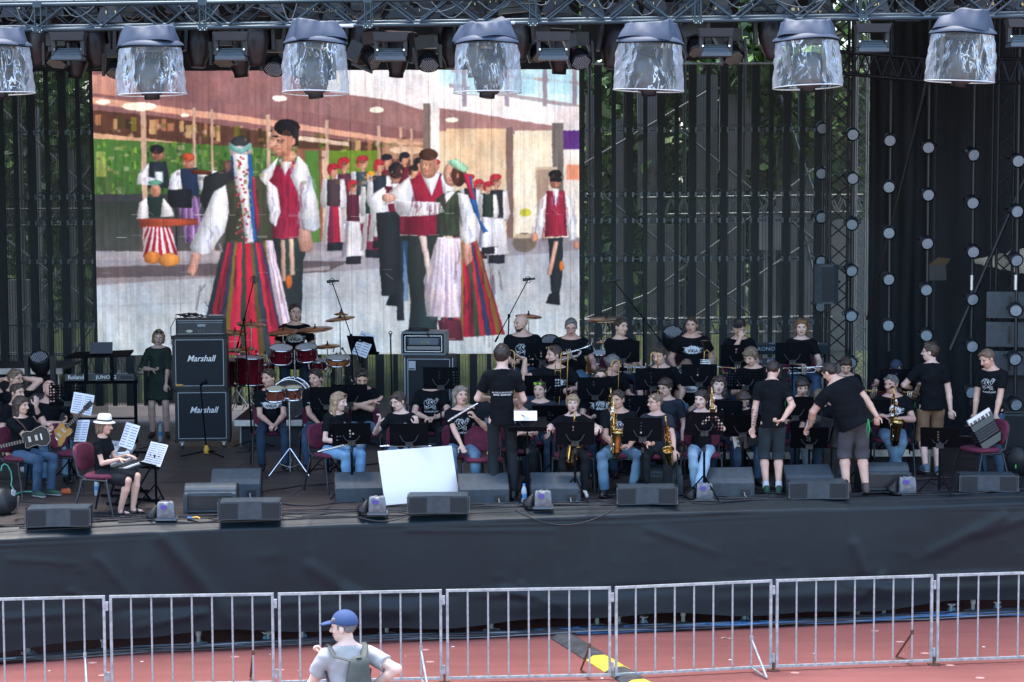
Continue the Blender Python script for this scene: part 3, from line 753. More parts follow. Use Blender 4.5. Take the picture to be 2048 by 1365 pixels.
 for i in range(60):
  x = 203 + 31.2*r.rs.randint(0,30); y = [429,470,540,640,680][r.rs.randint(5)] + r.rs.uniform(-3,3); r.line(x,y,x + 20,y,1.0,(0.85,0.85,0.85),al=.4)
 return r.image('folk_dance_video')
SCR_D = 31.0
im = dance_picture()
m = bpy.data.materials.new('video_picture'); m.use_nodes = True
t = m.node_tree; b = t.nodes['Principled BSDF']
it = t.nodes.new('ShaderNodeTexImage'); it.image = im; it.extension = 'EXTEND'
b.inputs['Base Color'].default_value = (0.01,0.01,0.012,1); b.inputs['Roughness'].default_value = 0.7
t.links.new(it.outputs['Color'],b.inputs['Emission Color']); b.inputs['Emission Strength'].default_value = 0.225
M_video = m
wall = thing('led_wall','tall black LED wall showing a video of folk dancers in red skirts and vests','LED screen',(0,SCR_D,0))
SX = lambda px:(px - 1024)/FPX*SCR_D/math.cos(0)*1.0
q = [PD(193,708,SCR_D),PD(1158,708,SCR_D),PD(1158,140,SCR_D),PD(193,140,SCR_D)]
x0,x1 = (q[0].x + q[3].x)/2,(q[1].x + q[2].x)/2
z0,z1 = (q[0].z + q[1].z)/2,(q[2].z + q[3].z)/2
me = bpy.data.meshes.new('video_picture')
me.from_pydata([(x0,-0.10,z0),(x1,-0.10,z0),(x1,-0.10,z1),(x0,-0.10,z1)],[],[(0,1,2,3)])
uv = me.uv_layers.new(name='UVMap')
for i,c in enumerate([(0,0),(1,0),(1,1),(0,1)]):uv.data[i].uv = c
me.materials.append(M_video)
link('picture',me,None,wall)
ZT,ZB = PD(1400,128,SCR_D).z,STAGE + 0.25
s_wall = FPX/SCR_D
wide = MB(); wide.box((0,0,(ZT + ZB)/2),(0.125,0.07,ZT - ZB)); wide_m = wide.mesh('wide_strip'); wide_m.materials.append(M_strip)
nar = MB(); nar.box((0,0,(ZT + ZB)/2),(0.07,0.06,ZT - ZB)); nar_m = nar.mesh('narrow_strip'); nar_m.materials.append(M_strip)
k = -5
while True:
 px = 194.5 + 63.6*k*0.985
 if px > 1645:break
 x = (px - 1024)/s_wall
 if k > -5:link('wide_strip',wide_m,None,wall,(x,0,0))
 xn = (px + 31.3 - 1024)/s_wall
 if px + 31 < 1640:link('narrow_strip',nar_m,None,wall,(xn,0,0))
 k += 1
XL,XR = (-140 - 1024)/s_wall,(1638 - 1024)/s_wall
for i,py in enumerate((128,260,389,441,518,645)):
 z = PD(1400,py,SCR_D).z; mb = MB()
 mb.tube([(XL,-.012 if py != 128 else -.05,z),(XR,-.012 if py != 128 else -.05,z)],0.012 if py != 128 else 0.02,5)
 kk = -4
 while py != 128:
  x = (194.5 + 31.3*kk - 1024)/s_wall
  if x > XR:break
  mb.box((x + .06,-.045,z),(0.03,.02,0.08)); mb.box((x - .06,-.045,z),(0.03,.02,0.08)); mb.tube([(x + .1,-.03,z + .05),(x + .14,-.03,z + .08),(x + .2,-.03,z + .085),(x + .25,-.03,z + .05)],.008,4)
  kk += 1
 mb.build('rail',M_rail if py != 128 else M_galv,wall)
mb = MB(); x = XL
while x < XR:
 mb.box((x,0.0,(ZT + ZB)/2),(0.006,0.008,ZT - ZB)); x += 0.0455
stuff(mb.build('wire',M_black,wall))
def gauze_mat(name,col,fac):
 m = bpy.data.materials.new(name); m.use_nodes = True; t = m.node_tree; t.nodes.clear()
 tr_ = t.nodes.new('ShaderNodeBsdfTransparent'); df = t.nodes.new('ShaderNodeBsdfDiffuse'); df.inputs['Color'].default_value = (*col,1)
 mx = t.nodes.new('ShaderNodeMixShader'); mx.inputs[0].default_value = fac; o = t.nodes.new('ShaderNodeOutputMaterial')
 t.links.new(tr_.outputs[0],mx.inputs[1]); t.links.new(df.outputs[0],mx.inputs[2]); t.links.new(mx.outputs[0],o.inputs['Surface'])
 return m
M_gauze = gauze_mat('gauze',(0.17,0.185,0.16),0.55)
M_gauze2 = gauze_mat('gauze_dense',(0.04,0.045,0.045),0.8)
mb = MB(); mb.add([(XL,.12,ZB),(XR,.12,ZB),(XR,.12,ZT),(XL,.12,ZT)],[(0,1,2,3)]); mb.build('gauze',M_gauze,wall)
o = MB(); o.add([((-150 - 1024)/s_wall,31.6,1.5),((196 - 1024)/s_wall,31.6,1.5),((196 - 1024)/s_wall,31.6,7.8),((-150 - 1024)/s_wall,31.6,7.8)],[(0,1,2,3)])
tag(o.build('gauze_curtain',M_gauze),'dark see-through gauze hanging behind the left end of the LED wall','curtain')
# ================================================================ behind the stage: scaffold, panels, trees
def ladder_truss(name,a,b,h,mt,label,n,r=0.022,group=None,three=True,up=Vector((0,0,1)),dep=None):
 """box truss between two points; chords and braces are parts"""
 a,b = Vector(a),Vector(b); d = b - a; L = d.length; u = d.normalized()
 side = u.cross(up).normalized(); dep = dep if dep is not None else side*h
 root = thing(name,label,'truss',a,group=group)
 ch = [Vector((0,0,0)),up*h,dep,dep + up*h]
 for c in ch:
  mb = MB(); mb.tube([c,c + d],r,6); mb.build('chord',mt,root)
 st = L/n
 e = (d/n);
 def br(p,q_):
  mb = MB(); mb.tube([p,q_],r*0.55,5); return mb.mesh('brace')
 m1 = br(Vector((0,0,0)),up*h + e*.5); m2 = br(up*h + e*.5,e); m3 = br(Vector((0,0,0)),dep + e); m5 = br(dep,dep + up*h + e*.5); m6 = br(dep + up*h + e*.5,dep + e)
 for m_ in (m1,m2,m3,m5,m6):m_.materials.append(mt)
 for i in range(n):
  for m_ in (m1,m2,m3,m5,m6):link('brace',m_,None,root,e*i)
 return root
M_scaff = mat('scaffold_tube',(0.26,0.28,0.28),0.45,0.6)
M_scaffd = mat('scaffold_dark',(0.10,0.11,0.12),0.5,0.5)
BY = 33.6
def BP(px,py,d=BY):return PD(px,py,d)
sc = thing('scaffold','silver scaffold of uprights and crossing diagonals behind the LED wall','scaffold',(0,BY,0))
for a,b in (((1340,245),(1640,490)),((1180,370),(1545,665)),((1560,190),(1640,420)),((1600,430),(1640,600)),((1230,640),(1640,330)),((1165,330),(1420,180)),((-10,205),(240,440)),((0,470),(200,620)),((30,640),(190,470)),
    ((1165,640),(1370,560)),((60,560),(180,740)),((1380,640),(1640,470)),((80,470),(185,330)),((-10,600),(100,760)),((100,770),(195,640))):
 p,q_ = BP(*a) - Vector((0,BY,0)),BP(*b) - Vector((0,BY,0))
 mb = MB(); mb.tube([p,q_],0.024,6); mb.build('tube',M_scaff,sc)
for px in (1250,1370,1490,1600,40,130,-40,1180):
 p = BP(px,380); mb = MB(); mb.tube([(p.x,.1,0),(p.x,.1,7.6)],0.03,6); mb.build('upright',M_scaffd,sc)
ladder_truss('back_truss',BP(1280,430,33.2),BP(1720,424,33.2),0.29,M_scaff,'silver horizontal truss crossing behind the right half of the LED wall',18,0.02)
ladder_truss('back_truss',BP(1150,668,33.2),BP(1660,662,33.2),0.25,M_scaff,'silver horizontal truss low behind the back row of players',20,0.018)
ladder_truss('back_truss',BP(-60,744,33.2),BP(330,744,33.2),0.32,M_scaffd,'dark horizontal truss low behind the stand with two keyboards',15,0.018)
ladder_truss('back_truss',BP(-60,452,33.4),BP(230,450,33.4),0.28,M_scaffd,'dark horizontal truss high behind the left end of the LED wall',12,0.018)
M_pale = mat('pale_panel',(0.36,0.37,0.35),0.8,0,0.2,2)
M_pale2 = mat('grey_concrete',(0.21,0.205,0.185),0.85,0,0.25,1.3)
def slab(px0,py0,px1,py1,d,mt,label,cat='panel',nm='concrete_panel',th=0.25):
 a,b = PD(px0,py0,d),PD(px1,py1,d)
 root = thing(nm,label,cat,((a.x + b.x)/2,d,0))
 mb = MB(); mb.box((0,0,(a.z + b.z)/2),(abs(b.x - a.x),th,abs(a.z - b.z))); mb.build('slab',mt,root)
 mb = MB(); mb.box((0,0,min(a.z,b.z)/2),(abs(b.x - a.x)*.55,th*.5,min(a.z,b.z) - .004)); mb.build('post',mt,root)
slab(28,215,48,560,35,M_pale,'narrow pale panel standing far left behind the gauze'); slab(62,215,84,560,35,M_pale,'pale panel beside the narrow one far left behind the gauze')
slab(18,560,96,780,36,M_pale2,'low grey wall section far left behind the gauze','wall')
slab(132,300,152,640,36,M_pale2,'slim grey pillar behind the left gauze','pillar','pillar'); slab(210,420,300,740,37,M_pale2,'grey wall block behind the dark gap left of the picture','wall')
slab(1520,430,1560,500,35,M_pale,'small pale sign panel high behind the right bays of the LED wall'); slab(1225,240,1262,520,36,M_pale2,'weathered grey pillar behind the first bays right of the picture','pillar','pillar')
slab(1440,190,1500,340,36,M_pale2,'grey concrete slab high behind the middle bays right of the picture'); slab(1555,150,1640,420,37,M_pale2,'tall concrete slab behind the last bays of the LED wall')
slab(1385,150,1432,640,38,M_pale2,'concrete pier behind the middle bays right of the picture','pillar','pillar'); slab(1275,140,1325,420,38,M_pale2,'weathered pier behind the fourth rain hood bays','pillar','pillar'); slab(1500,350,1590,650,38,M_pale2,'wide concrete block behind the last bays','wall')
slab(1172,190,1200,330,36,M_pale2,'narrow weathered slab just right of the picture'); slab(1600,440,1740,700,37.5,M_pale2,'concrete wall behind the truss tower','wall'); slab(1290,450,1360,640,37.5,M_pale2,'low concrete wall behind the gauze below the silver truss','wall')
def leaf_mesh(n,rx,ry,rz,cz,size,seed,clumps=14):
 rs = np.random.RandomState(seed)
 C = rs.normal(size=(clumps,3)); C /= np.linalg.norm(C,axis=1)[:,None]; C *= rs.uniform(0.35,0.85,(clumps,1));
 idx = rs.randint(0,clumps,n)
 D = rs.normal(size=(n,3)); D /= np.linalg.norm(D,axis=1)[:,None]
 P = (C[idx] + D*(rs.uniform(0.18,0.42,(n,1))*rs.uniform(.6,1.0,(n,1))))*(rx,ry,rz) + (0,0,cz)
 A = rs.normal(size=(n,3)); A /= np.linalg.norm(A,axis=1)[:,None]
 B = np.cross(A,rs.normal(size=(n,3))); B /= np.linalg.norm(B,axis=1)[:,None]
 s_ = size*rs.uniform(.6,1.4,(n,1))
 V = np.stack([P - A*s_,P - B*s_*.55,P + A*s_,P + B*s_*.55],1).reshape(-1,3)
 me = bpy.data.meshes.new('crown')
 me.vertices.add(len(V)); me.vertices.foreach_set('co',V.astype(np.float32).ravel())
 me.loops.add(4*n); me.loops.foreach_set('vertex_index',np.arange(4*n,dtype=np.int32))
 me.polygons.add(n); me.polygons.foreach_set('loop_start',np.arange(0,4*n,4,dtype=np.int32))
 me.polygons.foreach_set('material_index',(rs.rand(n) < .38).astype(np.int32))
 me.update(calc_edges=True); me.materials.append(M_leaf); me.materials.append(M_leaf2)
 return me
fw_ = leaf_mesh(16000,27,2.5,5.5,5.2,0.26,77,90); o = bpy.data.objects.new('far_woods',fw_); COL.objects.link(o); o.location = (0,52,1.5); stuff(o); o['label'] = 'distant green mass of trees closing the view behind the stage'; o['category'] = 'woods'
crowns = [leaf_mesh(9000,2.6,2.0,3.0,0,0.13,21 + i) for i in range(3)]
tl = [(-14.5,41,5.2,'broad leafy tree far left behind the grass bank',1),(-10.5,43,4.6,'leafy tree behind the grey panels on the left',0),(-7.2,40,5.0,'dark leafy tree seen between the left strips of the LED wall',2),(-3.5,44,5.4,'tall leafy tree directly behind the dancers video',1),(0.8,43,5.1,'leafy tree behind the right half of the video picture',0),
  (3.6,39,4.9,'bright leafy tree showing through the first bays right of the picture',2),(6.4,41,5.3,'leafy tree behind the middle bays right of the picture',1),(9.5,42,5.5,'big leafy tree behind the truss tower',0),(5.0,37.5,7.2,'light green treetop showing over the LED wall near the right raincoats',2),(13.5,43,5.0,'leafy tree far right behind the black drapes',1),(-12.0,38.5,6.2,'young tree with light leaves far left above the panels',2)]
for i,(x,y,z,lab,kk) in enumerate(tl):
 root = thing('leafy_tree',lab,'tree',(x,y,1.5),random.uniform(0,300),'trees behind the stage')
 o = link('crown',crowns[kk],None,root,(0,0,z - 1.5)); o.scale = (1.05,1.05,1.0)
 mb = MB(); mb.tube([(0,0,-0.8),(.05,0,z*.3),(0,.1,z*.6),(.1,0,z*.9)],[.22,.17,.12,.05],8)
 for q_ in range(6):
  a = q_*1.1; mb.tube([(0,0,z*.35 + q_*.2),(math.cos(a)*1.0,math.sin(a)*1.0,z*.55 + q_*.3)],[.07,.02],5)
 mb.build('trunk',M_trunk,root)
# ================================================================ roof, drapes, trusses and lamps
rf = MB(); rf.box((0,28.2,8.55),(19,9.6,0.12))
structure(rf.build('stage_roof',mat('roof_tarp',(0.02,0.022,0.026),0.8)))
def pleats(name,x0,y0,x1,y1,z0,z1,label,amp=0.05,per=0.28,mt=None,seed=1):
 rs = np.random.RandomState(seed); L = math.hypot(x1 - x0,y1 - y0); n = max(8,int(L/0.035)); nz = 10
 ux,uy = (x1 - x0)/L,(y1 - y0)/L; vv = []; ff = []
 ph = np.cumsum(rs.uniform(.6,1.5,n + 1))*0.035/per*2*math.pi
 for j in range(nz + 1):
  z = z0 + (z1 - z0)*j/nz
  for i in range(n + 1):
   t = L*i/n; o = amp*math.sin(ph[i])*(0.6 + 0.4*math.sin(t*1.7 + j*.12)) + 0.02*math.sin(t*9 + j)
   vv.append((x0 + ux*t - uy*o,y0 + uy*t + ux*o,z))
 for j in range(nz):
  for i in range(n):
   a = j*(n + 1) + i; ff.append((a,a + 1,a + n + 2,a + n + 1))
 mb = MB(); mb.add(vv,ff,0,True)
 return tag(mb.build(name,mt or M_drape),label,'drape')
a,b = PD(-160,62,30.7),PD(1470,142,30.7)
pleats('header_drape',a.x,30.7,PD(1158,0,30.7).x,30.7,PD(0,144,30.7).z,8.5,'black header drape above the video picture',.03,.5,seed=2)
pleats('header_drape',PD(1162,0,30.75).x,30.75,PD(1478,0,30.7).x,30.75,PD(1400,118,30.7).z,8.5,'black header drape over the bays right of the picture',.03,.5,seed=3)
pleats('header_drape',PD(1545,0,30.75).x,30.75,PD(1660,0,30.7).x,30.75,PD(1600,88,30.7).z,8.5,'short black header drape beside the tower',.03,.5,seed=4)
pleats('wing_drape',PD(1742,0,29.5).x,29.5,PD(1880,0,29.3).x,29.3,STAGE,8.5,'black pleated drape right of the truss tower',.07,.35,seed=5)
pleats('wing_drape',PD(1876,0,28.9).x,28.9,PD(2180,0,27.9).x,27.9,STAGE,8.5,'wide black drape behind the outer lamp pipes',.035,.6,seed=6)
pleats('wing_drape',8.3,28.2,8.9,22.6,STAGE,8.5,'black side drape closing the right wing of the stage',.05,.4,seed=7)
pleats('wing_drape',-8.9,31,-9.2,22.4,STAGE,8.5,'black side drape closing the left wing of the stage',.05,.4,seed=8)
o = MB(); a,b = PD(1640,0,31.4).x,PD(1745,0,31.4).x; o.add([(a,31.4,STAGE),(b,31.4,STAGE),(b,31.4,7.9),(a,31.4,7.9)],[(0,1,2,3)])
tag(o.build('gauze_curtain',M_gauze),'dark gauze between the LED wall and the black wing drape','curtain')
TS = 22.3
ta,tb = PD(-60,62.5,TS),PD(2110,32.5,TS)
ft = ladder_truss('front_truss',ta,tb,0.285,M_truss,'long blue-grey front truss running across the top of the picture',17,0.026,dep=Vector((0,0.29,0.06)))
d = tb - ta
for i in range(7):
 t = (76 + 330*i + 60)/2170
 p = d*t
 mb = MB()
 for dx in (-0.035,0.035):
  mb.tube([p + Vector((dx,0,0)),p + Vector((dx,0,.285))],0.011,5)
  mb.tube([p + Vector((dx,.29,0.06)),p + Vector((dx,.29,.345))],0.011,5)
 mb.box(p + Vector((0,0,0)),(0.10,.062,.062)); mb.box(p + Vector((0,0,.285)),(0.10,.062,.062))
 for q_ in range(5):mb.box(p + Vector((-.05 + q_*.025,-.034,-0.005 - .02*(q_ % 2))),(.006,.006,.008),mat=1)
 mb.build('joint',[M_truss,M_chrome],ft)
for i,(dy,dz,lab) in enumerate(((1.7,0.20,'second black truss hidden in the shade behind the front truss'),(3.6,0.33,'third black truss deep under the stage roof'))):
 ladder_truss('lighting_truss',ta + Vector((0,dy,dz)),tb + Vector((0,dy,dz)),0.29,M_truss_dark,lab,17,0.026,dep=Vector((0,.29,0.02)))
ladder_truss('side_truss',PD(1684,148,27.2),PD(1870,165,26.6),0.30,M_truss_dark,'black horizontal truss joining the tower behind the right raincoats',6,0.024)
ladder_truss('side_truss',PD(1985,165,25.5),PD(2120,168,24.6),0.30,M_truss_dark,'black truss end at the upper right corner',4,0.024)
def plastic():
 m = bpy.data.materials.new('clear_plastic_sleeve'); m.use_nodes = True; t = m.node_tree; t.nodes.clear(); L = t.links
 tc = t.nodes.new('ShaderNodeTexCoord'); oi = t.nodes.new('ShaderNodeObjectInfo')
 mp = t.nodes.new('ShaderNodeMapping'); mp.inputs['Scale'].default_value = (7,7,3.2)
 vm = t.nodes.new('ShaderNodeVectorMath'); vm.operation = 'ADD'
 sc_ = t.nodes.new('ShaderNodeVectorMath'); sc_.operation = 'SCALE'; sc_.inputs['Scale'].default_value = 37
 cx = t.nodes.new('ShaderNodeCombineXYZ'); L.new(oi.outputs['Random'],cx.inputs[0]); L.new(oi.outputs['Random'],cx.inputs[2]); L.new(cx.outputs[0],sc_.inputs[0])
 L.new(tc.outputs['Object'],vm.inputs[0]); L.new(sc_.outputs[0],vm.inputs[1]); L.new(vm.outputs[0],mp.inputs['Vector'])
 n = t.nodes.new('ShaderNodeTexNoise'); n.inputs['Scale'].default_value = 1.2; n.inputs['Detail'].default_value = 5; n.inputs['Distortion'].default_value = 1.6
 L.new(mp.outputs[0],n.inputs['Vector'])
 sb = t.nodes.new('ShaderNodeMath'); sb.operation = 'SUBTRACT'; sb.inputs[1].default_value = 0.5; L.new(n.outputs['Fac'],sb.inputs[0])
 ab = t.nodes.new('ShaderNodeMath'); ab.operation = 'ABSOLUTE'; L.new(sb.outputs[0],ab.inputs[0])
 cr = t.nodes.new('ShaderNodeValToRGB'); cr.color_ramp.elements[0].position = 0.0; cr.color_ramp.elements[0].color = (1,1,1,1)
 cr.color_ramp.elements[1].position = 0.030; cr.color_ramp.elements[1].color = (0,0,0,1); L.new(ab.outputs[0],cr.inputs[0])
 n2 = t.nodes.new('ShaderNodeTexNoise'); n2.inputs['Scale'].default_value = 0.55; n2.inputs['Detail'].default_value = 3; L.new(mp.outputs[0],n2.inputs['Vector'])
 cr2 = t.nodes.new('ShaderNodeValToRGB'); cr2.color_ramp.elements[0].position = 0.48; cr2.color_ramp.elements[1].position = 0.60; L.new(n2.outputs['Fac'],cr2.inputs[0])
 mu = t.nodes.new('ShaderNodeMath'); mu.operation = 'MULTIPLY'; L.new(cr.outputs[0],mu.inputs[0]); L.new(cr2.outputs[0],mu.inputs[1])
 bp = t.nodes.new('ShaderNodeBump'); bp.inputs['Strength'].default_value = 0.8; bp.inputs['Distance'].default_value = 0.03; L.new(n.outputs['Fac'],bp.inputs['Height'])
 gl = t.nodes.new('ShaderNodeBsdfGlossy'); gl.inputs['Roughness'].default_value = 0.16; gl.inputs['Color'].default_value = (.60,.64,.66,1); L.new(bp.outputs[0],gl.inputs['Normal'])
 df = t.nodes.new('ShaderNodeBsdfDiffuse'); df.inputs['Color'].default_value = (.85,.9,.95,1); L.new(bp.outputs[0],df.inputs['Normal'])
 tp = t.nodes.new('ShaderNodeBsdfTransparent'); tp.inputs['Color'].default_value = (.93,.95,.94,1)
 fr = t.nodes.new('ShaderNodeFresnel'); fr.inputs['IOR'].default_value = 1.45; L.new(bp.outputs[0],fr.inputs['Normal'])
 f2 = t.nodes.new('ShaderNodeMath'); f2.operation = 'MULTIPLY_ADD'; f2.inputs[1].default_value = 0.62; f2.inputs[2].default_value = 0.05; L.new(fr.outputs[0],f2.inputs[0])
 m1 = t.nodes.new('ShaderNodeMixShader'); L.new(f2.outputs[0],m1.inputs[0]); m3 = t.nodes.new('ShaderNodeMixShader'); m3.inputs[0].default_value = .5; L.new(gl.outputs[0],m3.inputs[1]); L.new(df.outputs[0],m3.inputs[2])
 L.new(tp.outputs[0],m1.inputs[1]); L.new(m3.outputs[0],m1.inputs[2])
 m2 = t.nodes.new('ShaderNodeMixShader'); L.new(mu.outputs[0],m2.inputs[0]); L.new(m1.outputs[0],m2.inputs[1]); L.new(m3.outputs[0],m2.inputs[2])
 o = t.nodes.new('ShaderNodeOutputMaterial'); L.new(m2.outputs[0],o.inputs['Surface'])
 return m
M_plastic = plastic()
M_hood = mat('grey_hood_fabric',(0.037,0.054,0.090),0.6,0,0.08,5,0.2,14)
M_headgrey = mat('head_grey',(0.075,0.07,0.065),0.35,0,.2,3)
M_ring = mat('sleeve_ring',(0.75,0.78,0.78),0.3)
def covered_head(i,px,py,lab):
 p = PD(px,py,21.9)
 root = thing('moving_head_light',lab,'stage light',p,random.uniform(-50,50),'lights in rain hoods on the front truss')
 root.rotation_euler.x,root.rotation_euler.y = R(random.uniform(-3.5,2)),R(random.uniform(-3,3)); kk = random.uniform(.96,1.03); root.scale = (kk,kk,random.uniform(.95,1.03))
 rs = np.random.RandomState(40 + i)
 n = 36; prof = [(0.385,0.53),(0.375,0.555),(0.33,0.585),(0.27,0.615)]
 vv = []; ff = []
 for (r_,z_) in prof:
  for k in range(n):
   a = 2*math.pi*k/n; rr = r_*(1 + 0.015*math.sin(5*a + i))
   vv.append((rr*math.cos(a),rr*math.sin(a)*.9,z_ + 0.008*math.sin(3*a + i)))
 for j in range(len(prof) - 1):
  for k in range(n):l = (k + 1) % n; ff.append((j*n + k,j*n + l,(j + 1)*n + l,(j + 1)*n + k))
 mb = MB(); mb.add(vv,ff,0,True); mb.build('hood_brim',M_hood,root)
 vv = []; ff = []; n = 64; ph = rs.uniform(0,6,5); nz = 10
 tilt = rs.uniform(-.06,.06)
 for j in range(nz + 1):
  t = j/nz
  for k in range(n):
   a = 2*math.pi*k/n
   e = 0.5*(abs(math.cos(a)) ** 4 + abs(math.sin(a)) ** 4) ** -.25/.5*.5
   rx = (0.33 - 0.075*t)*2*e/1.0; ry = (0.29 - 0.10*t)*2*e
   fold = 1 + (0.07*math.sin(3*a + ph[0]) + 0.06*math.sin(7*a + ph[1] + 2*t) + 0.035*math.sin(13*a + ph[2] - 3*t)*t)*(0.35 + .65*t)
   z_ = 0.565 + 0.19*t ** .8 + tilt*math.cos(a)*t + 0.045*t*max(0,math.sin(2*a + ph[3])) ** 3 - (0.03*(1 - t)*math.sin(2*a + ph[4]))
   vv.append((rx*math.cos(a)*fold,ry*math.sin(a)*fold,z_))
 for j in range(nz):
  for k in range(n):l = (k + 1) % n; ff.append((j*n + k,j*n + l,(j + 1)*n + l,(j + 1)*n + k))
 ff.append(tuple(nz*n + k for k in range(n)))
 mb = MB(); mb.add(vv,ff,0,True); mb.build('hood_cap',M_hood,root)
 n = 72; nz = 26; vv = []; ff = []; P_ = rs.uniform(0,6,8)
 for j in range(nz + 1):
  t = j/nz; z_ = 0.52 - 0.53*t
  for k in range(n):
   a = 2*math.pi*k/n
   w = 0.013*math.sin(5*a + P_[0] + 2.2*t) + 0.009*math.sin(11*a + P_[1] - 5*t) + 0.006*math.sin(19*a + P_[2] + 9*t) + .005*math.sin(27*a - 14*t + P_[3]) + 0.004*math.sin(8*a + 23*t + P_[4])
   w *= math.sin(math.pi*min(1,max(0,t))) ** .5
   r_ = 0.355 + 0.042*t + w
   vv.append((r_*math.cos(a),r_*math.sin(a)*.92,z_))
 for j in range(nz):
  for k in range(n):l = (k + 1) % n; ff.append((j*n + k,j*n + l,(j + 1)*n + l,(j + 1)*n + k))
 mb = MB(); mb.add(vv,ff,0,True); mb.build('plastic_sleeve',M_plastic,root)
 mb = MB(); mb.tube([(0.397*math.cos(a),.397*.92*math.sin(a),-0.01) for a in np.linspace(0,2*math.pi,41)[:-1]],0.0065,5,closed=True); mb.build('sleeve_ring',M_ring,root)
 mb = MB(); mb.tube([(0.35*math.cos(a),.35*.92*math.sin(a),0.52) for a in np.linspace(0,2*math.pi,41)[:-1]],0.012,5,closed=True); mb.build('hood_trim',M_blackmetal,root)
 sl = rs.uniform(-10,10)
 Mh = rot(sl*.4,sl,0)
 mb = MB(); mb.lathe([(0.0,.40),(.12,.39),(.165,.30),(.175,.18),(.16,.07),(.12,-.01),(.09,-.02)],20,Mh); mb.build('head',M_headgrey,root)
 mb = MB(); mb.lathe([(.088,.0),(.088,-.065),(.075,-.07),(0,-.062)],20,Mh); mb.build('lens_barrel',M_blackmetal,root)
 mb = MB();
 for s_ in (-1,1):mb.box((s_*.205,0,.33),(.05,.16,.36))
 mb.box((0,0,.51),(.46,.2,.05)); mb.box((0,0,.62),(.34,.26,.14)); mb.build('yoke',M_headgrey,root)
for i,(px,py,lab) in enumerate(((0,186,'first covered moving head, cut by the left edge of the photo'),(304,188,'covered moving head over the left end of the video picture'),(631,185,'covered moving head above the tall dancer in the video'),
  (975,184,'covered moving head in front of the pale top part of the video'),(1297,180,'covered moving head just right of the video picture'),(1615,173,'covered moving head over the right end of the LED wall'),(1919,162,'last covered moving head at the upper right'))):
 covered_head(i,px,py,'grey hooded ' + lab)
M_strobe = mat('strobe_grey',(0.105,0.14,0.165),0.45,.2); M_strobe2 = mat('strobe_body',(0.045,0.046,0.05),0.5)
def strobe():
 t = thing('strobe_light','strobe','stage light')
 mb = MB(); mb.box((0,0,.22),(.38,.2,.10),taper=1.12)
 mb.build('base',M_strobe2,t)
 for s_ in (-1,1):
  mb = MB(); mb.box((s_*.175,0,.10),(.045,.12,.22)); mb.cyl((s_*.16,-.065,.06),(s_*.16,-.075,.06),.012,8,1); mb.build('arm',[M_strobe2,M_chrome],t)
 mb = MB()
 mb.add([(-.16,-.12,-.02),(.16,-.12,-.02),(.14,.02,.08),(-.14,.02,.08),(-.16,.08,-.02),(.16,.08,-.02),(.14,.06,.08),(-.14,.06,.08)],[(0,1,2,3),(4,7,6,5),(3,2,6,7),(0,3,7,4),(1,5,6,2)])
 for q_ in range(4):mb.box((0,-.10 + q_*.033,0.004 + q_*.0238),(.285 - q_*.008,.006,.008))
 mb.build('heat_sink',M_strobe,t)
 mb = MB(); mb.box((0,-.02,-.045),(.36,.26,.045)); mb.build('front_plate',M_strobe,t)
 return t
s0 = strobe(); first = True
for px,py in ((138,106),(463,106),(782,107),(1106,106),(1431,99),(1744,90),(2046,80)):
 o = s0 if first else copy_tree(s0); first = False
 o.location = PD(px,py + 4,23.6); o['group'] = 'strobes under the front truss'
 o['label'] = 'grey ribbed strobe between the ' + {138:'first and second rain hoods',463:'second and third rain hoods',782:'third and fourth rain hoods',1106:'fourth and fifth rain hoods',1431:'fifth and sixth rain hoods',1744:'sixth and seventh rain hoods',2046:'last rain hood and the right edge'}[px]
M_led = mat('led_cell',(0.35,0.37,0.4),0.2,0.3); M_led2 = mat('led_cell_warm',(0.25,0.23,0.19),0.4)
M_beam = mat('head_black',(0.012,0.012,0.014),0.32)
M_brownish = mat('head_brown_black',(0.021,0.018,0.020),0.35)
def wash(bright):
 t = thing('wash_light','wash','stage light')
 mb = MB(); mb.lathe([(0,.20),(.07,.195),(.115,.12),(.135,.03),(.14,0),(.13,-.006)],22); mb.build('housing',M_beam,t)
 mb = MB(); mb.lathe([(0,-.002),(.13,-.002)],22); mb.build('face',M_beam,t)
 mb = MB()
 for q_ in range(-4,5):
  for r_ in range(-4,5):
   x,y = q_*.029 + (r_ % 2)*.0145,r_*.0255
   if math.hypot(x,y) < .118:mb.lathe([(0,-.012),(.0115,-.008),(.0115,-.001)],6,tr(x,y,0))
 stuff(mb.build('led',M_led if bright else M_led2,t))
 return t
def arm_for(root,Mloc):
 mb = MB(); mb.box((0,.03,.30),(.24,.18,.16));
 for s_ in (-1,1):mb.box((s_*.155,.0,.12),(.03,.10,.28))
 o = mb.build('yoke',M_beam,root,M=Mloc)
w1,w2 = wash(True),wash(False); u1 = u2 = False
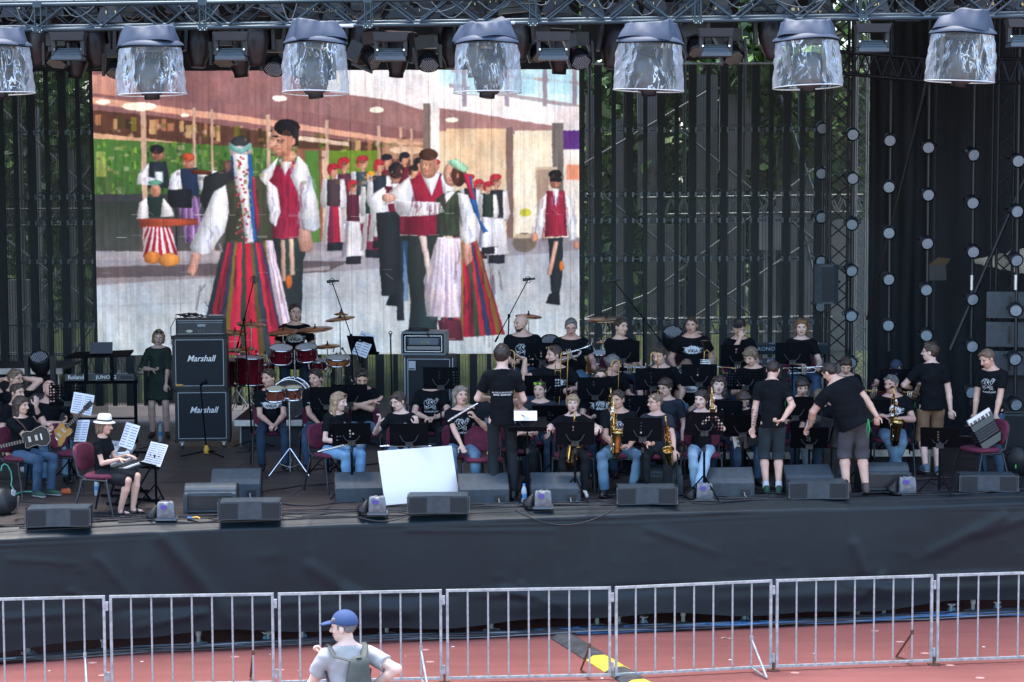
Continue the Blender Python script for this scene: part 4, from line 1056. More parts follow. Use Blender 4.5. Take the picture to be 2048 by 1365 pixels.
for n_,(px,py,rx,ry,br,lab) in enumerate(((113,128,24,6,0,'tilted round wash light below the first strobe'),(232,150,24,10,0,'round wash light half hidden by the second rain hood'),(447,126,22,4,0,'round wash light with dull cells below the second strobe'),(547,140,38,8,1,'round wash light with bright cells left of the third rain hood'),
  (752,122,25,-60,0,'small slice of a wash light below the third strobe'),(858,132,34,-4,1,'round wash light with bright cells left of the fourth rain hood'),(1083,115,24,-12,0,'round wash light with dull cells below the fourth strobe'),(1163,126,38,-14,1,'round wash light with bright cells right of the fourth strobe'),
  (1396,104,26,-14,0,'round wash light with dull cells below the fifth strobe'),(1468,118,34,-18,0,'round wash light against the green gap right of the fifth strobe'),(1640,60,30,0,0,'wash light tucked above the sixth rain hood'))):
 src = w1 if br else w2
 used_ = u1 if br else u2
 o = copy_tree(src) if used_ else src
 if br:u1 = True
 else:u2 = True
 p = PD(px,py,24.6)
 o.matrix_world = Matrix.Translation(p) @ rot(-rx,ry,0)
 o['label'] = lab; o['group'] = 'LED wash lights under the trusses'
 arm_for(o,rot(rx,-ry,0) if True else None)
def spot():
 t = thing('spot_light','spot','stage light')
 mb = MB(); mb.lathe([(0,.30),(.10,.29),(.155,.18),(.16,.0),(.135,-.14),(.10,-.22),(.098,-.28),(.08,-.285),(0,-.27)],20); mb.build('head',M_brownish,t)
 mb = MB()
 for s_ in (-1,1):mb.box((s_*.195,0,.12),(.045,.15,.40))
 mb.box((0,0,.36),(.44,.2,.06)); mb.box((0,0,.47),(.34,.28,.15)); mb.build('yoke',M_beam,t)
 return t
def spot_where(px):
 H_ = [0,304,631,975,1297,1615,1919]; O_ = ['first','second','third','fourth','fifth','sixth','last']; k = max(q for q in range(7) if H_[q] <= px); n_ = int((px - H_[k]) // 55)
 return ['just right of','a little right of','well right of','far right of','halfway past','furthest right of'][min(5,n_)] + ' the ' + O_[k] + ' rain hood'
p0 = spot(); first = True
for i,(px,py,d,lx,ly) in enumerate(((76,95,25.3,4,3),(190,100,26,0,-6),(258,92,24.2,8,0),(397,98,25.8,-5,4),(513,92,24.4,3,-2),(590,112,26.0,10,8),(720,92,25.0,0,4),(905,100,25.8,-6,-3),(940,92,25.1,6,5),
  (1034,84,24.4,2,-5),(1228,100,25.2,-4,10),(1330,92,25.5,12,-2),(1385,84,26.2,4,3),(1542,80,24.6,-2,-4),(1240,96,26.2,0,6),(40,102,26.4,4,3),(155,120,26.3,-3,5),(478,118,26.2,4,-6),(795,118,26.1,-2,4),(1120,112,26.4,3,3))):
 o = p0 if first else copy_tree(p0); first = False
 o.matrix_world = Matrix.Translation(PD(px,py - 5,d)) @ rot(lx,ly,random.uniform(-30,30))
 o['group'] = 'dark spot lights hanging among the trusses'
 o['label'] = 'dark spot light ' + spot_where(px) + (' and set back' if d > 25.5 else '')
M_amber = mat('brass_fitting',(0.75,0.55,0.25),0.35,.8)
mb = MB(); rs = np.random.RandomState(8)
for i in range(34):
 px = -30 + 64*i + rs.uniform(-14,14); p = PD(px,20 + rs.uniform(-8,14),24.0 + rs.uniform(0,1.5))
 mb.box(p,(.30 + rs.uniform(0,.1),.2,.16),taper=.7); mb.box(p + Vector((0,0,.13)),(.18,.1,.1)); mb.box(p + Vector((.02,-.11,-.01)),(.09,.01,.03),mat=1)
 for q_ in range(3):xx_ = rs.uniform(-.15,.15); mb.tube([p + Vector((xx_,-.12,.06)),p + Vector((xx_ + .006,-.12,.025))],.008,5,2)
o = stuff(mb.build('hanging_gear',[M_brownish,M_strobe2,M_amber])); o['label'] = 'dark clamps, boxes and fittings crowded inside the truss bay'; o['category'] = 'stage gear'
mb = MB()
for i in range(46):
 px = -20 + 45*i + rs.uniform(-25,25); w = rs.uniform(30,110); d_ = 22.35 + rs.uniform(0,.5); sag = rs.uniform(12,46); y0 = rs.uniform(-4,24) - px*.012
 pts = [PD(px + w*q_/9,y0 + sag*math.sin(math.pi*q_/9) + rs.uniform(-2,2),d_) for q_ in range(10)]
 mb.tube(pts,.006,5,rs.randint(2))
o = stuff(mb.build('rig_cables',[M_cable,M_cable_grey])); o['label'] = 'black and grey cables looping between the bars of the front truss'; o['category'] = 'cables'
for px,py in ((677,53),(1000,50)):
 p = PD(px,py - (px - 600)*.008,22.25); mb = MB(); mb.tube([p,p + Vector((.17,0,0.003))],.02,8); tag(mb.build('tape_roll',M_paper),'white sleeve on the front truss ' + ('near the third rain hood' if px < 800 else 'above the fourth rain hood'),'cable sleeve')
def vtruss(name,px,w,d,y0,y1,mt,label,nn,r=.022,z0=STAGE):
 p = PD(px,300,d); root = thing(name,label,'truss',(p.x,d,z0)); H = 8.4 - z0
 for cx,cy in ((0,0),(w,0),(0,w),(w,w)):
  mb = MB(); mb.tube([(cx,cy,0),(cx,cy,H)],r,6); mb.build('upright',mt,root)
 e = H/nn
 m1 = MB(); m1.tube([(0,0,0),(w,0,e/2)],r*.5,5); m1 = m1.mesh('brace'); m2 = MB(); m2.tube([(w,0,e/2),(0,0,e)],r*.5,5); m2 = m2.mesh('brace')
 m3 = MB(); m3.tube([(0,w,e/2),(w,w,0)],r*.5,5); m3 = m3.mesh('brace'); m4 = MB(); m4.tube([(0,w,e/2),(w,w,e)],r*.5,5); m4 = m4.mesh('brace')
 for m_ in (m1,m2,m3,m4):m_.materials.append(mt)
 for i in range(nn):
  for m_ in (m1,m2,m3,m4):link('brace',m_,None,root,(0,0,e*i))
 return root
vtruss('truss_tower',1661,.31,27.9,0,0,M_truss_dark,'black truss tower standing right of the LED wall',13)
vtruss('truss_tower',1714,.17,30.4,0,0,M_scaff,'slim silver ladder truss behind the black tower',26,.012)
vtruss('truss_tower',1996,.3,26.9,0,0,M_truss_dark,'black truss tower at the far right behind the lamps',13)
mb = MB(); a,b = PD(2000,470,26.5),PD(1900,700,26.5); mb.tube([a + (a - b)*.6,b],.03,6)
tag(mb.build('brace_pole',M_truss_dark),'black diagonal pole leaning before the right drape','pole')
mb = MB(); a,b = PD(1845,200,28.0),PD(1735,640,28.6); mb.tube([a + (a - b)*.4,b],.025,6)
tag(mb.build('brace_pole',M_truss_dark),'thin black diagonal brace right of the tower','pole')
cols = [
 ('first pipe, beside the LED wall',28.4,[(1645,258),(1643,348),(1643,436),(1643,524),(1642,614),(1642,704)]),
 ('second pipe, on the truss tower',27.5,[(1706,270),(1706,358),(1704,450),(1704,543),(1703,633),(1702,727)]),
 ('third pipe, in front of the pleated drape',27.1,[(1780,282),(1778,375),(1778,467),(1778,560),(1777,652)]),
 ('fourth pipe, above the player in the dark blue cap',26.7,[(1857,296),(1857,391),(1855,488),(1853,581),(1853,672)]),
 ('fifth pipe, above the downward looking man',26.4,[(1948,311),(1946,407),(1947,505),(1946,600),(1945,694),(1943,786)]),
 ('last pipe near the right edge',25.7,[(2037,323),(2035,424),(2034,522),(2032,622),(2031,720),(2033,811)])]
t = thing('blinder_lamp','lamp','stage lamp')
mb = MB(); mb.lathe([(0,.19),(.05,.185),(.082,.15),(.094,.05),(.094,0),(.082,-.006)],20); mb.build('housing',M_blackmetal,t)
mb = MB(); mb.lathe([(0,-.004),(.074,-.001)],20); mb.build('lens',M_lens,t)
mb = MB(); mb.tube([(-.09,0,.06),(-.115,0,.07),(-.115,.0,.17),(0,.0,.20),(.115,0,.17),(.115,0,.07),(.09,0,.06)],.009,5); mb.build('bracket',M_blackmetal,t)
lamp0 = t; first = True
ORD = ['topmost','second','third','fourth','fifth','lowest']
for ci,(nm,d,pts) in enumerate(cols):
 pt,pb = PD(pts[0][0] + 4,300,d),PD(pts[-1][0],pts[-1][1],d)
 zb = max(STAGE + .7,PD(0,pts[-1][1] + 60,d).z)
 mb = MB(); mb.tube([(pt.x,d + .13,8.4),(PD(pts[-1][0] + 4,700,d).x,d + .13,zb)],.024,8)
 if ci >= 4:mb.tube([(pt.x + (.0),d + .13,PD(0,560,d).z),(pt.x,d + .13,PD(0,590,d).z)],.03,8,1)
 tag(mb.build('lamp_pipe',[M_blackmetal,M_alu]),'black vertical pipe carrying round lamps: ' + nm,'pipe')
 for k,(px,py) in enumerate(pts):
  o = lamp0 if first else copy_tree(lamp0); first = False
  o.matrix_world = Matrix.Translation(PD(px,py,d)) @ rot(-90 + 16 + random.uniform(-5,5),0,random.uniform(-14,10))
  which = 'lowest' if k == len(pts) - 1 else ORD[k]
  o['label'] = which + ' round grey lamp on the ' + nm
  o['group'] = 'round lamps on the pipes at the right'
p = PD(1652,607,27.6)
root = thing('side_fill_speaker','black angular loudspeaker mounted at the truss tower over the first lamp pipe','speaker',p,-8)
mb = MB(); poly = [(-.17,-.10),(-.07,-.18),(.10,-.18),(.17,-.10),(.12,.16),(-.12,.16)]
mb.prism(poly,.56); mb.build('cabinet',M_speaker,root)
mb = MB(); mb.prism([(-.065,-.188),(.095,-.188),(.095,-.182),(-.065,-.182)],.5,tr(0,0,.03)); mb.build('grille',M_grille,root)
mb = MB(); mb.tube([(.0,.1,.3),(.2,.2,.3)],.02,6); mb.build('bracket',M_blackmetal,root)
p = PD(1872,545,27.4); root = thing('floodlight','black box floodlight with open flap between the fourth and fifth lamp pipes','stage light',p)
mb = MB(); mb.box((0,0,0),(.26,.2,.22),taper=.9); mb.build('housing',M_black,root)
mb = MB(); mb.add([(-.13,-.10,.11),(.13,-.10,.11),(.16,-.2,.2),(-.02,-.22,.22)],[(0,1,2,3)]); mb.build('flap',mat('flap_brass',(.28,.22,.14),.4,.3),root)
def array_box(x,y,z,w,h,lab,i):
 root = thing('line_array_speaker',lab,'speaker',(x,y,z),-14,'line array boxes at the right edge')
 mb = MB(); mb.add([(-w/2,-.28,0),(w/2,-.28,0),(w/2,.25,.03),(-w/2,.25,.03),(-w/2,-.28,h),(w/2,-.28,h),(w/2,.25,h - .03),(-w/2,.25,h - .03)],[(0,3,2,1),(4,5,6,7),(0,1,5,4),(1,2,6,5),(2,3,7,6),(3,0,4,7)]); mb.build('cabinet',M_speaker,root)
 mb = MB(); mb.box((-w*.18,-.285,h/2),(.05,.02,h*.7)); mb.tube([(-w*.18,-.3,h*.2),(-w*.18,-.32,h*.5),(-w*.18,-.3,h*.8)],.008,5); mb.build('rigging',M_blackmetal,root)
 mb = MB()
 for k in range(3):mb.box((.12,-.286,h*(.25 + .25*k)),(.18,.012,.022))
 mb.build('slot',M_black,root)
for i,(z,h,lab) in enumerate((((PD(0,644,26.3).z),.37,'topmost of the three flown speaker boxes at the right edge'),(PD(0,701,26.3).z,.35,'middle flown speaker box at the right edge'),(PD(0,757,26.3).z,.34,'lowest flown speaker box at the right edge'))):
 array_box(PD(2045,600,26.3).x,26.3,z + .004,.95,h - .012,lab,i)
x = PD(2050,800,26.4).x; root = thing('subwoofer','tall black subwoofer stack below the flown boxes at the right edge','speaker',(x,26.5,STAGE),-10)
for k in range(2):
 mb = MB(); mb.box((0,0,.32 + k*.6),(.9,.6,.59)); mb.build('cabinet',M_speaker,root)
 mb = MB(); mb.box((0,-.303,.32 + k*.6),(.84,.008,.53)); mb.build('grille',M_grille,root)
a,b,c_,d_ = PD(1948,520,27.6),PD(2100,486,27.0),PD(2100,560,27.0),PD(1952,528,27.6)
mb = MB(); n = 14; vv = []; ff = []
for i in range(n + 1):
 t_ = i/n; top = a.lerp(b,t_) ; bot = d_.lerp(c_,t_); w_ = .02*math.sin(i*1.9)
 vv += [tuple(top + Vector((0,w_,.01*math.sin(i*3)))),tuple(bot + Vector((0,-w_,.012*math.sin(i*2.3))))]
for i in range(n):ff.append((2*i,2*i + 1,2*i + 3,2*i + 2))
mb.add(vv,ff,0,True); vv2 = [(v[0],v[1] + .03,v[2]) for v in vv]; mb.add(vv2,[f[::-1] for f in ff],0,True)
tag(mb.build('tarpaulin',mat('beige_tarp',(.42,.37,.29),.6,0,.4,4)),'pale crumpled tarpaulin showing in the gap of the right drape','tarpaulin')
# ================================================================ stage furniture
def chair():
 t = thing('stacking_chair','chair','chair')
 def pad(w,h,n=20,p=3.0):
  return [(w*np.sign(math.cos(a))*abs(math.cos(a)) ** (2/p),h*np.sign(math.sin(a))*abs(math.sin(a)) ** (2/p)) for a in np.linspace(0,2*math.pi,n + 1)[:-1]]
 mb = MB(); P_ = pad(.235,.205); n = len(P_)
 vv = [(x*.9,y*.9 - .02,.43) for x,y in P_] + [(x,y - .02,.445) for x,y in P_] + [(x,y - .02,.465) for x,y in P_] + [(x*.85,y*.85 - .02,.485) for x,y in P_]
 ff = [(j*n + i,j*n + (i + 1) % n,(j + 1)*n + (i + 1) % n,(j + 1)*n + i) for j in range(3) for i in range(n)] + [tuple(3*n + i for i in range(n)),tuple(range(n))[::-1]]
 mb.add(vv,ff,0,True); mb.build('seat',M_maroon,t)
 def back(off,sc_,nm,m_):
  mb = MB(); P_ = pad(.225*sc_,.155*sc_); vv = []
  for dy,k in ((-.018,.9),(-.012,1),(.008,1),(.016,.9)):
   for x,z in P_:vv.append((x*k,.215 + off + dy + .035*(1 - (x/.24) ** 2) + z*k*.22,.66 + z*k))
  ff = [(j*n + i,j*n + (i + 1) % n,(j + 1)*n + (i + 1) % n,(j + 1)*n + i) for j in range(3) for i in range(n)] + [tuple(3*n + i for i in range(n)),tuple(range(n))[::-1]]
  mb.add(vv,ff,0,True); mb.build(nm,m_,t)
 back(0,1,'backrest',M_maroon); back(.022,.99,'back_shell',M_chairshell)
 for sx in (-1,1):
  for pts,nm in (([(sx*.20,.12,.43),(sx*.245,.14,.42),(sx*.265,.25,0)],'leg'),([(sx*.20,-.15,.43),(sx*.245,-.17,.42),(sx*.265,-.26,0)],'leg')):
   mb = MB(); mb.tube(pts,.0135,8); mb.build(nm,M_chairleg,t)
  mb = MB(); mb.tube([(sx*.245,-.165,.42),(sx*.247,.14,.425)],.0125,6); mb.build('side_rail',M_chairleg,t)
  mb = MB(); mb.tube([(sx*.21,.10,.425),(sx*.215,.20,.47),(sx*.21,.235,.62)],.011,6,flat=1.6); mb.build('back_support',M_chairleg,t)
 return t
CH0 = chair(); CH_USED = [False]
def put_chair(pos,yaw,label,group='maroon stacking chairs'):
 o = CH0 if not CH_USED[0] else copy_tree(CH0); CH_USED[0] = True
 o.location = pos; o.rotation_euler = (0,0,R(yaw)); o['label'] = label; o['group'] = group
 return o
def desk_mesh(holes):
 """a folded sheet-metal desk with real punched holes; holes = set of (col,row) on a 12 x 7 grid"""
 W,Hh = .455,.29; nc,nr = 12,7; cw,ch = W/nc,Hh/nr; mb = MB()
 for c in range(nc):
  for r_ in range(nr):
   x0,z0 = -W/2 + c*cw,r_*ch
   if (c,r_) in holes:
    sq = [(x0 + cw*a,z0 + ch*b) for a,b in ((0,0),(.5,0),(1,0),(1,.5),(1,1),(.5,1),(0,1),(0,.5))]
    rr = .0132; ci = [(x0 + cw/2 + rr*math.cos(a),z0 + ch/2 + rr*math.sin(a)) for a in [R(-135 + 45*k) for k in range(8)]]
    vv = [(x,0,z) for x,z in sq] + [(x,0,z) for x,z in ci]
    mb.add(vv,[(k,(k + 1) % 8,8 + (k + 1) % 8,8 + k) for k in range(8)])
   else:mb.add([(x0,0,z0),(x0 + cw,0,z0),(x0 + cw,0,z0 + ch),(x0,0,z0 + ch)],[(0,1,2,3)])
 for x in (-W/2,W/2):mb.box((x,.002,Hh/2),(.006,.008,Hh))
 mb.box((0,.002,Hh),(W,.008,.006))
 me = mb.mesh('desk'); me.materials.append(M_stand); return me
HO = {'mid':{(6,2),(6,3),(6,4),(6,5)},'two':{(5,3),(6,2),(6,3),(6,4),(9,1),(9,2),(10,1),(10,2),(10,3)},'side':{(c,r) for c in (0,1) for r in range(6)} | {(6,4),(6,5),(6,3)},
  'full':{(c,r) for c in range(0,7) for r in range(2,6)} | {(0,1),(1,1),(0,0),(1,0),(10,5),(10,4)},'most':{(c,r) for c in range(12) for r in range(1,7) if (c*7 + r*3) % 11},'plain':{(6,4),(6,5)}}
DM = {k:desk_mesh(v) for k,v in HO.items()}
STG = 'black music stands'
def music_stand(px,py,d,zf,yaw=180,tilt=22,kind='mid',label='',paper=False,wide=1.0):
 """desk centre seen at (px, py) at distance d; yaw is the way the reader looks from: 180 = desk back towards the audience"""
 c = PD(px,py,d); root = thing('music_stand',label,'music stand',(c.x,c.y,zf),yaw,STG)
 h = c.z - zf - .145
 Md = tr(0,-.02,h) @ rot(-tilt,0,0)
 o = link('desk',DM[kind],None,root,M=Md @ Matrix.Diagonal((wide,1,1,1)))
 mb = MB(); mb.box((0,-.03,-.003),(.455*wide,.06,.005)); mb.box((0,-.058,.008),(.455*wide,.004,.022)); mb.build('ledge',M_stand,root,M=Md)
 mb = MB(); mb.tube([(0,.035,h + .03),(0,.03,.35)],.011,8); mb.tube([(0,.03,.6),(0,.03,.05)],.015,8); mb.build('pole',M_stand,root)
 mb = MB(); mb.cyl((0,.03,.58),(0,.03,.64),.021,8); mb.tube([(0,.03,.61),(.045,.03,.61)],.007,5); mb.box((0,.02,h + .02),(.09,.05,.06)); mb.build('clamp',M_blackmetal,root)
 mb = MB(); mb.tube([(-.11,.02,h + .13),(-.07,.04,h + .06),(0,.045,h + .035),(.07,.04,h + .06),(.11,.02,h + .13)],.007,5); mb.build('bracket',M_chairleg,root)
 for k in range(3):
  a = R(90 + 120*k + 35); mb = MB(); mb.tube([(0.0,.03,.30),(.26*math.cos(a),.03 + .26*math.sin(a),.012)],.009,6); mb.tube([(0,.03,.10),(.14*math.cos(a),.03 + .14*math.sin(a),.145)],.006,5); mb.build('leg',M_stand,root)
 if paper:
  mb = MB(); mb.box((0,-.006,.148),(.42,.004,.27)); mb.box((.0,-.0095,.148),(.003,.002,.27),mat=1)
  for k in range(9):mb.box((-.105,-.0095,.05 + k*.026),(.17,.001,.007),mat=1); mb.box((.105,-.0095,.05 + k*.026),(.17,.001,.007),mat=1)
  o = mb.build('sheet_music',[M_paper,M_ink],None,M=root.matrix_basis @ Md) if False else None
  ob = mb.build('sheet_music',[M_paper,M_ink]); ob.matrix_world = Matrix.Translation(root.location) @ Matrix.Rotation(R(yaw),4,'Z') @ Md
  tag(ob,'open sheet music ' + paper,'sheet music')
 return root
def wedge_back():
 t = thing('stage_monitor','w','stage monitor')
 prof = [(-.20,0),(-.20,.17),(-.145,.225),(.02,.33),(.06,.33),(.25,.02),(.25,0)]
 W = .575; mb = MB(); n = len(prof)
 vv = [(-W/2,y,z) for y,z in prof] + [(W/2,y,z) for y,z in prof]
 mb.add(vv,[tuple(range(n)),tuple(range(n,2*n))[::-1]] + [(i,n + i,n + (i + 1) % n,(i + 1) % n) for i in range(n)]); mb.build('cabinet',M_speaker,t)
 mb = MB();
 for s_ in (-1,1):mb.prism([(-.20,0),(-.20,.15),(-.16,.215),(.02,.335),(.065,.335),(.255,.02),(.255,0)],.012,tr(s_*(W/2 + .006) - .006,0,0) @ Matrix(((0,0,1,0),(1,0,0,0),(0,1,0,0),(0,0,0,1))))
 stuff(mb.build('side_plate',M_black,t))
 mb = MB(); mb.box((W*.32,-.202,.06),(.12,.006,.075)); mb.build('socket_plate',M_black,t)
 mb = MB(); mb.tube([(W*.30,-.21,.06),(W*.30,-.24,.03),(W*.33,-.27,.008)],.009,5); mb.build('plug',M_cable_grey,t)
 return t
def wedge_round():
 t = thing('stage_monitor','w','stage monitor')
 W = .60; prof = [(-.20,0)] + [(-.20 + .02*(1 - math.cos(a)),.23 + .0*a) for a in (0,)] + [(-.16 + .17*(1 - math.cos(a))*.9,.24 + .10*math.sin(a)) for a in np.linspace(0.1,1.5,6)] + [(.16,.30),(.24,.05),(.24,0)]
 n = len(prof); mb = MB(); vv = [(-W/2,y,z) for y,z in prof] + [(W/2,y,z) for y,z in prof]
 mb.add(vv,[tuple(range(n)),tuple(range(n,2*n))[::-1]] + [(i,n + i,n + (i + 1) % n,(i + 1) % n) for i in range(n)]); mb.build('cabinet',M_grille,t)
 mb = MB()
 for s_ in (-1,1):mb.box((s_*(W/2 - .02),-.212,.12),(.05,.03,.24))
 mb.box((0,-.2125,.235),(W - .092,.028,.035)); mb.box((0,-.2125,.045),(W - .092,.028,.018)); mb.build('frame',M_speaker,t)
 mb = MB();
 vv = [(-W/2 + .01,y - .004,z + .004) for y,z in prof[1:8]] + [(W/2 - .01,y - .004,z + .004) for y,z in prof[1:8]]
 mb.add(vv,[(i,7 + i,8 + i,i + 1) for i in range(6)],0); mb.build('top_shell',M_speaker,t)
 mb = MB(); mb.box((0,-.203,.14),(W - .1,.006,.16)); mb.build('recess',M_black,t)
 return t
def double_fill():
 t = thing('front_fill_speaker','w','speaker')
 W,Hh,D = .68,.205,.32
 for s_ in (-1,1):
  mb = MB(); a = s_*W/2
  xs = [(0.0,-.135),(a*.99,-.17),(a*.99,D/2),(0,D/2)]
  if s_ < 0:xs = xs[::-1]
  mb.prism(xs,Hh,tr(0,0,.008)); mb.build('cabinet',M_speaker,t)
  mb = MB(); x0,x1 = s_*.135,s_*(W/2 - .012); y0 = -.135 - .035*(abs(x0)/(W/2)) - .004; y1 = -.135 - .035*(abs(x1)/(W/2)) - .004
  mb.add([(x0,y0,.022),(x1,y1,.022),(x1,y1,Hh - .01),(x0,y0,Hh - .01),(x0,y0 + .02,.022),(x1,y1 + .02,.022),(x1,y1 + .02,Hh - .01),(x0,y0 + .02,Hh - .01)],[(0,1,2,3),(4,7,6,5),(0,4,5,1),(3,2,6,7),(0,3,7,4),(1,5,6,2)]); mb.build('grille',M_grille,t)
  mb = MB();
  for z in (.045,Hh - .03):
   mb.lathe([(0,-.004),(.008,-.004),(.008,0)],8,tr(s_*.10,-.146,z) @ rot(90,0,0))
  mb.build('screw',M_black,t)
  mb = MB(); e = s_*(W/2 + .006)
  mb.box((e,-.10,.12),(.012,.14,.22)); mb.tube([(e + s_*.008,-.168,.05),(e + s_*.008,-.168,.19)],.006,5,1); mb.box((e + s_*.006,-.17,.035),(.018,.014,.03),mat=1); mb.box((e + s_*.006,-.17,.20),(.018,.014,.02),mat=1); mb.build('rigging_plate',[M_black,M_rail],t)
 mb = MB(); mb.lathe([(0,-.003),(.009,-.003),(.009,0)],8,tr(-.30,-.172,.11) @ rot(90,0,0)); mb.build('badge',M_alu,t)
 return t
def hooded_floor():
 t = thing('covered_floor_light','w','stage light')
 m = mat('grey_pvc_hood',(.14,.155,.17),.35,0,.25,18,.5,22)
 mb = MB(); n = 10; vv = []; ff = []
 prof = [(-.075,.0,.10),(-.10,.05,.10),(-.095,.12,.098),(-.085,.20,.09),(-.04,.215,.08),(.06,.20,.07),(.10,.10,.08),(.11,0,.09)]
 for y,z,w in prof:
  for k in range(n + 1):
   u = -1 + 2*k/n; vv.append((u*w,y + .012*math.sin(5*u + z*40) - .01*u*u,z + .006*math.sin(7*u + y*50)))
 m_ = n + 1
 for j in range(len(prof) - 1):
  for k in range(n):ff.append((j*m_ + k,j*m_ + k + 1,(j + 1)*m_ + k + 1,(j + 1)*m_ + k))
 for k in (0,n):ff.append(tuple(j*m_ + k for j in range(len(prof))))
 mb.add(vv,ff,0,True); mb.build('hood',m,t)
 mb = MB(); mb.box((0,-.10,.012),(.235,.02,.02)); mb.box((.11,0,.012),(.02,.2,.02)); mb.box((-.11,0,.012),(.02,.2,.02)); mb.build('tray',M_strobe,t)
 mb = MB(); mb.box((-.02,-.115,.155),(.06,.006,.045)); mb.build('violet_panel',mat('violet_panel',(.09,.06,.33),.3),t)
 mb = MB(); mb.lathe([(0,.0),(.07,.0),(.085,.03),(.045,.09),(.015,.15),(0,.15)],9,tr(-.17,.03,0.02) @ rot(8,22,0) @ Matrix.Diagonal((1,1.5,1,1))); mb.tube([(-.13,-.04,.02),(-.18,-.1,.01),(-.12,-.14,.01)],.008,5); mb.build('plastic_bag',mat('black_bag',(.010,.010,.012),.55,0,0,1,.8,30),t)
 return t
def place_all(proto,items,grp,k=None):
 first = True
 for (px,py,yaw,lab) in items:
  o = proto if first else copy_tree(proto); first = False
  p = PZ(px,py,STAGE); o.location = p; o.rotation_euler = (0,0,R(yaw)); o['label'] = lab; o['group'] = grp
wb = wedge_back()
place_all(wb,[(474,992,4,'grey wedge monitor at the left, behind the dark framed one'),(720,1000,5,'grey wedge monitor standing left of the white board'),(966,1003,5,'grey wedge monitor in front of the conductor'),(1110,1001,2,'grey wedge monitor in front of the blond boy with the saxophone'),
    (1455,990,2,'grey wedge monitor between the girl in light jeans and the man with tattoos'),(1612,984,8,'grey wedge monitor between the two men in shorts')],'angular grey stage monitors')
wr = wedge_round()
place_all(wr,[(424,1024,3,'dark stage monitor with a framed recess at the left'),(1313,985,0,'dark framed stage monitor in front of the boy with glasses and saxophone'),(1764,980,2,'dark framed stage monitor below the seated tenor sax man')],'dark framed stage monitors')
df = double_fill()
place_all(df,[(121,1051,4,'leftmost double speaker lying at the stage edge, below the lady in the white hat'),(502,1037,3,'double speaker at the stage edge in front of the dark framed monitor at the left'),(877,1025,2,'double speaker at the stage edge in front of the white board'),
    (1292,1007,1,'double speaker at the stage edge below the boy with glasses'),(1633,996,0,'double speaker at the stage edge before the heavy man in grey shorts'),(1972,982,-2,'rightmost double speaker at the stage edge')],'double speakers lying along the stage edge')
hf_ = hooded_floor()
place_all(hf_,[(334,1039,3,'small light in a grey plastic hood below the keyboard music stand'),(755,1028,3,'small hooded light left of the white board'),(1086,1016,0,'small hooded light right of the conductor'),(1408,1000,0,'small hooded light in front of the girl in light jeans'),(1812,987,2,'small hooded light right of the seated tenor sax man')],'small hooded lights at the stage edge')
a,b = PZ(779,1017,STAGE),PZ(925,1004,STAGE)
root = thing('white_board','large blank white board leaning back near the stage edge','board',((a.x + b.x)/2,(a.y + b.y)/2 + .02,STAGE),math.degrees(math.atan2(b.y - a.y,b.x - a.x)) - 6)
mb = MB(); mb.box((-.045,.14,.335),(.93,.016,.655),rot(-21,-1.0,0)); mb.build('panel',M_board,root)
mb = MB(); mb.tube([(.2,.26,.60),(.22,.42,.01)],.012,6); mb.tube([(-.3,.26,.60),(-.3,.42,.01)],.012,6); stuff(mb.build('support',M_stand,root))
def cabinet(root,z,W,Hh,D,y=0):
 mb = MB(); mb.box((0,D/2 + y,z + Hh/2),(W,D,Hh)); mb.build('cabinet',M_tolex,root)
 mb = MB(); mb.box((0,y - .003,z + Hh/2),(W - .09,.006,Hh - .09)); mb.build('grille_cloth',M_cloth_grille,root)
 for s_ in (-1,1):
  mb = MB(); mb.box((s_*(W/2 - .048),y - .008,z + Hh/2),(.008,.008,Hh - .092)); mb.build('piping',M_piping,root)
  mb = MB(); mb.box((0,y - .0075,z + Hh/2 + s_*(Hh/2 - .048)),(W - .104,.008,.008)); mb.build('piping',M_piping,root)
  for s2 in (-1,1):
   mb = MB(); mb.ell((s_*(W/2 - .012),y + .006,z + Hh/2 + s2*(Hh/2 - .012)),(.028,.022,.028),8,5); mb.build('corner',M_blackmetal,root)
def text_obj(txt,M_,size,parent,mt,name='lettering',shear=0,bold=0.0,ext=.002,sx=1.0):
 cu = bpy.data.curves.new(name,'FONT'); cu.body = txt; cu.align_x = 'CENTER'; cu.align_y = 'CENTER'; cu.size = size; cu.shear = shear; cu.offset = bold*size; cu.extrude = ext; cu.resolution_u = 2
 ob = bpy.data.objects.new(name,cu); me = bpy.data.meshes.new_from_object(ob); bpy.data.objects.remove(ob); bpy.data.curves.remove(cu); me.name = name
 me.materials.clear(); me.materials.append(mt)
 return link(name,me,None,parent,M=M_ @ rot(90,0,0) @ Matrix.Diagonal((sx,1,1,1)))
DM_ = 27.7
g = PD(403,700,DM_); root = thing('guitar_cabinet','lower black guitar speaker cabinet with white script lettering, on castors','guitar cabinet',(PD(405,850,DM_).x,DM_,STAGE),3)
z_ = .09; cabinet(root,z_,.78,.76,.36); text_obj('Marshall',tr(0.02,-.016,z_ + .46),.125,root,M_white,shear=.32,bold=.012,sx=.95)
for x in (-.3,.3):
 mb = MB(); mb.lathe([(0,-.018),(.04,-.018),(.042,0),(.04,.018),(0,.018)],12,tr(x,.05,.042) @ rot(0,90,0)); mb.box((x,.05,.083),(.07,.07,.01)); mb.box((x,.075,.06),(.04,.01,.05)); mb.build('castor',M_alu,root)
root = thing('guitar_cabinet','upper black guitar speaker cabinet with white script lettering and a gold plate','guitar cabinet',(PD(402,730,DM_).x - .02,DM_,STAGE + .855),3)
cabinet(root,0,.78,.76,.34); text_obj('Marshall',tr(0.02,-.016,.44),.125,root,M_white,shear=.32,bold=.012,sx=.95)
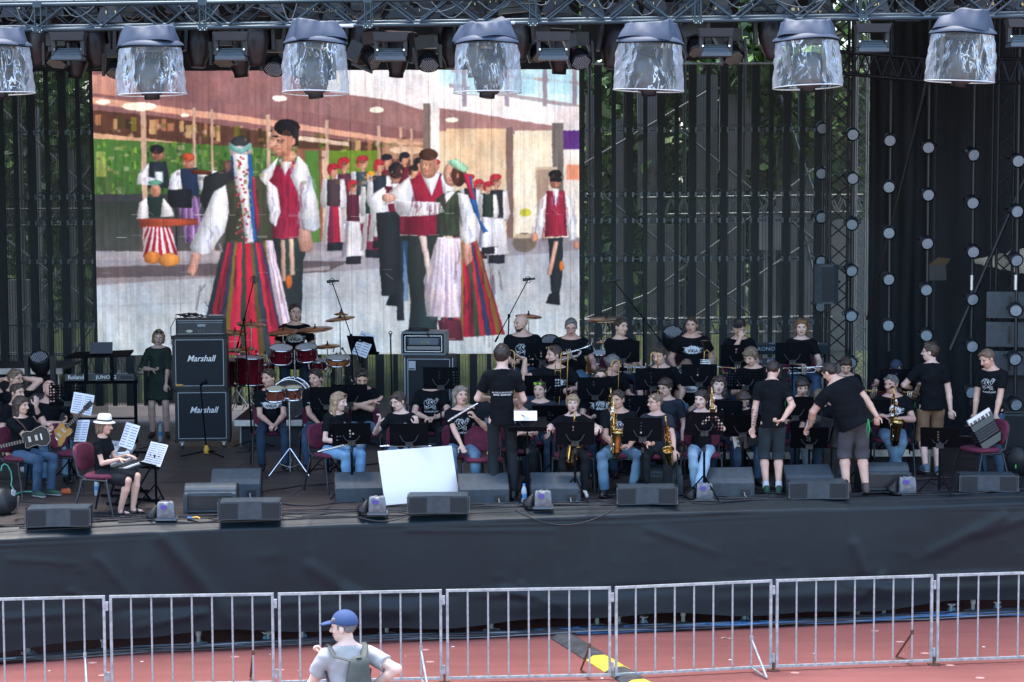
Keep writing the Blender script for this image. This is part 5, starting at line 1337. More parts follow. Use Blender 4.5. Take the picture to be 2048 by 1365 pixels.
mb = MB(); mb.box((-.29,-.012,.06),(.10,.006,.028)); mb.build('name_plate',M_gold,root)
root = thing('amp_head','black amplifier head with a row of white knobs on top of the guitar cabinets','amplifier',(PD(400,660,DM_).x - .0,DM_ + .02,STAGE + 1.618),3)
mb = MB(); mb.box((0,.13,.13),(.70,.26,.245)); mb.build('cabinet',M_tolex,root)
mb = MB(); mb.box((0,-.004,.135),(.64,.008,.19)); mb.build('face',M_amp_plate,root)
mb = MB(); mb.box((0,-.010,.195),(.64,.004,.004)); mb.box((0,-.010,.225),(.66,.006,.006)); mb.box((0,-.010,.035),(.66,.006,.006)); mb.build('trim',M_piping,root)
for i in range(8):
 for j in range(2):
  mb = MB(); mb.lathe([(0,-.014),(.010,-.012),(.012,0)],8,tr(-.02 + i*.042,-.012,.085 - j*.026 + .0) @ rot(90,0,0)); mb.build('knob',M_white,root)
for i in range(3):
 mb = MB(); mb.lathe([(0,-.014),(.010,-.012),(.012,0)],8,tr(-.28 + i*.03,-.012,.075) @ rot(90,0,0)); mb.build('knob',M_white,root)
mb = MB(); mb.ell((-.155,-.01,.072),(.05,.005,.022),14,6); mb.build('emblem',mat('cream_emblem',(.45,.46,.36),.5),root); mb = MB(); mb.box((.02,-.0105,.155),(.115,.006,.032)); mb.build('badge',M_piping,root)
text_obj('MESA/ENGINEERING',tr(.02,-.016,.155),.014,root,M_black)
root = thing('wireless_receiver','small wireless receiver with two antennas on the amplifier head','receiver',(PD(430,640,DM_).x,DM_ + .12,STAGE + 1.873),3)
mb = MB(); mb.box((0,0,.022),(.21,.16,.042)); mb.build('box',M_amp_plate,root); mb = MB(); mb.box((0,0,.0445),(.2,.15,.003)); mb.build('lid',M_alu,root)
for s_,dx in ((-1,-.13),(1,.12)):
 mb = MB(); mb.tube([(s_*.05,.05,.04),(s_*.05 + dx*.9,.05,.24)],.005,5); mb.build('antenna',M_black,root)
mb = MB(); rs = np.random.RandomState(2)
for i in range(5):
 c = PD(375,640,DM_); pts = [(c.x + .11*math.cos(k*.6 + i) + .02*k - .08,DM_ + .1 + .07*math.sin(k*.6 + i),STAGE + 1.89 + .01*i + .008*(k % 3)) for k in range(12)]; mb.tube(pts,.008,5)
mb.tube([(PD(352,640,DM_).x,DM_ + .03,STAGE + 1.9),(PD(342,660,DM_).x,DM_ - .02,STAGE + 1.75),(PD(343,700,DM_).x,DM_ - .01,STAGE + 1.5)],.006,5)
stuff(tag(mb.build('coiled_cable',M_cable),'black cables coiled on top of the amplifier head','cable'))
DB = 27.5
pb = PD(858,790,DB)
root = thing('bass_cabinet','tall black bass speaker cabinet with a silver round logo','bass cabinet',(pb.x,DB,STAGE),-5)
H_ = (PD(858,712,DB).z - STAGE); cabinet(root,.02,.70,H_ - .02,.42)
mb = MB(); mb.box((-.24,-.012,H_ - .14),(.10,.006,.13)); mb.build('logo_plate',M_piping,root)
mb = MB()
for r0,r1 in ((.042,.034),(.026,.018),(.010,0)):mb.lathe([(r0,-.004),(r1,-.004)],20,tr(-.24,-.014,H_ - .125) @ rot(90,0,0))
mb.box((-.24,-.0165,H_ - .187),(.08,.003,.018)); mb.build('logo',M_black,root)
for z in (H_*.45,):
 mb = MB(); mb.tube([(-.362,.18,z - .12),(-.385,.18,z - .10),(-.385,.18,z + .10),(-.362,.18,z + .12)],.01,6); mb.build('handle',M_alu,root)
mb = MB();
for s_ in (-1,1):mb.box((s_*.345,-.004,H_/2),(.012,.012,H_));
stuff(mb.build('edge_trim',M_piping,root))
root = thing('rack_case','open grey flight case with two rack amplifiers on the bass cabinet','rack case',(PD(847,700,DB).x,DB + .02,STAGE + H_ + .005),-5)
W,Hh,D = .62,.33,.48
for nm,c,s_ in (('top_panel',(0,D/2,Hh),(W,D,.012)),('bottom_panel',(0,D/2,.006),(W,D,.012)),('side_panel',(-W/2 + .006,D/2,Hh/2),(.012,D,Hh - .014)),('side_panel',(W/2 - .006,D/2,Hh/2),(.012,D,Hh - .014)),('back_panel',(0,D - .006,Hh/2),(W - .026,.012,Hh - .014))):
 mb = MB(); mb.box(c,s_); mb.build(nm,mat('case_laminate',(.035,.025,.028),.4),root)
for c,s_ in (((0,-.004,Hh - .006),(W + .01,.03,.03)),((0,-.004,.018),(W + .01,.03,.03)),((-W/2,-.004,Hh/2),(.03,.03,Hh - .05)),((W/2,-.004,Hh/2),(.03,.03,Hh - .05))):
 mb = MB(); mb.box(c,s_); mb.build('edge',M_strobe,root)
for c,s_ in (((0,-.022,Hh - .05),(W - .09,.006,.01)),((0,-.022,.055),(W - .09,.006,.01)),((-W/2 + .045,-.022,Hh/2),(.01,.006,Hh - .11)),((W/2 - .045,-.022,Hh/2),(.01,.006,Hh - .11))):
 mb = MB(); mb.box(c,s_); mb.build('frame',M_white,root)
mb = MB(); mb.box((0,.02,.20),(.48,.04,.10)); mb.build('rack_amp',mat('rack_blue',(.07,.10,.14),.3,.6),root)
mb = MB(); mb.box((0,.02,.105),(.48,.04,.05)); mb.build('rack_amp',mat('rack_grey',(.16,.18,.2),.35,.5),root)
for i in range(10):
 mb = MB(); mb.lathe([(0,-.012),(.008,-.01),(.009,0)],6,tr(-.18 + i*.04,.0,.105) @ rot(90,0,0)); mb.build('knob',M_black,root)
mb = MB(); mb.box((.03,-.003,.19),(.14,.005,.045)); mb.build('display',mat('display',(.10,.13,.12),.3),root)
for s_ in (-1,1):
 mb = MB(); mb.tube([(s_*.225,.0,.24),(s_*.225,-.03,.235),(s_*.225,-.03,.16),(s_*.225,0,.155)],.007,5); mb.build('handle',M_black,root)
c = PD(838,655,DB + .25); mb = MB()
for i in range(6):mb.tube([(c.x + .15*math.cos(k*.55 + i*.8)*(1 - .05*i),DB + .25 + .08*math.sin(k*.55 + i),STAGE + H_ + Hh + .022 + .012*(i % 3)) for k in range(13)],.008,5)
mb.tube([(c.x + .1,DB + .1,STAGE + H_ + Hh + .03),(c.x + .14,DB - .02,STAGE + H_ + Hh + .0),(c.x + .15,DB - .03,STAGE + H_ + Hh - .06)],.01,5)
stuff(tag(mb.build('coiled_cable',M_cable),'black cables coiled on the rack case','cable'))
root = thing('small_amp','small black combo amplifier half hidden behind the conductor','amplifier',(PD(982,780,26.6).x,26.6,STAGE + .35),0)
mb = MB(); mb.box((0,.15,.20),(.46,.28,.46)); mb.build('cabinet',M_tolex,root); mb = MB(); mb.box((0,.005,.36),(.40,.012,.07)); mb.build('panel',M_amp_plate,root); mb = MB(); mb.box((0,.005,.15),(.40,.012,.30)); mb.build('grille_cloth',M_cloth_grille,root)
for i in range(8):
 mb = MB(); mb.lathe([(0,-.014),(.009,-.012),(.011,0)],6,tr(-.15 + i*.042,-.001,.36) @ rot(90,0,0)); mb.build('knob',M_alu,root)
def riser(x0,x1,y0,y1,z,lab,edge=True):
 root = thing('riser',lab,'riser',((x0 + x1)/2,(y0 + y1)/2,STAGE)); w,d = x1 - x0,y1 - y0
 mb = MB(); mb.box((0,0,z - .02),(w,d,.04)); mb.build('top',M_deckbase,root)
 mb = MB(); mb.box((0,-d/2 - .012,z - .045),(w,.02,.09)); mb.box((0,-d/2 - .024,z - .03),(w,.006,.012)); mb.build('edge_profile',M_alu,root)
 for sx in (-1,1):
  for sy in (-1,1):
   mb = MB(); mb.tube([(sx*(w/2 - .08),sy*(d/2 - .08),z - .05),(sx*(w/2 - .08),sy*(d/2 - .08),0)],.024,8); mb.build('leg',M_alu,root)
 mb = MB(); mb.box((0,-d/2 + .06,(z - .1)/2),(w - .2,.01,z - .1)); mb.build('skirt',M_drape,root)
RZ = {'drum':.38,'back':.60,'mid':.28,'left':1.02}
riser(PD(455,0,27.9).x,PD(800,0,27.9).x,27.9,30.7,RZ['drum'],'low aluminium edged riser carrying the drum kit')
riser(PD(965,0,26.3).x,PD(1660,0,26.3).x,26.15,30.6,RZ['back'],'high riser carrying the back row of brass players')
riser(PD(1010,0,25).x,PD(1640,0,25).x,24.95,26.10,RZ['mid'],'middle riser carrying the trombone row')
riser(PD(1745,0,25).x,PD(1885,0,25).x,25.0,26.4,.30,'low riser with a pale edge behind the seated tenor sax man')
riser(PD(-80,0,29.3).x,PD(108,0,29.3).x,29.3,30.6,RZ['left'],'high silver edged riser at the far left')
def floor_head(px,py,d,zf,lab,up=20,k=1.0):
 p = PD(px,py,d); root = thing('floor_spotlight',lab,'stage light',(p.x,d,zf),0); h = (p.z - zf)
 mb = MB(); mb.box((0,0,.07),(.42,.34,.14),taper=.9); mb.build('base',M_black,root)
 for s_ in (-1,1):
  mb = MB(); mb.box((s_*.19,0,.14 + (h - .1)*.5),(.06,.13,h - .04)); mb.build('arm',M_black,root)
 mb = MB(); Mx = tr(0,-.02,h) @ rot(90 - 55,0,0); mb.lathe([(0,-.24),(.09,-.23),(.145,-.12),(.15,.06),(.14,.09),(.135,.085)],20,Mx); mb.build('head',M_black,root)
 mb = MB(); mb.lathe([(.135,.08),(0,.08)],20,Mx); mb.build('face',M_black,root); mb = MB()
 for q_ in range(-4,5):
  for r_ in range(-4,5):
   x,y = q_*.030 + (r_ % 2)*.015,r_*.027
   if math.hypot(x,y) < .122:mb.lathe([(0,.088),(.0125,.0865),(.0125,.08)],6,Mx @ tr(x,y,0))
 stuff(mb.build('led',M_led,root))
floor_head(80,722,28.6,STAGE + .55,'moving head with a honeycomb lens standing behind the guitarists at the left',k=1)
floor_head(1345,672,27.8,STAGE + RZ['back'],'moving head with a honeycomb lens behind the back row')
floor_head(1100,690,27.8,STAGE + RZ['back'],'moving head with a honeycomb lens between the bald man and the grey haired man')
root = thing('flight_case','black case carrying the moving head at the left','case',(PD(80,0,28.6).x,28.6,STAGE)); mb = MB(); mb.box((0,0,.27),(.6,.5,.54)); mb.build('body',M_black,root)
for z in (.02,.53):
 mb = MB(); mb.box((0,0,z),(.61,.51,.03)); mb.build('edge',M_strobe,root)
def boom(lab,base,foot_z,top,mic,col=M_stand,cnd=False):
 """base point on the floor, top of the pole, microphone point (world)"""
 root = thing('microphone_stand',lab,'microphone stand',(base.x,base.y,foot_z)); o = Vector((base.x,base.y,foot_z)); t = top - o; m_ = mic - o
 mb = MB(); mb.tube([(0,0,.08),t],.010,8); mb.tube([(0,0,.05),t*.5],.014,8); mb.build('pole',col,root)
 d = (m_ - t).normalized(); mb = MB(); mb.tube([t - d*.35,t,m_],.008,6); mb.tube([t - d*.42,t - d*.33],.016,6); mb.build('boom',col,root)
 mb = MB(); mb.box(t,(.04,.04,.05)); mb.build('clutch',col,root)
 for k in range(3):
  a = R(30 + 120*k); mb = MB(); mb.tube([(0,0,.12),(.33*math.cos(a),.33*math.sin(a),.012)],.009,6); mb.build('leg',col,root)
 r2 = thing('microphone','condenser microphone on the ' + lab.replace('black ',''),'microphone',mic)
 mb = MB()
 if cnd:
  mb.tube([Vector((.045*math.cos(a),0,.045*math.sin(a))) for a in np.linspace(0,2*math.pi,13)[:-1]],.006,5,closed=True); mb.build('shock_mount',M_black,r2)
  mb = MB(); mb.cyl((0,0,-.06),(0,0,.06),.022,10); mb.build('body',M_blackmetal,r2)
 else:
  mb.tube([Vector((-.075,0,0)),Vector((.03,0,.01))],.021,10); mb.tube([Vector((.03,0,.01)),Vector((.10,0,.015))],.014,8); mb.build('body',M_blackmetal,r2)
  mb = MB(); mb.tube([Vector((.045*math.cos(a) - .0,.0,.045*math.sin(a) + .0)) for a in np.linspace(0,2*math.pi,13)[:-1]],.005,5,closed=True); mb.build('shock_mount',M_black,r2)
boom('black boom stand rising left of the drummer',PD(492,0,27.6),STAGE + .0,PD(488,640,27.6),PD(508,560,27.6),cnd=True)
boom('tall black boom stand right of the drummer',PD(702,0,27.7),STAGE,PD(702,672,27.7),PD(664,564,27.7))
boom('black boom stand in front of the bald player',PD(1008,0,27.2),STAGE + RZ['back'],PD(1018,632,27.2),PD(1056,560,27.2))
boom('black boom stand behind the trumpet players',PD(1288,0,27.3),STAGE + RZ['back'],PD(1287,638,27.3),PD(1228,562,27.3))
b_ = PZ(413,912,STAGE); root = thing('microphone_stand','black microphone stand with a yellow tripod hub in front of the guitar cabinets','microphone stand',b_)
tp = PD(401,772,b_.y) - b_; mb = MB(); mb.tube([(0,0,.1),tp],.011,8); mb.build('pole',M_stand,root); mb = MB(); mb.lathe([(.02,.15),(.04,.10),(.042,.05),(.03,.03)],10); mb.build('hub',M_yellow,root)
for k in range(3):
 a = R(200 + 120*k); mb = MB(); mb.tube([(0,0,.07),(.36*math.cos(a),.36*math.sin(a),.012)],.010,6); mb.build('leg',M_stand,root)
mb = MB(); mb.tube([tp,tp + Vector((.03,0,.03)),tp + Vector((.10,0,.05))],.02,8); mb.tube([tp + Vector((.07,0,.04)),tp + Vector((.08,0,.10))],.006,5); mb.build('microphone_clip',M_stand,root)
b_ = PD(778,0,26.9); b_.z = STAGE; root = thing('microphone_stand','straight microphone stand left of the bass cabinet','microphone stand',b_)
tp = PD(781,672,26.9) - b_; mb = MB(); mb.tube([(0,0,.03),tp],.011,8); mb.build('pole',M_stand,root); mb = MB(); mb.lathe([(0,.03),(.13,.02),(.13,0)],16); mb.build('base',M_stand,root)
mb = MB(); mb.lathe([(.012,-.04),(.018,.02),(.028,.03),(.028,.05),(0,.075)],10,tr(*tp)); mb.build('microphone_head',M_alu,root)
def keyboard(name,lab,pos,yaw,L,D,Hh,body,text=None,keys=True,tm=None,back=True,tilt=0,tsize=.05,tx=0):
 root = thing(name,lab,'keyboard',pos,yaw)
 root.rotation_euler.x = R(tilt)
 mb = MB(); mb.add([(-L/2,D/2,0),(L/2,D/2,0),(L/2,D/2,Hh),(-L/2,D/2,Hh),(-L/2,-D*.05,Hh*.8),(L/2,-D*.05,Hh*.8),(-L/2,-D*.05,Hh*.45),(L/2,-D*.05,Hh*.45),(-L/2,-D/2,Hh*.40),(L/2,-D/2,Hh*.40),(-L/2,-D/2,0),(L/2,-D/2,0)],
  [(0,3,2,1),(3,4,5,2),(4,6,7,5),(6,8,9,7),(8,10,11,9),(10,0,1,11),(0,10,8,6,4,3),(1,2,5,7,9,11)]); mb.build('body',body,root)
 if keys:
  n = int(L*.86/.0235)
  kw = MB(); kw.box((0,0,0),(.0222,D*.40,.014)); kwm = kw.mesh('white_key'); kwm.materials.append(M_keyw); kb = MB(); kb.box((0,0,0),(.012,D*.26,.014)); kbm = kb.mesh('black_key'); kbm.materials.append(M_keyb)
  for i in range(n):
   x = -L*.43 + (i + .5)*.0235; link('white_key',kwm,None,root,(x,-D*.27,Hh*.45 + .006))
   if i % 7 not in (2,6):link('black_key',kbm,None,root,(x + .012,-D*.20,Hh*.45 + .018))
 mb = MB(); mb.box((L*.1,D*.22,Hh*.915),(.16,D*.22,.006),rot(3)); mb.build('display',mat('lcd',(.05,.08,.10),.2),root)
 for i in range(12):
  mb = MB(); mb.lathe([(.009,0),(.008,.012),(0,.013)],6,tr(-L*.38 + i*.03 + (L*.3 if i > 5 else 0),D*.2,Hh*.91)); mb.build('knob',M_piping,root)
 if text:
  for tx_,tt,ts,m_ in text:text_obj(tt,tr(tx_,D/2 + .003,Hh*.5) @ rot(0,0,180),ts,root,m_,bold=.01)
 return root
def xstand(pos,yaw,W,Hh,lab):
 root = thing('keyboard_stand',lab,'keyboard stand',pos,yaw)
 for y in (-.10,.10):
  for s_ in (-1,1):
   mb = MB(); mb.tube([(s_*W/2,y,0.02),(-s_*W/2,y,Hh)],.016,4); mb.build('leg',M_stand,root)
 for z,x in ((0.02,-W/2),(.02,W/2),(Hh,-W/2),(Hh,W/2)):
  mb = MB(); mb.box((x,0,z),(.035,.44,.03)); mb.build('cross_bar',M_stand,root)
 return root
DK = 28.4
pk = PD(203,752,DK)
zk = pk.z - .06
kb = keyboard('synthesizer','dark grey synthesizer with white lettering on its back, at the left before the LED wall',(pk.x,DK,zk),180,1.02,.30,.10,mat('synth_grey',(.06,.066,.07),.4,.3),None)
text_obj('Roland',tr(.345,.153,.052) @ rot(0,0,180),.085,kb,M_white,bold=.014); text_obj('JUNO-G',tr(-.10,.153,.052) @ rot(0,0,180),.072,kb,M_white,bold=.008,sx=1.15)
mb = MB(); mb.box((-.40,.152,.05),(.18,.006,.045)); mb.build('socket_panel',M_amp_plate,kb)
root = thing('keyboard_stand','black table stand holding the synthesizer and the laptop shelf','keyboard stand',(pk.x,DK,STAGE)); h = zk - STAGE
for sx in (-1,1):
 mb = MB(); mb.box((sx*.50,-.02,h/2),(.04,.06,h)); mb.build('leg',M_stand,root)
 mb = MB(); mb.box((sx*.19,-.17,h + .17),(.05,.03,.40)); mb.lathe([(0,-.012),(.02,-.01),(.022,0)],8,tr(sx*.19,-.19,h + .16) @ rot(90,0,0),1); mb.build('upright',[M_stand,M_alu],root)
mb = MB(); mb.box((0,0,h - .03),(1.06,.09,.05)); mb.build('cross_bar',M_stand,root); mb = MB(); mb.box((0,.0,.35),(1.0,.03,.03)); mb.build('lower_bar',M_stand,root)
mb = MB(); mb.add([(-.50,-.22,h + .33),(.46,-.22,h + .36),(.46,.12,h + .41),(-.40,.12,h + .38),(-.50,-.22,h + .355),(.46,-.22,h + .385),(.46,.12,h + .435),(-.40,.12,h + .405)],[(0,3,2,1),(4,5,6,7),(0,1,5,4),(1,2,6,5),(2,3,7,6),(3,0,4,7)]); mb.build('laptop_shelf',M_stand,root)
pl = PD(203,702,DK - .05); root = thing('laptop','open dark laptop on the shelf above the synthesizer','laptop',(pl.x,DK - .05,pl.z - .03),5)
mb = MB(); mb.box((0,-.02,.075),(.33,.008,.17),rot(-14,0,0)); mb.build('lid',mat('laptop_dark',(.025,.026,.03),.35,.5),root); mb = MB(); mb.box((0,.10,-.008),(.33,.23,.014)); mb.build('base',M_black,root)
DKR = 28.0; pk = PD(1558,692,DKR)
kb = keyboard('synthesizer','long dark workstation keyboard with pale lettering behind the blond trumpet boy',(PD(1570,692,DKR).x,DKR,pk.z - .065),180,1.24,.34,.14,mat('kronos_dark',(.035,.055,.066),.35,.3),None,keys=False)
kb.rotation_euler.x = R(-16)
text_obj('KRONOS',tr(.305,.174,.085) @ rot(0,0,180),.085,kb,mat('pale_letter',(.42,.52,.58),.5),bold=.008)
pk2 = PD(1552,722,DKR - .02); kb2 = keyboard('synthesizer','lower grey keyboard with pale panels under the workstation',(PD(1568,722,DKR).x,DKR - .02,pk2.z - .05),180,1.1,.3,.10,mat('synth_grey2',(.07,.08,.085),.4,.3),None,keys=False)
text_obj('ens',tr(.20,.154,.066) @ rot(0,0,180),.09,kb2,mat('pale_letter',(.4,.5,.5),.5),bold=.03,sx=1.2); text_obj('ipic',tr(.38,.154,.058) @ rot(0,0,180),.06,kb2,mat('pale_letter',(.4,.5,.5),.5),bold=.02)
xstand((PD(1570,722,DKR).x,DKR,STAGE + RZ['back']),0,.8,max(.3,pk2.z - .07 - STAGE - RZ['back']),'black stand under the two synthesizers behind the back row')
pf = PD(252,902,23.4)
def rotated(px,py,d,z=None):p = PD(px,py,d); return (p.x,p.y,p.z if z is None else z)
kbs = keyboard('keyboard','silver white arranger keyboard in front of the lady in the white hat',rotated(238,905,23.3),96,.92,.33,.09,M_kbgrey,None)
kbb = keyboard('keyboard','black keyboard close to the lady in the white hat',rotated(252,936,22.55),78,.80,.30,.08,mat('kb_dark',(.045,.047,.05),.4),None)
xstand((rotated(262,940,22.6)[0],22.7,STAGE),62,.42,max(.4,rotated(252,936,22.55)[2] - STAGE - .04),'black crossed stand under the front keyboards')
xstand((rotated(232,940,22.9)[0],23.4,STAGE),80,.42,max(.4,rotated(238,905,23.3)[2] - STAGE - .04),'black crossed stand under the silver keyboard')
def loose_sheet(px,py,d,rz,ry,tilt,lab,w=.30,h=.22,group=None):
 o = thing('sheet_music',lab,'sheet music',PD(px,py,d)); o.rotation_euler = (R(tilt),R(ry),R(rz))
 for s_ in (-1,1):
  mb = MB(); mb.box((s_*w/4,0,0),(w/2 - .002,.003,h),rot(0,0,s_*6));
  for k in range(8):mb.box((s_*w/4,-.0035 ,-h*.4 + k*h*.11),(w*.38,.001,h*.03),rot(0,0,s_*6),1)
  mb.build('page',[M_paper,M_ink],o)
loose_sheet(258,872,23.1,-42,6,-20,'sheet music standing on the silver keyboard',.27,.30)
def bottle(px,py,lab,cap=True,h=.24):
 root = thing('water_bottle',lab,'bottle',PZ(px,py,STAGE)); mb = MB()
 mb.lathe([(0,0),(.031,0),(.033,.02),(.033,h*.6),(.028,h*.75),(.013,h*.88),(.013,h*.93)],12); mb.build('bottle',mat('bottle_plastic',(.34,.42,.46),.1,0),root)
 mb = MB(); mb.lathe([(.0335,h*.3),(.0335,h*.5)],12); mb.build('wrapper',mat('bottle_label',(.05,.22,.5),.5),root); mb = MB(); mb.lathe([(.016,h*.92),(.016,h),(0,h)],10); mb.build('cap',M_blueplastic,root)
bottle(321,884,'water bottle standing left of the guitar cabinets',h=.30); bottle(1048,1008,'water bottle with a blue label beside the conductor stand'); bottle(1099,960,'water bottle behind the monitor of the blond boy'); bottle(1060,952,'large clear bottle behind the conductor stand',h=.34)
bottle(194,992,'clear bottle lying in the shade under the lady chair'); bottle(1722,940,'clear bottle under the chair of the bending men')
mb = MB(); pts = [PZ(x,y,STAGE + .008) for x,y in ((0,988),(22,990),(30,986),(48,984),(70,983))]
pts2 = [PD(x,y,23.6) for x,y in ((2,942),(4,932),(9,928),(16,932),(22,944),(24,958),(22,970),(30,984))]
mb.tube(pts2 + [PZ(x,y,STAGE + .01) for x,y in ((26,990),(36,986),(28,992),(42,984),(78,983))],.008,6)
tag(mb.build('mint_cable',M_cable_mint),'mint green cable looping up and trailing over the floor at the far left','cable')
root = thing('pedal','small orange effects pedal beside the green shoes','pedal',PZ(132,987,STAGE),10); mb = MB(); mb.box((0,0,.03),(.12,.08,.05),taper=.9); mb.build('box',mat('orange',(.62,.11,.02),.5),root); mb = MB(); mb.cyl((.03,0,.05),(.03,0,.065),.012,8); mb.build('switch',M_alu,root)
root = thing('floor_par','round black floor lamp with a pale side plate, cut by the left edge','stage light',PD(4,1004,22.0),60)
mb = MB(); mb.lathe([(0,.1),(.14,.1),(.17,.0),(.16,-.06),(.02,-.08)],22,rot(70,25,0)); mb.build('housing',M_black,root); mb = MB(); mb.box((.1,-.06,.05),(.06,.02,.16),rot(0,25,0)); mb.build('side_plate',M_piping,root); mb = MB(); mb.tube([(.16,-.1,.05),(.18,-.05,-.12),(.1,.05,-.18),(-.1,.1,-.18)],.012,6); mb.build('bracket',M_alu,root)
mb = MB(); rs = np.random.RandomState(12)
for i in range(26):
 x0 = rs.uniform(-6,5.5); L_ = rs.uniform(1.2,5); pts = []; ph = rs.uniform(0,6,3); off = rs.uniform(.05,.42)
 for k in range(30):
  x = x0 + L_*k/29; pts.append((x,edge_at(x) + off + .06*math.sin(x*2.3 + ph[0]) + .03*math.sin(x*6 + ph[1]),STAGE + .008 + .006*(i % 3)))
 mb.tube(pts,rs.choice([.006,.008]),5)
for i in range(60):
 cx = rs.uniform(-.6,6.4) if i % 4 else rs.uniform(-5.4,-4.0); cy = edge_at(cx) + rs.uniform(.15,.8); r_ = rs.uniform(.05,.22); a0 = rs.uniform(0,6); n = rs.randint(7,16)
 mb.tube([(cx + (r_ + .01*k)*math.cos(a0 + k*.5),cy + .6*r_*math.sin(a0 + k*.5),STAGE + .008 + .004*(i % 5)) for k in range(n)],.007,5)
o = stuff(mb.build('stage_cables',M_cable)); o['label'] = 'black cables tangled along the front of the stage floor'; o['category'] = 'cables'
for pts,lab in (([(480,948),(560,944),(640,938),(720,930),(800,925)],'black cable lying across the floor behind the flute girl'),([(520,984),(600,972),(680,966),(740,960)],'black cable on the floor left of the flute girl'),([(560,1008),(620,1012),(700,1004),(735,1004)],'black cable running from the left double speaker'),([(280,898),(300,892),(340,900)],'short cable by the guitar cabinets'),([(470,905),(520,902),(560,900)],'cable at the castor of the guitar cabinet'),([(20,1000),(90,1008),(150,1012)],'thin cable under the long haired guitarist'),([(1830,945),(1880,955),(1905,975),(1850,990)],'cable winding on the floor behind the last music stand')):
 P_ = [PZ(x,y,STAGE + .008) for x,y in pts]; Q_ = []
 for a,b in zip(P_[:-1],P_[1:]):
  for k in range(5):q_ = a.lerp(b,k/5); q_.y += .03*math.sin(k + q_.x*4); Q_.append(q_)
 mb = MB(); mb.tube(Q_,.008,5); tag(mb.build('floor_cable',M_cable),lab,'cable')
for px,py in ((225,1282),) :pass
for px,py,c,lab in ((385,1036,'y','blue and yellow cable plug at the left edge of the stage'),(1000,1003,'c','pair of blue cable plugs in the conductor monitor'),(1140,1002,'c','blue and green plugs in the monitor of the blond boy')):
 p = PZ(px,py,STAGE + .02); mb = MB(); mb.tube([p,p + Vector((.05,-.01,.01)),p + Vector((.09,-.02,-.005))],.011,6); mb.tube([p + Vector((-.06,0,0)),p],.012,6,1); tag(mb.build('cable_plug',[M_yellow if c == 'y' else M_cable_mint,M_blueplastic]),lab,'plug')
root = thing('backpack','black backpack lying on the floor at the right edge','bag',PZ(2030,946,STAGE),-20)
mb = MB(); mb.ell((0,0,.14),(.20,.15,.24),14,9,rot(20,20,0)); mb.build('bag',M_black,root); mb = MB(); mb.tube([(-.1,-.12,.1),(-.14,-.16,.22),(-.06,-.14,.3)],.012,5); mb.build('strap',M_black,root); mb = MB(); mb.ell((.02,-.15,.1),(.012,.01,.03),8,5); mb.build('tag',mat('green_tag',(.1,.5,.1),.5),root)
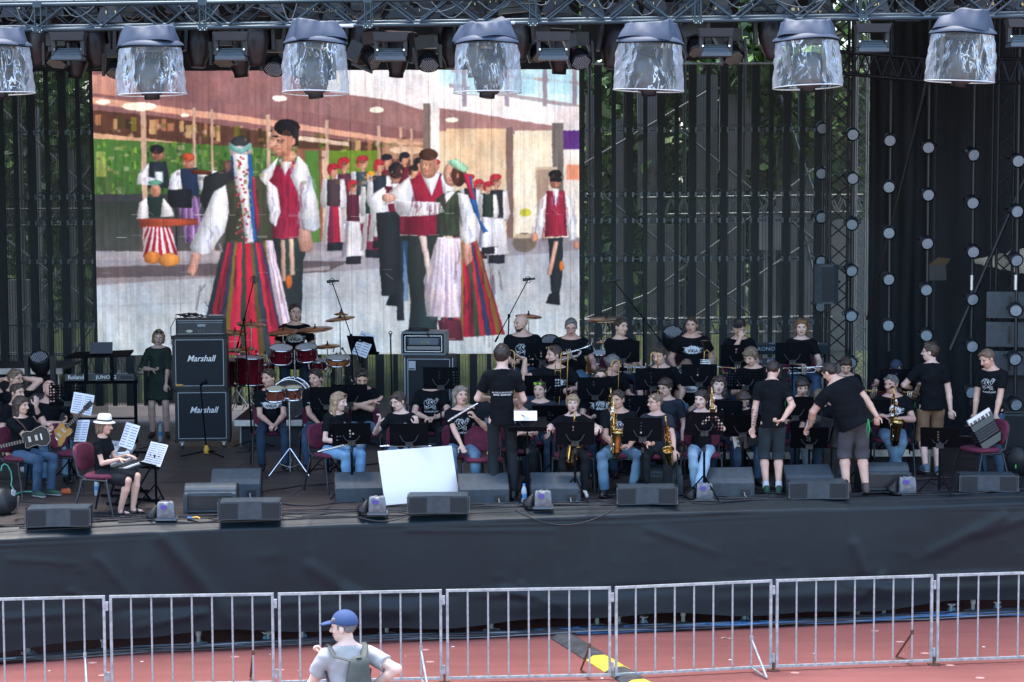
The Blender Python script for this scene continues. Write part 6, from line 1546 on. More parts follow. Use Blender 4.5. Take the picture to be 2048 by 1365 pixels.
# ================================================================ people
def smin(a,b,k):
 h = np.clip(0.5 + 0.5*(b - a)/k,0,1)
 return b*(1 - h) + a*h - k*h*(1 - h)
class Field:
 """a body built as one smooth implicit surface and meshed on a grid"""
 def __init__(s,lo,hi,h):
  s.rk = 1.0; s.h = h; s.lo = np.array(lo,float) - 2*h; n = np.ceil((np.array(hi,float) + 2*h - s.lo)/h).astype(int) + 1
  s.n = n; s.F = np.full(n,0.5,np.float32)
  s.ax = [s.lo[i] + h*np.arange(n[i]) for i in range(3)]
 def win(s,lo,hi):
  a = np.maximum(0,np.floor((np.array(lo) - s.lo)/s.h).astype(int)); b = np.minimum(s.n,np.ceil((np.array(hi) - s.lo)/s.h).astype(int) + 1)
  if (b <= a).any():return None
  X,Y,Z = np.meshgrid(s.ax[0][a[0]:b[0]],s.ax[1][a[1]:b[1]],s.ax[2][a[2]:b[2]],indexing='ij')
  return (slice(a[0],b[0]),slice(a[1],b[1]),slice(a[2],b[2])),X,Y,Z
 def put(s,sl,d,k,sub=False):
  if sub:s.F[sl] = -smin(-s.F[sl],d,k)
  else:s.F[sl] = smin(s.F[sl],d,k)
 def cap(s,a,b,ra,rb,k=0.03,flat=None,cut=None,sub=False):
  """tapered capsule; flat=(axis vector, factor) squashes it along an axis"""
  ra,rb = ra*s.rk,rb*s.rk; a = np.array(a,float); b = np.array(b,float); m = max(ra,rb)*(max(1,flat[1]) if flat else 1) + k + 2*s.h
  w = s.win(np.minimum(a,b) - m,np.maximum(a,b) + m)
  if w is None:return
  sl,X,Y,Z = w
  px,py,pz = X - a[0],Y - a[1],Z - a[2]; ba = b - a
  if flat:
   n = np.array(flat[0],float); n /= np.linalg.norm(n); f = 1/flat[1] - 1
   dn = (px*n[0] + py*n[1] + pz*n[2])*f; px,py,pz = px + dn*n[0],py + dn*n[1],pz + dn*n[2]
   ba = ba + n*np.dot(ba,n)*f
  L2 = max(1e-8,ba @ ba); t = np.clip((px*ba[0] + py*ba[1] + pz*ba[2])/L2,0,1)
  d = np.sqrt((px - ba[0]*t) ** 2 + (py - ba[1]*t) ** 2 + (pz - ba[2]*t) ** 2) - (ra + (rb - ra)*t)
  if flat and flat[1] < 1:d = d*flat[1] ** .5
  if cut is not None:
   p,n = np.array(cut[0]),np.array(cut[1],float); n /= np.linalg.norm(n)
   d = np.maximum(d,(X - p[0])*n[0] + (Y - p[1])*n[1] + (Z - p[2])*n[2])
  s.put(sl,d,k,sub)
 def ell(s,c,r,A=None,k=0.02,sub=False,cuts=()):
  """ellipsoid with axes given by the columns of A"""
  r = [q_*s.rk for q_ in r]; c = np.array(c,float); m = max(r) + k + 2*s.h
  w = s.win(c - m,c + m)
  if w is None:return
  sl,X,Y,Z = w
  px,py,pz = X - c[0],Y - c[1],Z - c[2]
  if A is None:A = np.eye(3)
  q = [(px*A[0,i] + py*A[1,i] + pz*A[2,i]) for i in range(3)]
  k0 = np.sqrt(sum((q[i]/r[i]) ** 2 for i in range(3))); k1 = np.sqrt(sum((q[i]/r[i] ** 2) ** 2 for i in range(3)))
  d = k0*(k0 - 1)/np.maximum(k1,1e-6)
  for p,n in cuts:
   n = np.array(n,float); n /= np.linalg.norm(n)
   d = np.maximum(d,(X - p[0])*n[0] + (Y - p[1])*n[1] + (Z - p[2])*n[2])
  s.put(sl,d,k,sub)
 def plane(s,p,n):
  X,Y,Z = np.meshgrid(*s.ax,indexing='ij',sparse=True); n = np.array(n,float); n /= np.linalg.norm(n)
  s.F = np.maximum(s.F,((X - p[0])*n[0] + (Y - p[1])*n[1] + (Z - p[2])*n[2]).astype(np.float32))
 def wrinkle(s,amp,f,seed):
  X,Y,Z = np.meshgrid(*s.ax,indexing='ij',sparse=True); p = np.random.RandomState(seed).uniform(0,6,6)
  w = np.sin(f*(Z + .35*X) + p[0] + 1.8*np.sin(f*.33*(X + Y) + p[1]))*np.sin(f*.5*(X - .6*Z) + p[2] + 1.3*np.sin(f*.4*Y + p[3]))
  s.F = s.F + (amp*w).astype(np.float32)
 def mesh(s):
  F = s.F; n = F.shape; neg = F < 0
  c = neg[:-1,:-1,:-1].astype(np.int8)
  for dx in (0,1):
   for dy in (0,1):
    for dz in (0,1):
     if dx or dy or dz:c = c + neg[dx:n[0] - 1 + dx,dy:n[1] - 1 + dy,dz:n[2] - 1 + dz]
  act = (c > 0) & (c < 8); I = np.argwhere(act)
  if len(I) == 0:return np.zeros((0,3)),np.zeros((0,4),int)
  idx = np.full(act.shape,-1,np.int64); idx[act] = np.arange(len(I))
  S = np.zeros((len(I),3)); W = np.zeros(len(I))
  i,j,k = I.T
  for (a,b) in [((0,0,0),(1,0,0)),((0,1,0),(1,1,0)),((0,0,1),(1,0,1)),((0,1,1),(1,1,1)),((0,0,0),(0,1,0)),((1,0,0),(1,1,0)),((0,0,1),(0,1,1)),((1,0,1),(1,1,1)),((0,0,0),(0,0,1)),((1,0,0),(1,0,1)),((0,1,0),(0,1,1)),((1,1,0),(1,1,1))]:
   fa = F[i + a[0],j + a[1],k + a[2]]; fb = F[i + b[0],j + b[1],k + b[2]]
   x = (fa < 0) != (fb < 0); t = np.where(x,fa/np.where(fa - fb == 0,1,fa - fb),0)
   P = np.array(a)[None] + (np.array(b) - np.array(a))[None]*t[:,None]
   S[x] += P[x]; W[x] += 1
  V = (I + S/W[:,None])*s.h + s.lo
  Q = []
  for ax in range(3):
   sl0 = [slice(1,-1)]*3; sl0[ax] = slice(0,n[ax] - 1); sl1 = list(sl0); sl1[ax] = slice(1,n[ax])
   a = neg[tuple(sl0)]; b = neg[tuple(sl1)]; E = np.argwhere(a != b); fl = a[tuple(E.T)]
   off = [1,1,1]; off[ax] = 0; E = E + off
   u,v = [(1,2),(2,0),(0,1)][ax]
   du = np.zeros(3,int); du[u] = 1; dv = np.zeros(3,int); dv[v] = 1
   q = np.stack([idx[tuple((E - du - dv).T)],idx[tuple((E - dv).T)],idx[tuple(E.T)],idx[tuple((E - du).T)]],1)
   q[~fl] = q[~fl][:,::-1]; Q.append(q)
  Q = np.concatenate(Q); Q = Q[(Q >= 0).all(1)]
  return V,Q
def np_mesh(name,parts):
 """parts: list of (verts, faces, material index)"""
 V = np.concatenate([p[0] for p in parts]); me = bpy.data.meshes.new(name); off = 0; L = []; st = []; mi = []; tot = 0
 for v,f,m in parts:
  f = np.asarray(f)
  L.append((f + off).ravel()); st.append(tot + f.shape[1]*np.arange(len(f))); tot += f.size; mi.append(np.full(len(f),m)); off += len(v)
 L = np.concatenate(L); st = np.concatenate(st); mi = np.concatenate(mi)
 me.vertices.add(len(V)); me.vertices.foreach_set('co',V.astype(np.float32).ravel())
 me.loops.add(len(L)); me.loops.foreach_set('vertex_index',L.astype(np.int32))
 me.polygons.add(len(st)); me.polygons.foreach_set('loop_start',st.astype(np.int32)); me.polygons.foreach_set('material_index',mi.astype(np.int32))
 me.polygons.foreach_set('use_smooth',np.ones(len(st),bool)); me.update(calc_edges=True)
 return me
def V3(*a):return np.array(a,float)
def unit(v):v = np.array(v,float); return v/max(1e-9,np.linalg.norm(v))
def rotv(ax,deg):
 return np.array(Matrix.Rotation(R(deg),3,Vector(ax)))
def ik(a,b,l1,l2,hint):
 d = b - a; L = np.linalg.norm(d); mx = (l1 + l2)*.999
 if L > mx:b = a + d/L*mx; L = mx
 L = max(L,abs(l1 - l2) + .01); u = d/np.linalg.norm(d)
 x = (l1*l1 - l2*l2 + L*L)/(2*L); h = math.sqrt(max(0,l1*l1 - x*x))
 hv = np.array(hint,float); hv = hv - u*(hv @ u); hv = unit(hv)
 return a + u*x + hv*h,a + u*L
SKIN = {}
def skin(t):
 if t not in SKIN:
  c = {0:(0.64,0.40,0.30),1:(0.55,0.33,0.235),2:(0.70,0.48,0.39),3:(0.60,0.35,0.265)}[t]
  m = mat('skin_%d' % t,c,0.5,0,0.10,9); m.node_tree.nodes['Principled BSDF'].inputs['Subsurface Weight'].default_value = 0.0
  SKIN[t] = m
 return SKIN[t]
M_lip = mat('lips',(0.34,0.12,0.10),0.5); M_eye = mat('eye_dark',(0.03,0.022,0.02),0.25); M_eyew = mat('eye_white',(0.55,0.52,0.5),0.4)
HAIRC = {'black':(0.012,0.010,0.009),'brown':(0.045,0.028,0.018),'dark':(0.024,0.016,0.012),'light':(0.16,0.11,0.07),'blond':(0.30,0.21,0.12),'grey':(0.14,0.135,0.13),'ginger':(0.17,0.085,0.035),'ash':(0.20,0.17,0.13)}
def hair_mat(c):
 return mat('hair_' + c,HAIRC[c],0.5,0,0.4,60,0.5,120,stretch=(1,1,.25))
M_shirt = mat('black_tshirt',(0.0036,0.0055,0.0078),0.9,0,0.2,4,0.15,60,spec=.18)
M_shirt_grey = mat('pale_grey_tshirt',(0.36,0.362,0.365),0.85,0,0.06,4,0.1,60)
M_dress_g = mat('dark_green_dress',(0.012,0.030,0.021),0.8,0,0.2,5)
M_navy = mat('navy_cloth',(0.007,0.012,0.021),0.85,0,.15,5)
def denim(name,c,c2):return mat(name,c,0.85,0,0,3.5,0.2,120,col2=c2,spec=.2)
PANTS = {'blue':denim('blue_jeans',(0.028,0.055,0.10),(0.06,0.11,0.18)),'mid':denim('mid_blue_jeans',(0.06,0.13,0.21),(0.16,0.27,0.37)),'light':denim('light_blue_jeans',(0.20,0.34,0.46),(0.30,0.45,0.58)),'navy':denim('dark_blue_jeans',(0.016,0.03,0.055),(0.03,0.055,0.09)),
   'black':denim('black_jeans',(0.007,0.009,0.011),(0.012,0.015,0.018)),'charcoal':denim('charcoal_jeans',(0.010,0.0145,0.017),(0.018,0.024,0.028)),'sky':mat('sky_blue_trousers',(0.17,0.35,0.55),0.85,0,.1,4),'grey':mat('grey_shorts_cloth',(0.055,0.056,0.064),0.9,0,.12,5),'petrol':mat('petrol_shorts_cloth',(0.014,0.025,0.033),0.9,0,.15,5),
   'tan':mat('tan_shorts_cloth',(0.22,0.135,0.075),0.9,0,.12,5),'ash':denim('grey_blue_jeans',(0.07,0.095,0.12),(0.13,0.165,0.20)),'khaki':mat('khaki_cloth',(.2,.18,.12),.9)}
SHOES = {'black':mat('black_shoe',(0.012,0.013,0.015),.45),'white':mat('white_shoe',(.6,.6,.58),.5),'green':mat('green_canvas_shoe',(.02,.07,.045),.8),'brown':mat('brown_boot',(.07,.05,.04),.6),'tan':mat('tan_sandal',(.32,.15,.07),.5),'blue':mat('blue_grey_shoe',(.10,.16,.20),.6)}
M_sole = mat('shoe_sole',(.62,.63,.62),.6)
def print_mat(name,painter,W=1.0,k=220,H=None):
 H = H or W
 r = Raster(0,0,W,H,k,(0,0,0)); painter(r); r.blur(1)
 al = r.a[...,0].copy(); im = r
 im.a = np.clip(r.a*0 + .8,0,1); image = im.image(name,al)
 m = bpy.data.materials.new(name); m.use_nodes = True; t = m.node_tree; b = t.nodes['Principled BSDF']
 b.inputs['Base Color'].default_value = (.66,.70,.72,1); b.inputs['Roughness'].default_value = .7
 it = t.nodes.new('ShaderNodeTexImage'); it.image = image; it.extension = 'CLIP'
 t.links.new(it.outputs['Alpha'],b.inputs['Alpha'])
 return m
def glyphs(txt,shear=0.0,bold=0):
 cu = bpy.data.curves.new('glyphs','FONT'); cu.body = txt; cu.align_x = 'CENTER'; cu.shear = shear; cu.size = 1; cu.offset = bold; cu.resolution_u = 3
 ob = bpy.data.objects.new('glyphs',cu); me = ob.to_mesh()
 V = [tuple(v.co) for v in me.vertices]; T = [tuple(p.vertices) for p in me.polygons]
 ob.to_mesh_clear(); bpy.data.objects.remove(ob); bpy.data.curves.remove(cu)
 return V,T
def text_r(r,txt,cx,cy,size,col,rotd=0,shear=0,bold=0.0,sx=1.0):
 V,T = glyphs(txt,shear,bold); ca,sa = math.cos(R(rotd)),math.sin(R(rotd))
 P = [(cx + (v[0]*sx*ca + v[1]*sa)*size,cy + (v[0]*sx*sa - v[1]*ca)*size) for v in V]
 for t in T:r.poly([P[i] for i in t],col)
def paint_vaga(r):
 w = (1,1,1); k = (0,0,0); rs = np.random.RandomState(4)
 pts = []
 for i in range(60):
  a = 2*math.pi*i/60; c,s_ = math.cos(a),math.sin(a)
  rx = .36*(abs(c) ** 2 + abs(s_) ** 2) ** -.5 + .02*rs.randn(); ry = .175 + (.03 if s_ < 0 and abs(c) < .4 else 0) + .012*rs.randn()
  pts.append((.5 + np.sign(c)*abs(c) ** .75*rx,.30 + np.sign(s_)*abs(s_) ** .7*ry))
 r.poly(pts,w)
 for i in range(26):
  a = rs.uniform(0,6.28); q = rs.uniform(.95,1.25); x,y = .5 + .40*math.cos(a)*q,.29 + .19*math.sin(a)*q
  r.ell(x,y,rs.uniform(.008,.03),rs.uniform(.006,.014),w,a=rs.uniform(-40,40))
 r.line(.03,.17,.16,.18,.022,w); r.line(.16,.18,.14,.25,.014,w); r.line(.9,.3,.99,.27,.014,w); r.line(.88,.36,.98,.38,.018,w)
 text_r(r,'VA',.40,.40,.20,k,bold=.03,sx=1.0); text_r(r,'GA',.62,.40,.19,k,bold=.03)
 r.line(.30,.40,.42,.17,.022,k); r.line(.48,.22,.52,.26,.016,k); r.line(.52,.22,.48,.26,.016,k)
def paint_jazz(r):
 w = (1,1,1); rs = np.random.RandomState(9)
 def path(pts,wd=.018):
  for a,b in zip(pts[:-1],pts[1:]):r.line(*a,*b,wd,w)
 arc = lambda cx,cy,rx,ry,a0,a1,n=12:[(cx + rx*math.cos(R(a0 + (a1 - a0)*i/n)),cy + ry*math.sin(R(a0 + (a1 - a0)*i/n))) for i in range(n + 1)]
 path(arc(.22,.40,.16,.20,60,300)); path(arc(.22,.62,.14,.13,-40,230)); path(arc(.22,.62,.06,.05,0,360)); path([(.33,.70),(.55,.58),(.80,.38),(.96,.14)]); path([(.96,.14),(.84,.06),(.74,.18),(.70,.36)])
 path([(.74,.20),(.90,.26)]); path([(.26,.12),(.18,.24),(.26,.44),(.40,.54)]); path([(.36,.10),(.34,.30),(.44,.46)]); path([(.26,.12),(.36,.10),(.46,.20)]); path(arc(.50,.30,.10,.14,180,400)); path(arc(.62,.34,.07,.12,100,380))
 path([(.42,.14),(.52,.10),(.64,.20)]); path([(.55,.60),(.78,.54),(.80,.76),(.62,.74),(.55,.60)]); path([(.60,.70),(.66,.60),(.70,.72),(.76,.58)]); path([(.44,.46),(.56,.60),(.46,.66)])
 r.ell(.52,.30,.035,.06,w); r.ell(.33,.36,.03,.05,w); r.ell(.86,.15,.03,.03,w); r.ell(.22,.62,.03,.025,w)
 text_r(r,'TAURAG\u0116 JAZZ',.5,.95,.125,w,bold=.012,sx=1.02)
def paint_back(r):
 w = (1,1,1)
 text_r(r,'MUZIKOS MOKYKLOS',.5,.14,.10,w,bold=.005,sx=.98); text_r(r,'BIG BAND',.5,.25,.11,w,bold=.015,sx=1.7)
def paint_cap(r):
 w = (1,1,1); r.ell(.5,.3,.16,.16,w); r.ell(.5,.3,.09,.09,(0,0,0)); text_r(r,'TAURAS',.5,.75,.26,w,bold=.02)
M_vaga = print_mat('print_vaga',paint_vaga,1.0,220,.6); M_jazz = print_mat('print_jazz',paint_jazz,1.0,220,1.0); M_back = print_mat('print_back',paint_back,1.0,300,.3)
M_capprint = print_mat('print_cap',paint_cap,1.0,100,1.0)
def decal(parent,bvh,o,u,v,nrm,w,h,mt,name='print',off=0.004,n=16):
 o,u,v,nrm = Vector(o),Vector(unit(u)),Vector(unit(v)),Vector(unit(nrm)); m = max(3,int(n*h/w)); vv = []; uvs = []; ok = []
 for j in range(m + 1):
  for i in range(n + 1):
   p = o + u*(w*(i/n - .5)) + v*(h*(j/m - .5))
   hit = bvh.ray_cast(p + nrm*.3,-nrm,.6)
   ok.append(hit[0] is not None and (p + nrm*.3 - hit[0]).length < .5); q = (hit[0] if ok[-1] else p) + nrm*off
   vv.append(tuple(q)); uvs.append((i/n,j/m))
 ff = [(j*(n + 1) + i,j*(n + 1) + i + 1,(j + 1)*(n + 1) + i + 1,(j + 1)*(n + 1) + i) for j in range(m) for i in range(n)]
 ff = [f for f in ff if all(ok[q] for q in f)]
 if not ff:return
 me = bpy.data.meshes.new(name); me.from_pydata(vv,[],ff); ul = me.uv_layers.new(name='UVMap')
 for l in me.loops:ul.data[l.index].uv = uvs[l.vertex_index]
 for p in me.polygons:p.use_smooth = True
 me.materials.append(mt); return link(name,me,None,parent)
FWD = V3(0,-1,0)
PLACED = []
def person(label,pos,yaw,H=1.78,seat=None,lean=0,side=0,twist=0,head=(0,0,0),hl=None,hr=None,el=(0.5,.3,-1),er=(-0.5,.3,-1),fl=None,fr=None,kl=None,kr=None,
   build=1.0,fem=False,tone=0,hair='short',hc='brown',beard=None,glasses=None,shirt='tee',shirt_mat=None,prnt=None,pants='blue',cutp='long',shoes='black',fold_l=40,fold_r=40,hn_l=None,hn_r=None,hd_l=None,hd_r=None,
   cap=None,shades=None,neck=0,detail=1,group=None,sock=False,belly=0,legs=True,shrug=0,extra=None,sleeve=.62,at=None,tattoo=False):
 """local frame: the person faces -Y, own left hand is +X; every joint is scaled by H"""
 S = H/1.78
 root = thing('person',label,'person',pos,yaw,group)
 seed = hash_id(label)
 bw = (1.0 if not fem else .9)*build
 pel = V3(0,0.0,(seat + .10)/S if seat is not None else .965)
 Rt = rotv((1,0,0),lean) @ rotv((0,1,0),side) @ rotv((0,0,1),twist)
 up,fw,lf = Rt @ V3(0,0,1),Rt @ FWD,Rt @ V3(1,0,0)
 if seat is not None:waist = pel + up*.15 - fw*.01
 else:waist = pel + up*.15
 chest = waist + up*.22 + fw*0.01; nb = chest + up*.160 - fw*.012
 hy,hp,hr_ = head
 Rh = rotv((0,0,1),twist) @ rotv((0,0,1),hy) @ rotv((1,0,0),hp + lean*.35) @ rotv((0,1,0),hr_ + side*.5)
 hu,hf,hx = Rh @ V3(0,0,1),Rh @ FWD,Rh @ V3(1,0,0)
 hb = nb + unit(up*.65 + hu*.35)*.048 + fw*(.012 + neck)
 hc_ = hb + hu*.105 + hf*.012
 shw = (.172 if not fem else .152)*build ** .5
 shl = chest + up*(.078 + shrug) + lf*shw; shr = chest + up*(.078 + shrug) - lf*shw
 ua,fa = .285,.255
 def arm(sh,tgt,hint,sgn):
  if tgt is None:tgt = sh + V3(.05*sgn,-.06,-.52)
  e,w = ik(sh,np.array(tgt,float),ua,fa,hint)
  return e,w
 eL,wL = arm(shl,hl,el,1); eR,wR = arm(shr,hr,er,-1)
 hipw = .092*(1.05 if fem else 1)
 hpl,hpr = pel + V3(hipw,0,-.03),pel + V3(-hipw,0,-.03)
 if seat is not None:
  hpl,hpr = pel + V3(hipw,-.02,-.005),pel + V3(-hipw,-.02,-.005)
  if fl is None:fl = (.14,-.46,.09)
  if fr is None:fr = (-.14,-.46,.09)
  kl = kl or (.15,-.7,1); kr = kr or (-.15,-.7,1)
 else:
  if fl is None:fl = (.12,0.02,.09)
  if fr is None:fr = (-.12,0.02,.09)
  kl = kl or (.05,-1,.1); kr = kr or (-.05,-1,.1)
 knl,anl = ik(hpl,np.array(fl,float),.43,.44,kl); knr,anr = ik(hpr,np.array(fr,float),.43,.44,kr)
 sc = lambda p:np.array(p)*S
 P = [pel,waist,chest,nb,hc_,shl,shr,eL,eR,wL,wR,knl,knr,anl,anr]
 lo = np.min(P,0) - .28; hi = np.max(P,0) + .28; lo[2] = min(lo[2],-.02)
 parts = []
 hb_ = .0145 if detail < 2 else .012
 F = Field(lo,hi,hb_)
 fl_ = lambda f:(fw,f)
 F.cap(pel + lf*.05*bw - up*.03,pel - lf*.05*bw - up*.03,.07,.07,.04,(fw,1.0));
 F.cap(pel + up*.03,waist,.105*bw,.10*bw,.05,(fw,.8)); F.cap(waist,chest,.105*bw,.13*bw,.05,(fw,.74)); F.cap(chest,chest + up*.08,.13*bw,.115*bw,.05,(fw,.74))
 F.cap(shl - lf*.03,shr + lf*.03,.052,.052,.04)
 for q_ in (shl,shr):F.cap(nb - up*.005,q_ - unit(q_ - nb)*.03,.045,.05,.04)
 F.cap(nb - up*.02,hb + hu*.03,.058*(bw ** .5)*(.88 if fem else 1),.053*(.86 if fem else 1),.03)
 am = (1 if not fem else .82)*build ** .6
 for sh,e,w in ((shl,eL,wL),(shr,eR,wR)):
  F.cap(sh,e,.050*am,.040*am,.02); F.cap(e,e + (w - e)*.35,.041*am,.040*am,.015); F.cap(e + (w - e)*.35,w,.040*am,.027*am,.015)
 if legs:
  lm = build ** .6
  for hp_,kn,an,f_ in ((hpl,knl,anl,fl),(hpr,knr,anr,fr)):
   F.cap(hp_,kn,(.066 if seat is None else .076)*lm,.053*lm,.03); c_ = kn + (an - kn)*.3; F.cap(kn,c_,.051*lm,.056*lm,.02); F.cap(c_,an,.056*lm,.036*lm,.02)
   toe = foot_dir(kn,an,pel)
   F.cap(an - V3(0,0,.035),an + toe*.12 - V3(0,0,.055),.034,.028,.015)
 V,Q = F.mesh()
 if tattoo:
  cen = V[Q].mean(1); inkm = np.zeros(len(Q),bool)
  for a_,b_,th_ in ((eL,wL,.25),(shr + (eR - shr)*.7,eR,.55)):
   ba = b_ - a_; t_ = ((cen - a_) @ ba)/(ba @ ba); dd_ = np.linalg.norm(cen - a_ - ba*t_[:,None],axis=1)
   w_ = np.sin(cen[:,2]*95 + cen[:,0]*60)*np.sin(cen[:,1]*120 + cen[:,2]*70); inkm |= (t_ > .05) & (t_ < .95) & (dd_ < .07) & (w_ > th_)
  parts.append((V*S,Q[~inkm],0)); parts.append((V*S,Q[inkm],5))
 else:parts.append((V*S,Q,0))
 Fh = Field(hc_ - .2,hc_ + .2,.0075 if detail < 2 else .006); Fh.rk = 1.07
 A = np.stack([hx,-hf,hu],1)
 hp3 = lambda x,y,z:hc_ + (hx*x + hf*y + hu*z)*1.07
 fs = .94 if fem else 1.0
 Fh.cap(nb - up*.01,hb + hu*.03,.056*(bw ** .5)*(.88 if fem else 1),.052*(.86 if fem else 1),.02)
 Fh.ell(hp3(0,-.008,.032),(.076,.094,.088),A,.02); Fh.ell(hp3(0,.028,-.018),(.063*fs,.062,.075),A,.025)
 Fh.ell(hp3(0,.048,-.070),(.040*fs,.038,.036),A,.02); Fh.ell(hp3(0,.02,-.055),(.056*fs,.055,.040),A,.02)
 Fh.cap(hp3(0,.088,.022),hp3(0,.109,-.018),.0085,.0125,.010); Fh.ell(hp3(0,.100,-.022),(.016,.012,.009),A,.006)
 Fh.cap(hp3(-.045,.073,.036),hp3(.045,.073,.036),.011,.011,.012)
 for s_ in (-1,1):
  Fh.ell(hp3(s_*.031,.094,.015),(.019,.014,.013),A,.012,sub=True)
  Fh.ell(hp3(s_*.044,.062,-.018),(.018,.018,.016),A,.014); Fh.ell(hp3(s_*.077,-.004,-.002),(.009,.020,.031),A,.006)
 Fh.ell(hp3(0,.089,-.047),(.022,.011,.006),A,.006); Fh.ell(hp3(0,.087,-.059),(.019,.011,.006),A,.006)
 V,Q = Fh.mesh()
 q = V - hc_; lx,ly,lz = q @ hx,q @ hf,q @ hu
 cen = np.stack([lx,ly,lz],1)[Q].mean(1)
 mi = np.zeros(len(Q),int)
 lip = (np.abs(cen[:,0]) < .024) & (cen[:,1] > .070) & (cen[:,2] < -.042) & (cen[:,2] > -.064); mi[lip] = 1
 for m_ in (0,1):
  if (mi == m_).any():parts.append((V*S,Q[mi == m_],m_))
 def blob(c,r,m_,n=8,rg=5):
  mb = MB(); mb.ell((0,0,0),[q_*1.1 for q_ in r],n,rg); v = np.array(mb.v); v = v @ A.T + c;
  f3 = np.array([f for f in mb.f]); parts.append((v*S,f3,m_))
 for s_ in (-1,1):
  blob(hp3(s_*.031,.0795,.013),(.0125,.006,.0048),3); blob(hp3(s_*.031,.0835,.0135),(.0058,.004,.0056),2); blob(hp3(s_*.031,.0835,.0190),(.0145,.004,.0026),2); blob(hp3(s_*.032,.083,.033),(.018,.005,.0042),4)
 blob(hp3(0,.0985,-.0525),(.018,.0035,.0016),2)
 def hand(e,w,hd,hn,curl,sgn):
  d = unit(hd) if hd is not None else unit(w - e); n = np.array(hn if hn is not None else (0,.3,-1),float); n = unit(n - d*(n @ d)); s2 = np.cross(d,n)*sgn   # s2 points to the thumb side
  Fd = Field(w + d*.08 - .15,w + d*.08 + .15,.0062 if detail < 2 else .0055)
  g = .92 if fem else 1.0
  A2 = np.stack([s2,d,n],1)
  Fd.cap(w - unit(w - e)*.045,w + d*.01,.027*am,.024,.008,(n,.8)); Fd.ell(w + d*.048,(.040*g,.052,.0155),A2,.010)
  for i in range(4):
   b = w + d*(.088 - .004*abs(i - 1.5)) + s2*(.0285 - .019*i)*g; Lf = (.070,.080,.074,.058)[i]*g; c = curl*(1 + .12*i); p = b; dd = d
   for j,fr_ in enumerate((.45,.31,.24)):
    dd = rotv(s2,c*(.5,.9,.7)[j]*(-1)*sgn*sgn_fix(d,n,s2)) @ dd if True else dd
    qn = p + dd*Lf*fr_*1.05; Fd.cap(p,qn,.0088*g - .0006*j,.0082*g - .0006*j,.004); p = qn
  t0 = w + d*.022 + s2*.028; t1 = t0 + unit(s2*.75 + d*.65 + n*.25)*.040; t2 = t1 + unit(s2*(.35 - curl*.006) + d*.85 + n*(.2 + curl*.008))*.045
  Fd.cap(t0,t1,.0125*g,.0105*g,.008); Fd.cap(t1,t2,.0102*g,.0085*g,.004)
  v,q_ = Fd.mesh(); parts.append((v*S,q_,0))
 hand(eL,wL,hd_l,hn_l,fold_l,1); hand(eR,wR,hd_r,hn_r,fold_r,-1)
 me = np_mesh('body',parts)
 for m_ in (skin(tone),M_lip,M_eye,M_eyew,hair_mat(hc if hair != 'bald' else 'brown'),mat('tattoo_ink',(.16,.11,.10),.6)):me.materials.append(m_)
 link('body',me,None,root)
 sm = shirt_mat or M_shirt
 Fs = Field(lo,hi,.0145 if detail < 2 else .012)
 tr_ = .016
 hem = pel - up*(.02 if seat is not None else .09)
 Fs.cap(waist,chest,(.118 + tr_)*bw + belly*.5,.130*bw + tr_,.05,(fw,.76)); Fs.cap(chest,chest + up*.085,.130*bw + tr_,.112*bw + tr_,.04,(fw,.76))
 Fs.cap(pel - up*.10,waist,(.150 if not fem else .14)*bw + tr_ + belly*.4,(.118 + tr_)*bw + belly*.5,.05,(fw,.80))
 if belly:Fs.ell(waist + fw*.05 - up*.03,(.15*bw,.12 + belly,.15),np.stack([lf,-fw,up],1),.05)
 if fem and shirt != 'dress':Fs.ell(chest + fw*.075 - up*.02,(.12,.055,.06),np.stack([lf,-fw,up],1),.04)
 Fs.cap(shl - lf*.035,shr + lf*.035,.062 + .004,.066,.04); Fs.cap(nb - up*.035,nb - up*.005,.075,.066,.03)
 for q_ in (shl,shr):Fs.cap(nb - up*.012,q_ - unit(q_ - nb)*.03,.058,.066,.04)
 for sh,e in ((shl,eL),(shr,eR)):
  d = unit(e - sh); end = sh + (e - sh)*sleeve
  Fs.cap(sh,end + d*.03,.064*am + .004,.062*am + .006,.022,cut=(end,d))
 Fs.wrinkle(.0055,30,seed); Fs.wrinkle(.003,62,seed + 9);
 Fs.plane(nb + up*.002 + fw*.0,unit(up*.92 + hu*.08 + fw*.28))
 if shirt == 'dress':
  pass
 Fs.plane(hem,-up)
 V,Q = Fs.mesh(); V = V*S
 me = np_mesh('tshirt',[(V,Q,0)]); me.materials.append(sm); link('tshirt' if shirt == 'tee' else 'dress_top',me,None,root)
 if prnt:
  bv = BVHTree.FromPolygons([tuple(v) for v in V],[tuple(q_) for q_ in Q])
  if prnt == 'vaga':decal(root,bv,sc(chest - up*.045 + fw*.1),lf,up,fw,.30*S,.18*S,M_vaga)
  elif prnt == 'jazz':decal(root,bv,sc(chest - up*.055 + fw*.1),lf,up,fw,.225*S,.225*S,M_jazz)
  elif prnt == 'back':decal(root,bv,sc(chest - up*.10 - fw*.1),-lf,up,-fw,.24*S,.072*S,M_back)
  elif prnt == 'small':decal(root,bv,sc(chest + up*.01 + fw*.1 + lf*.06),lf,up,fw,.08*S,.05*S,M_vaga)
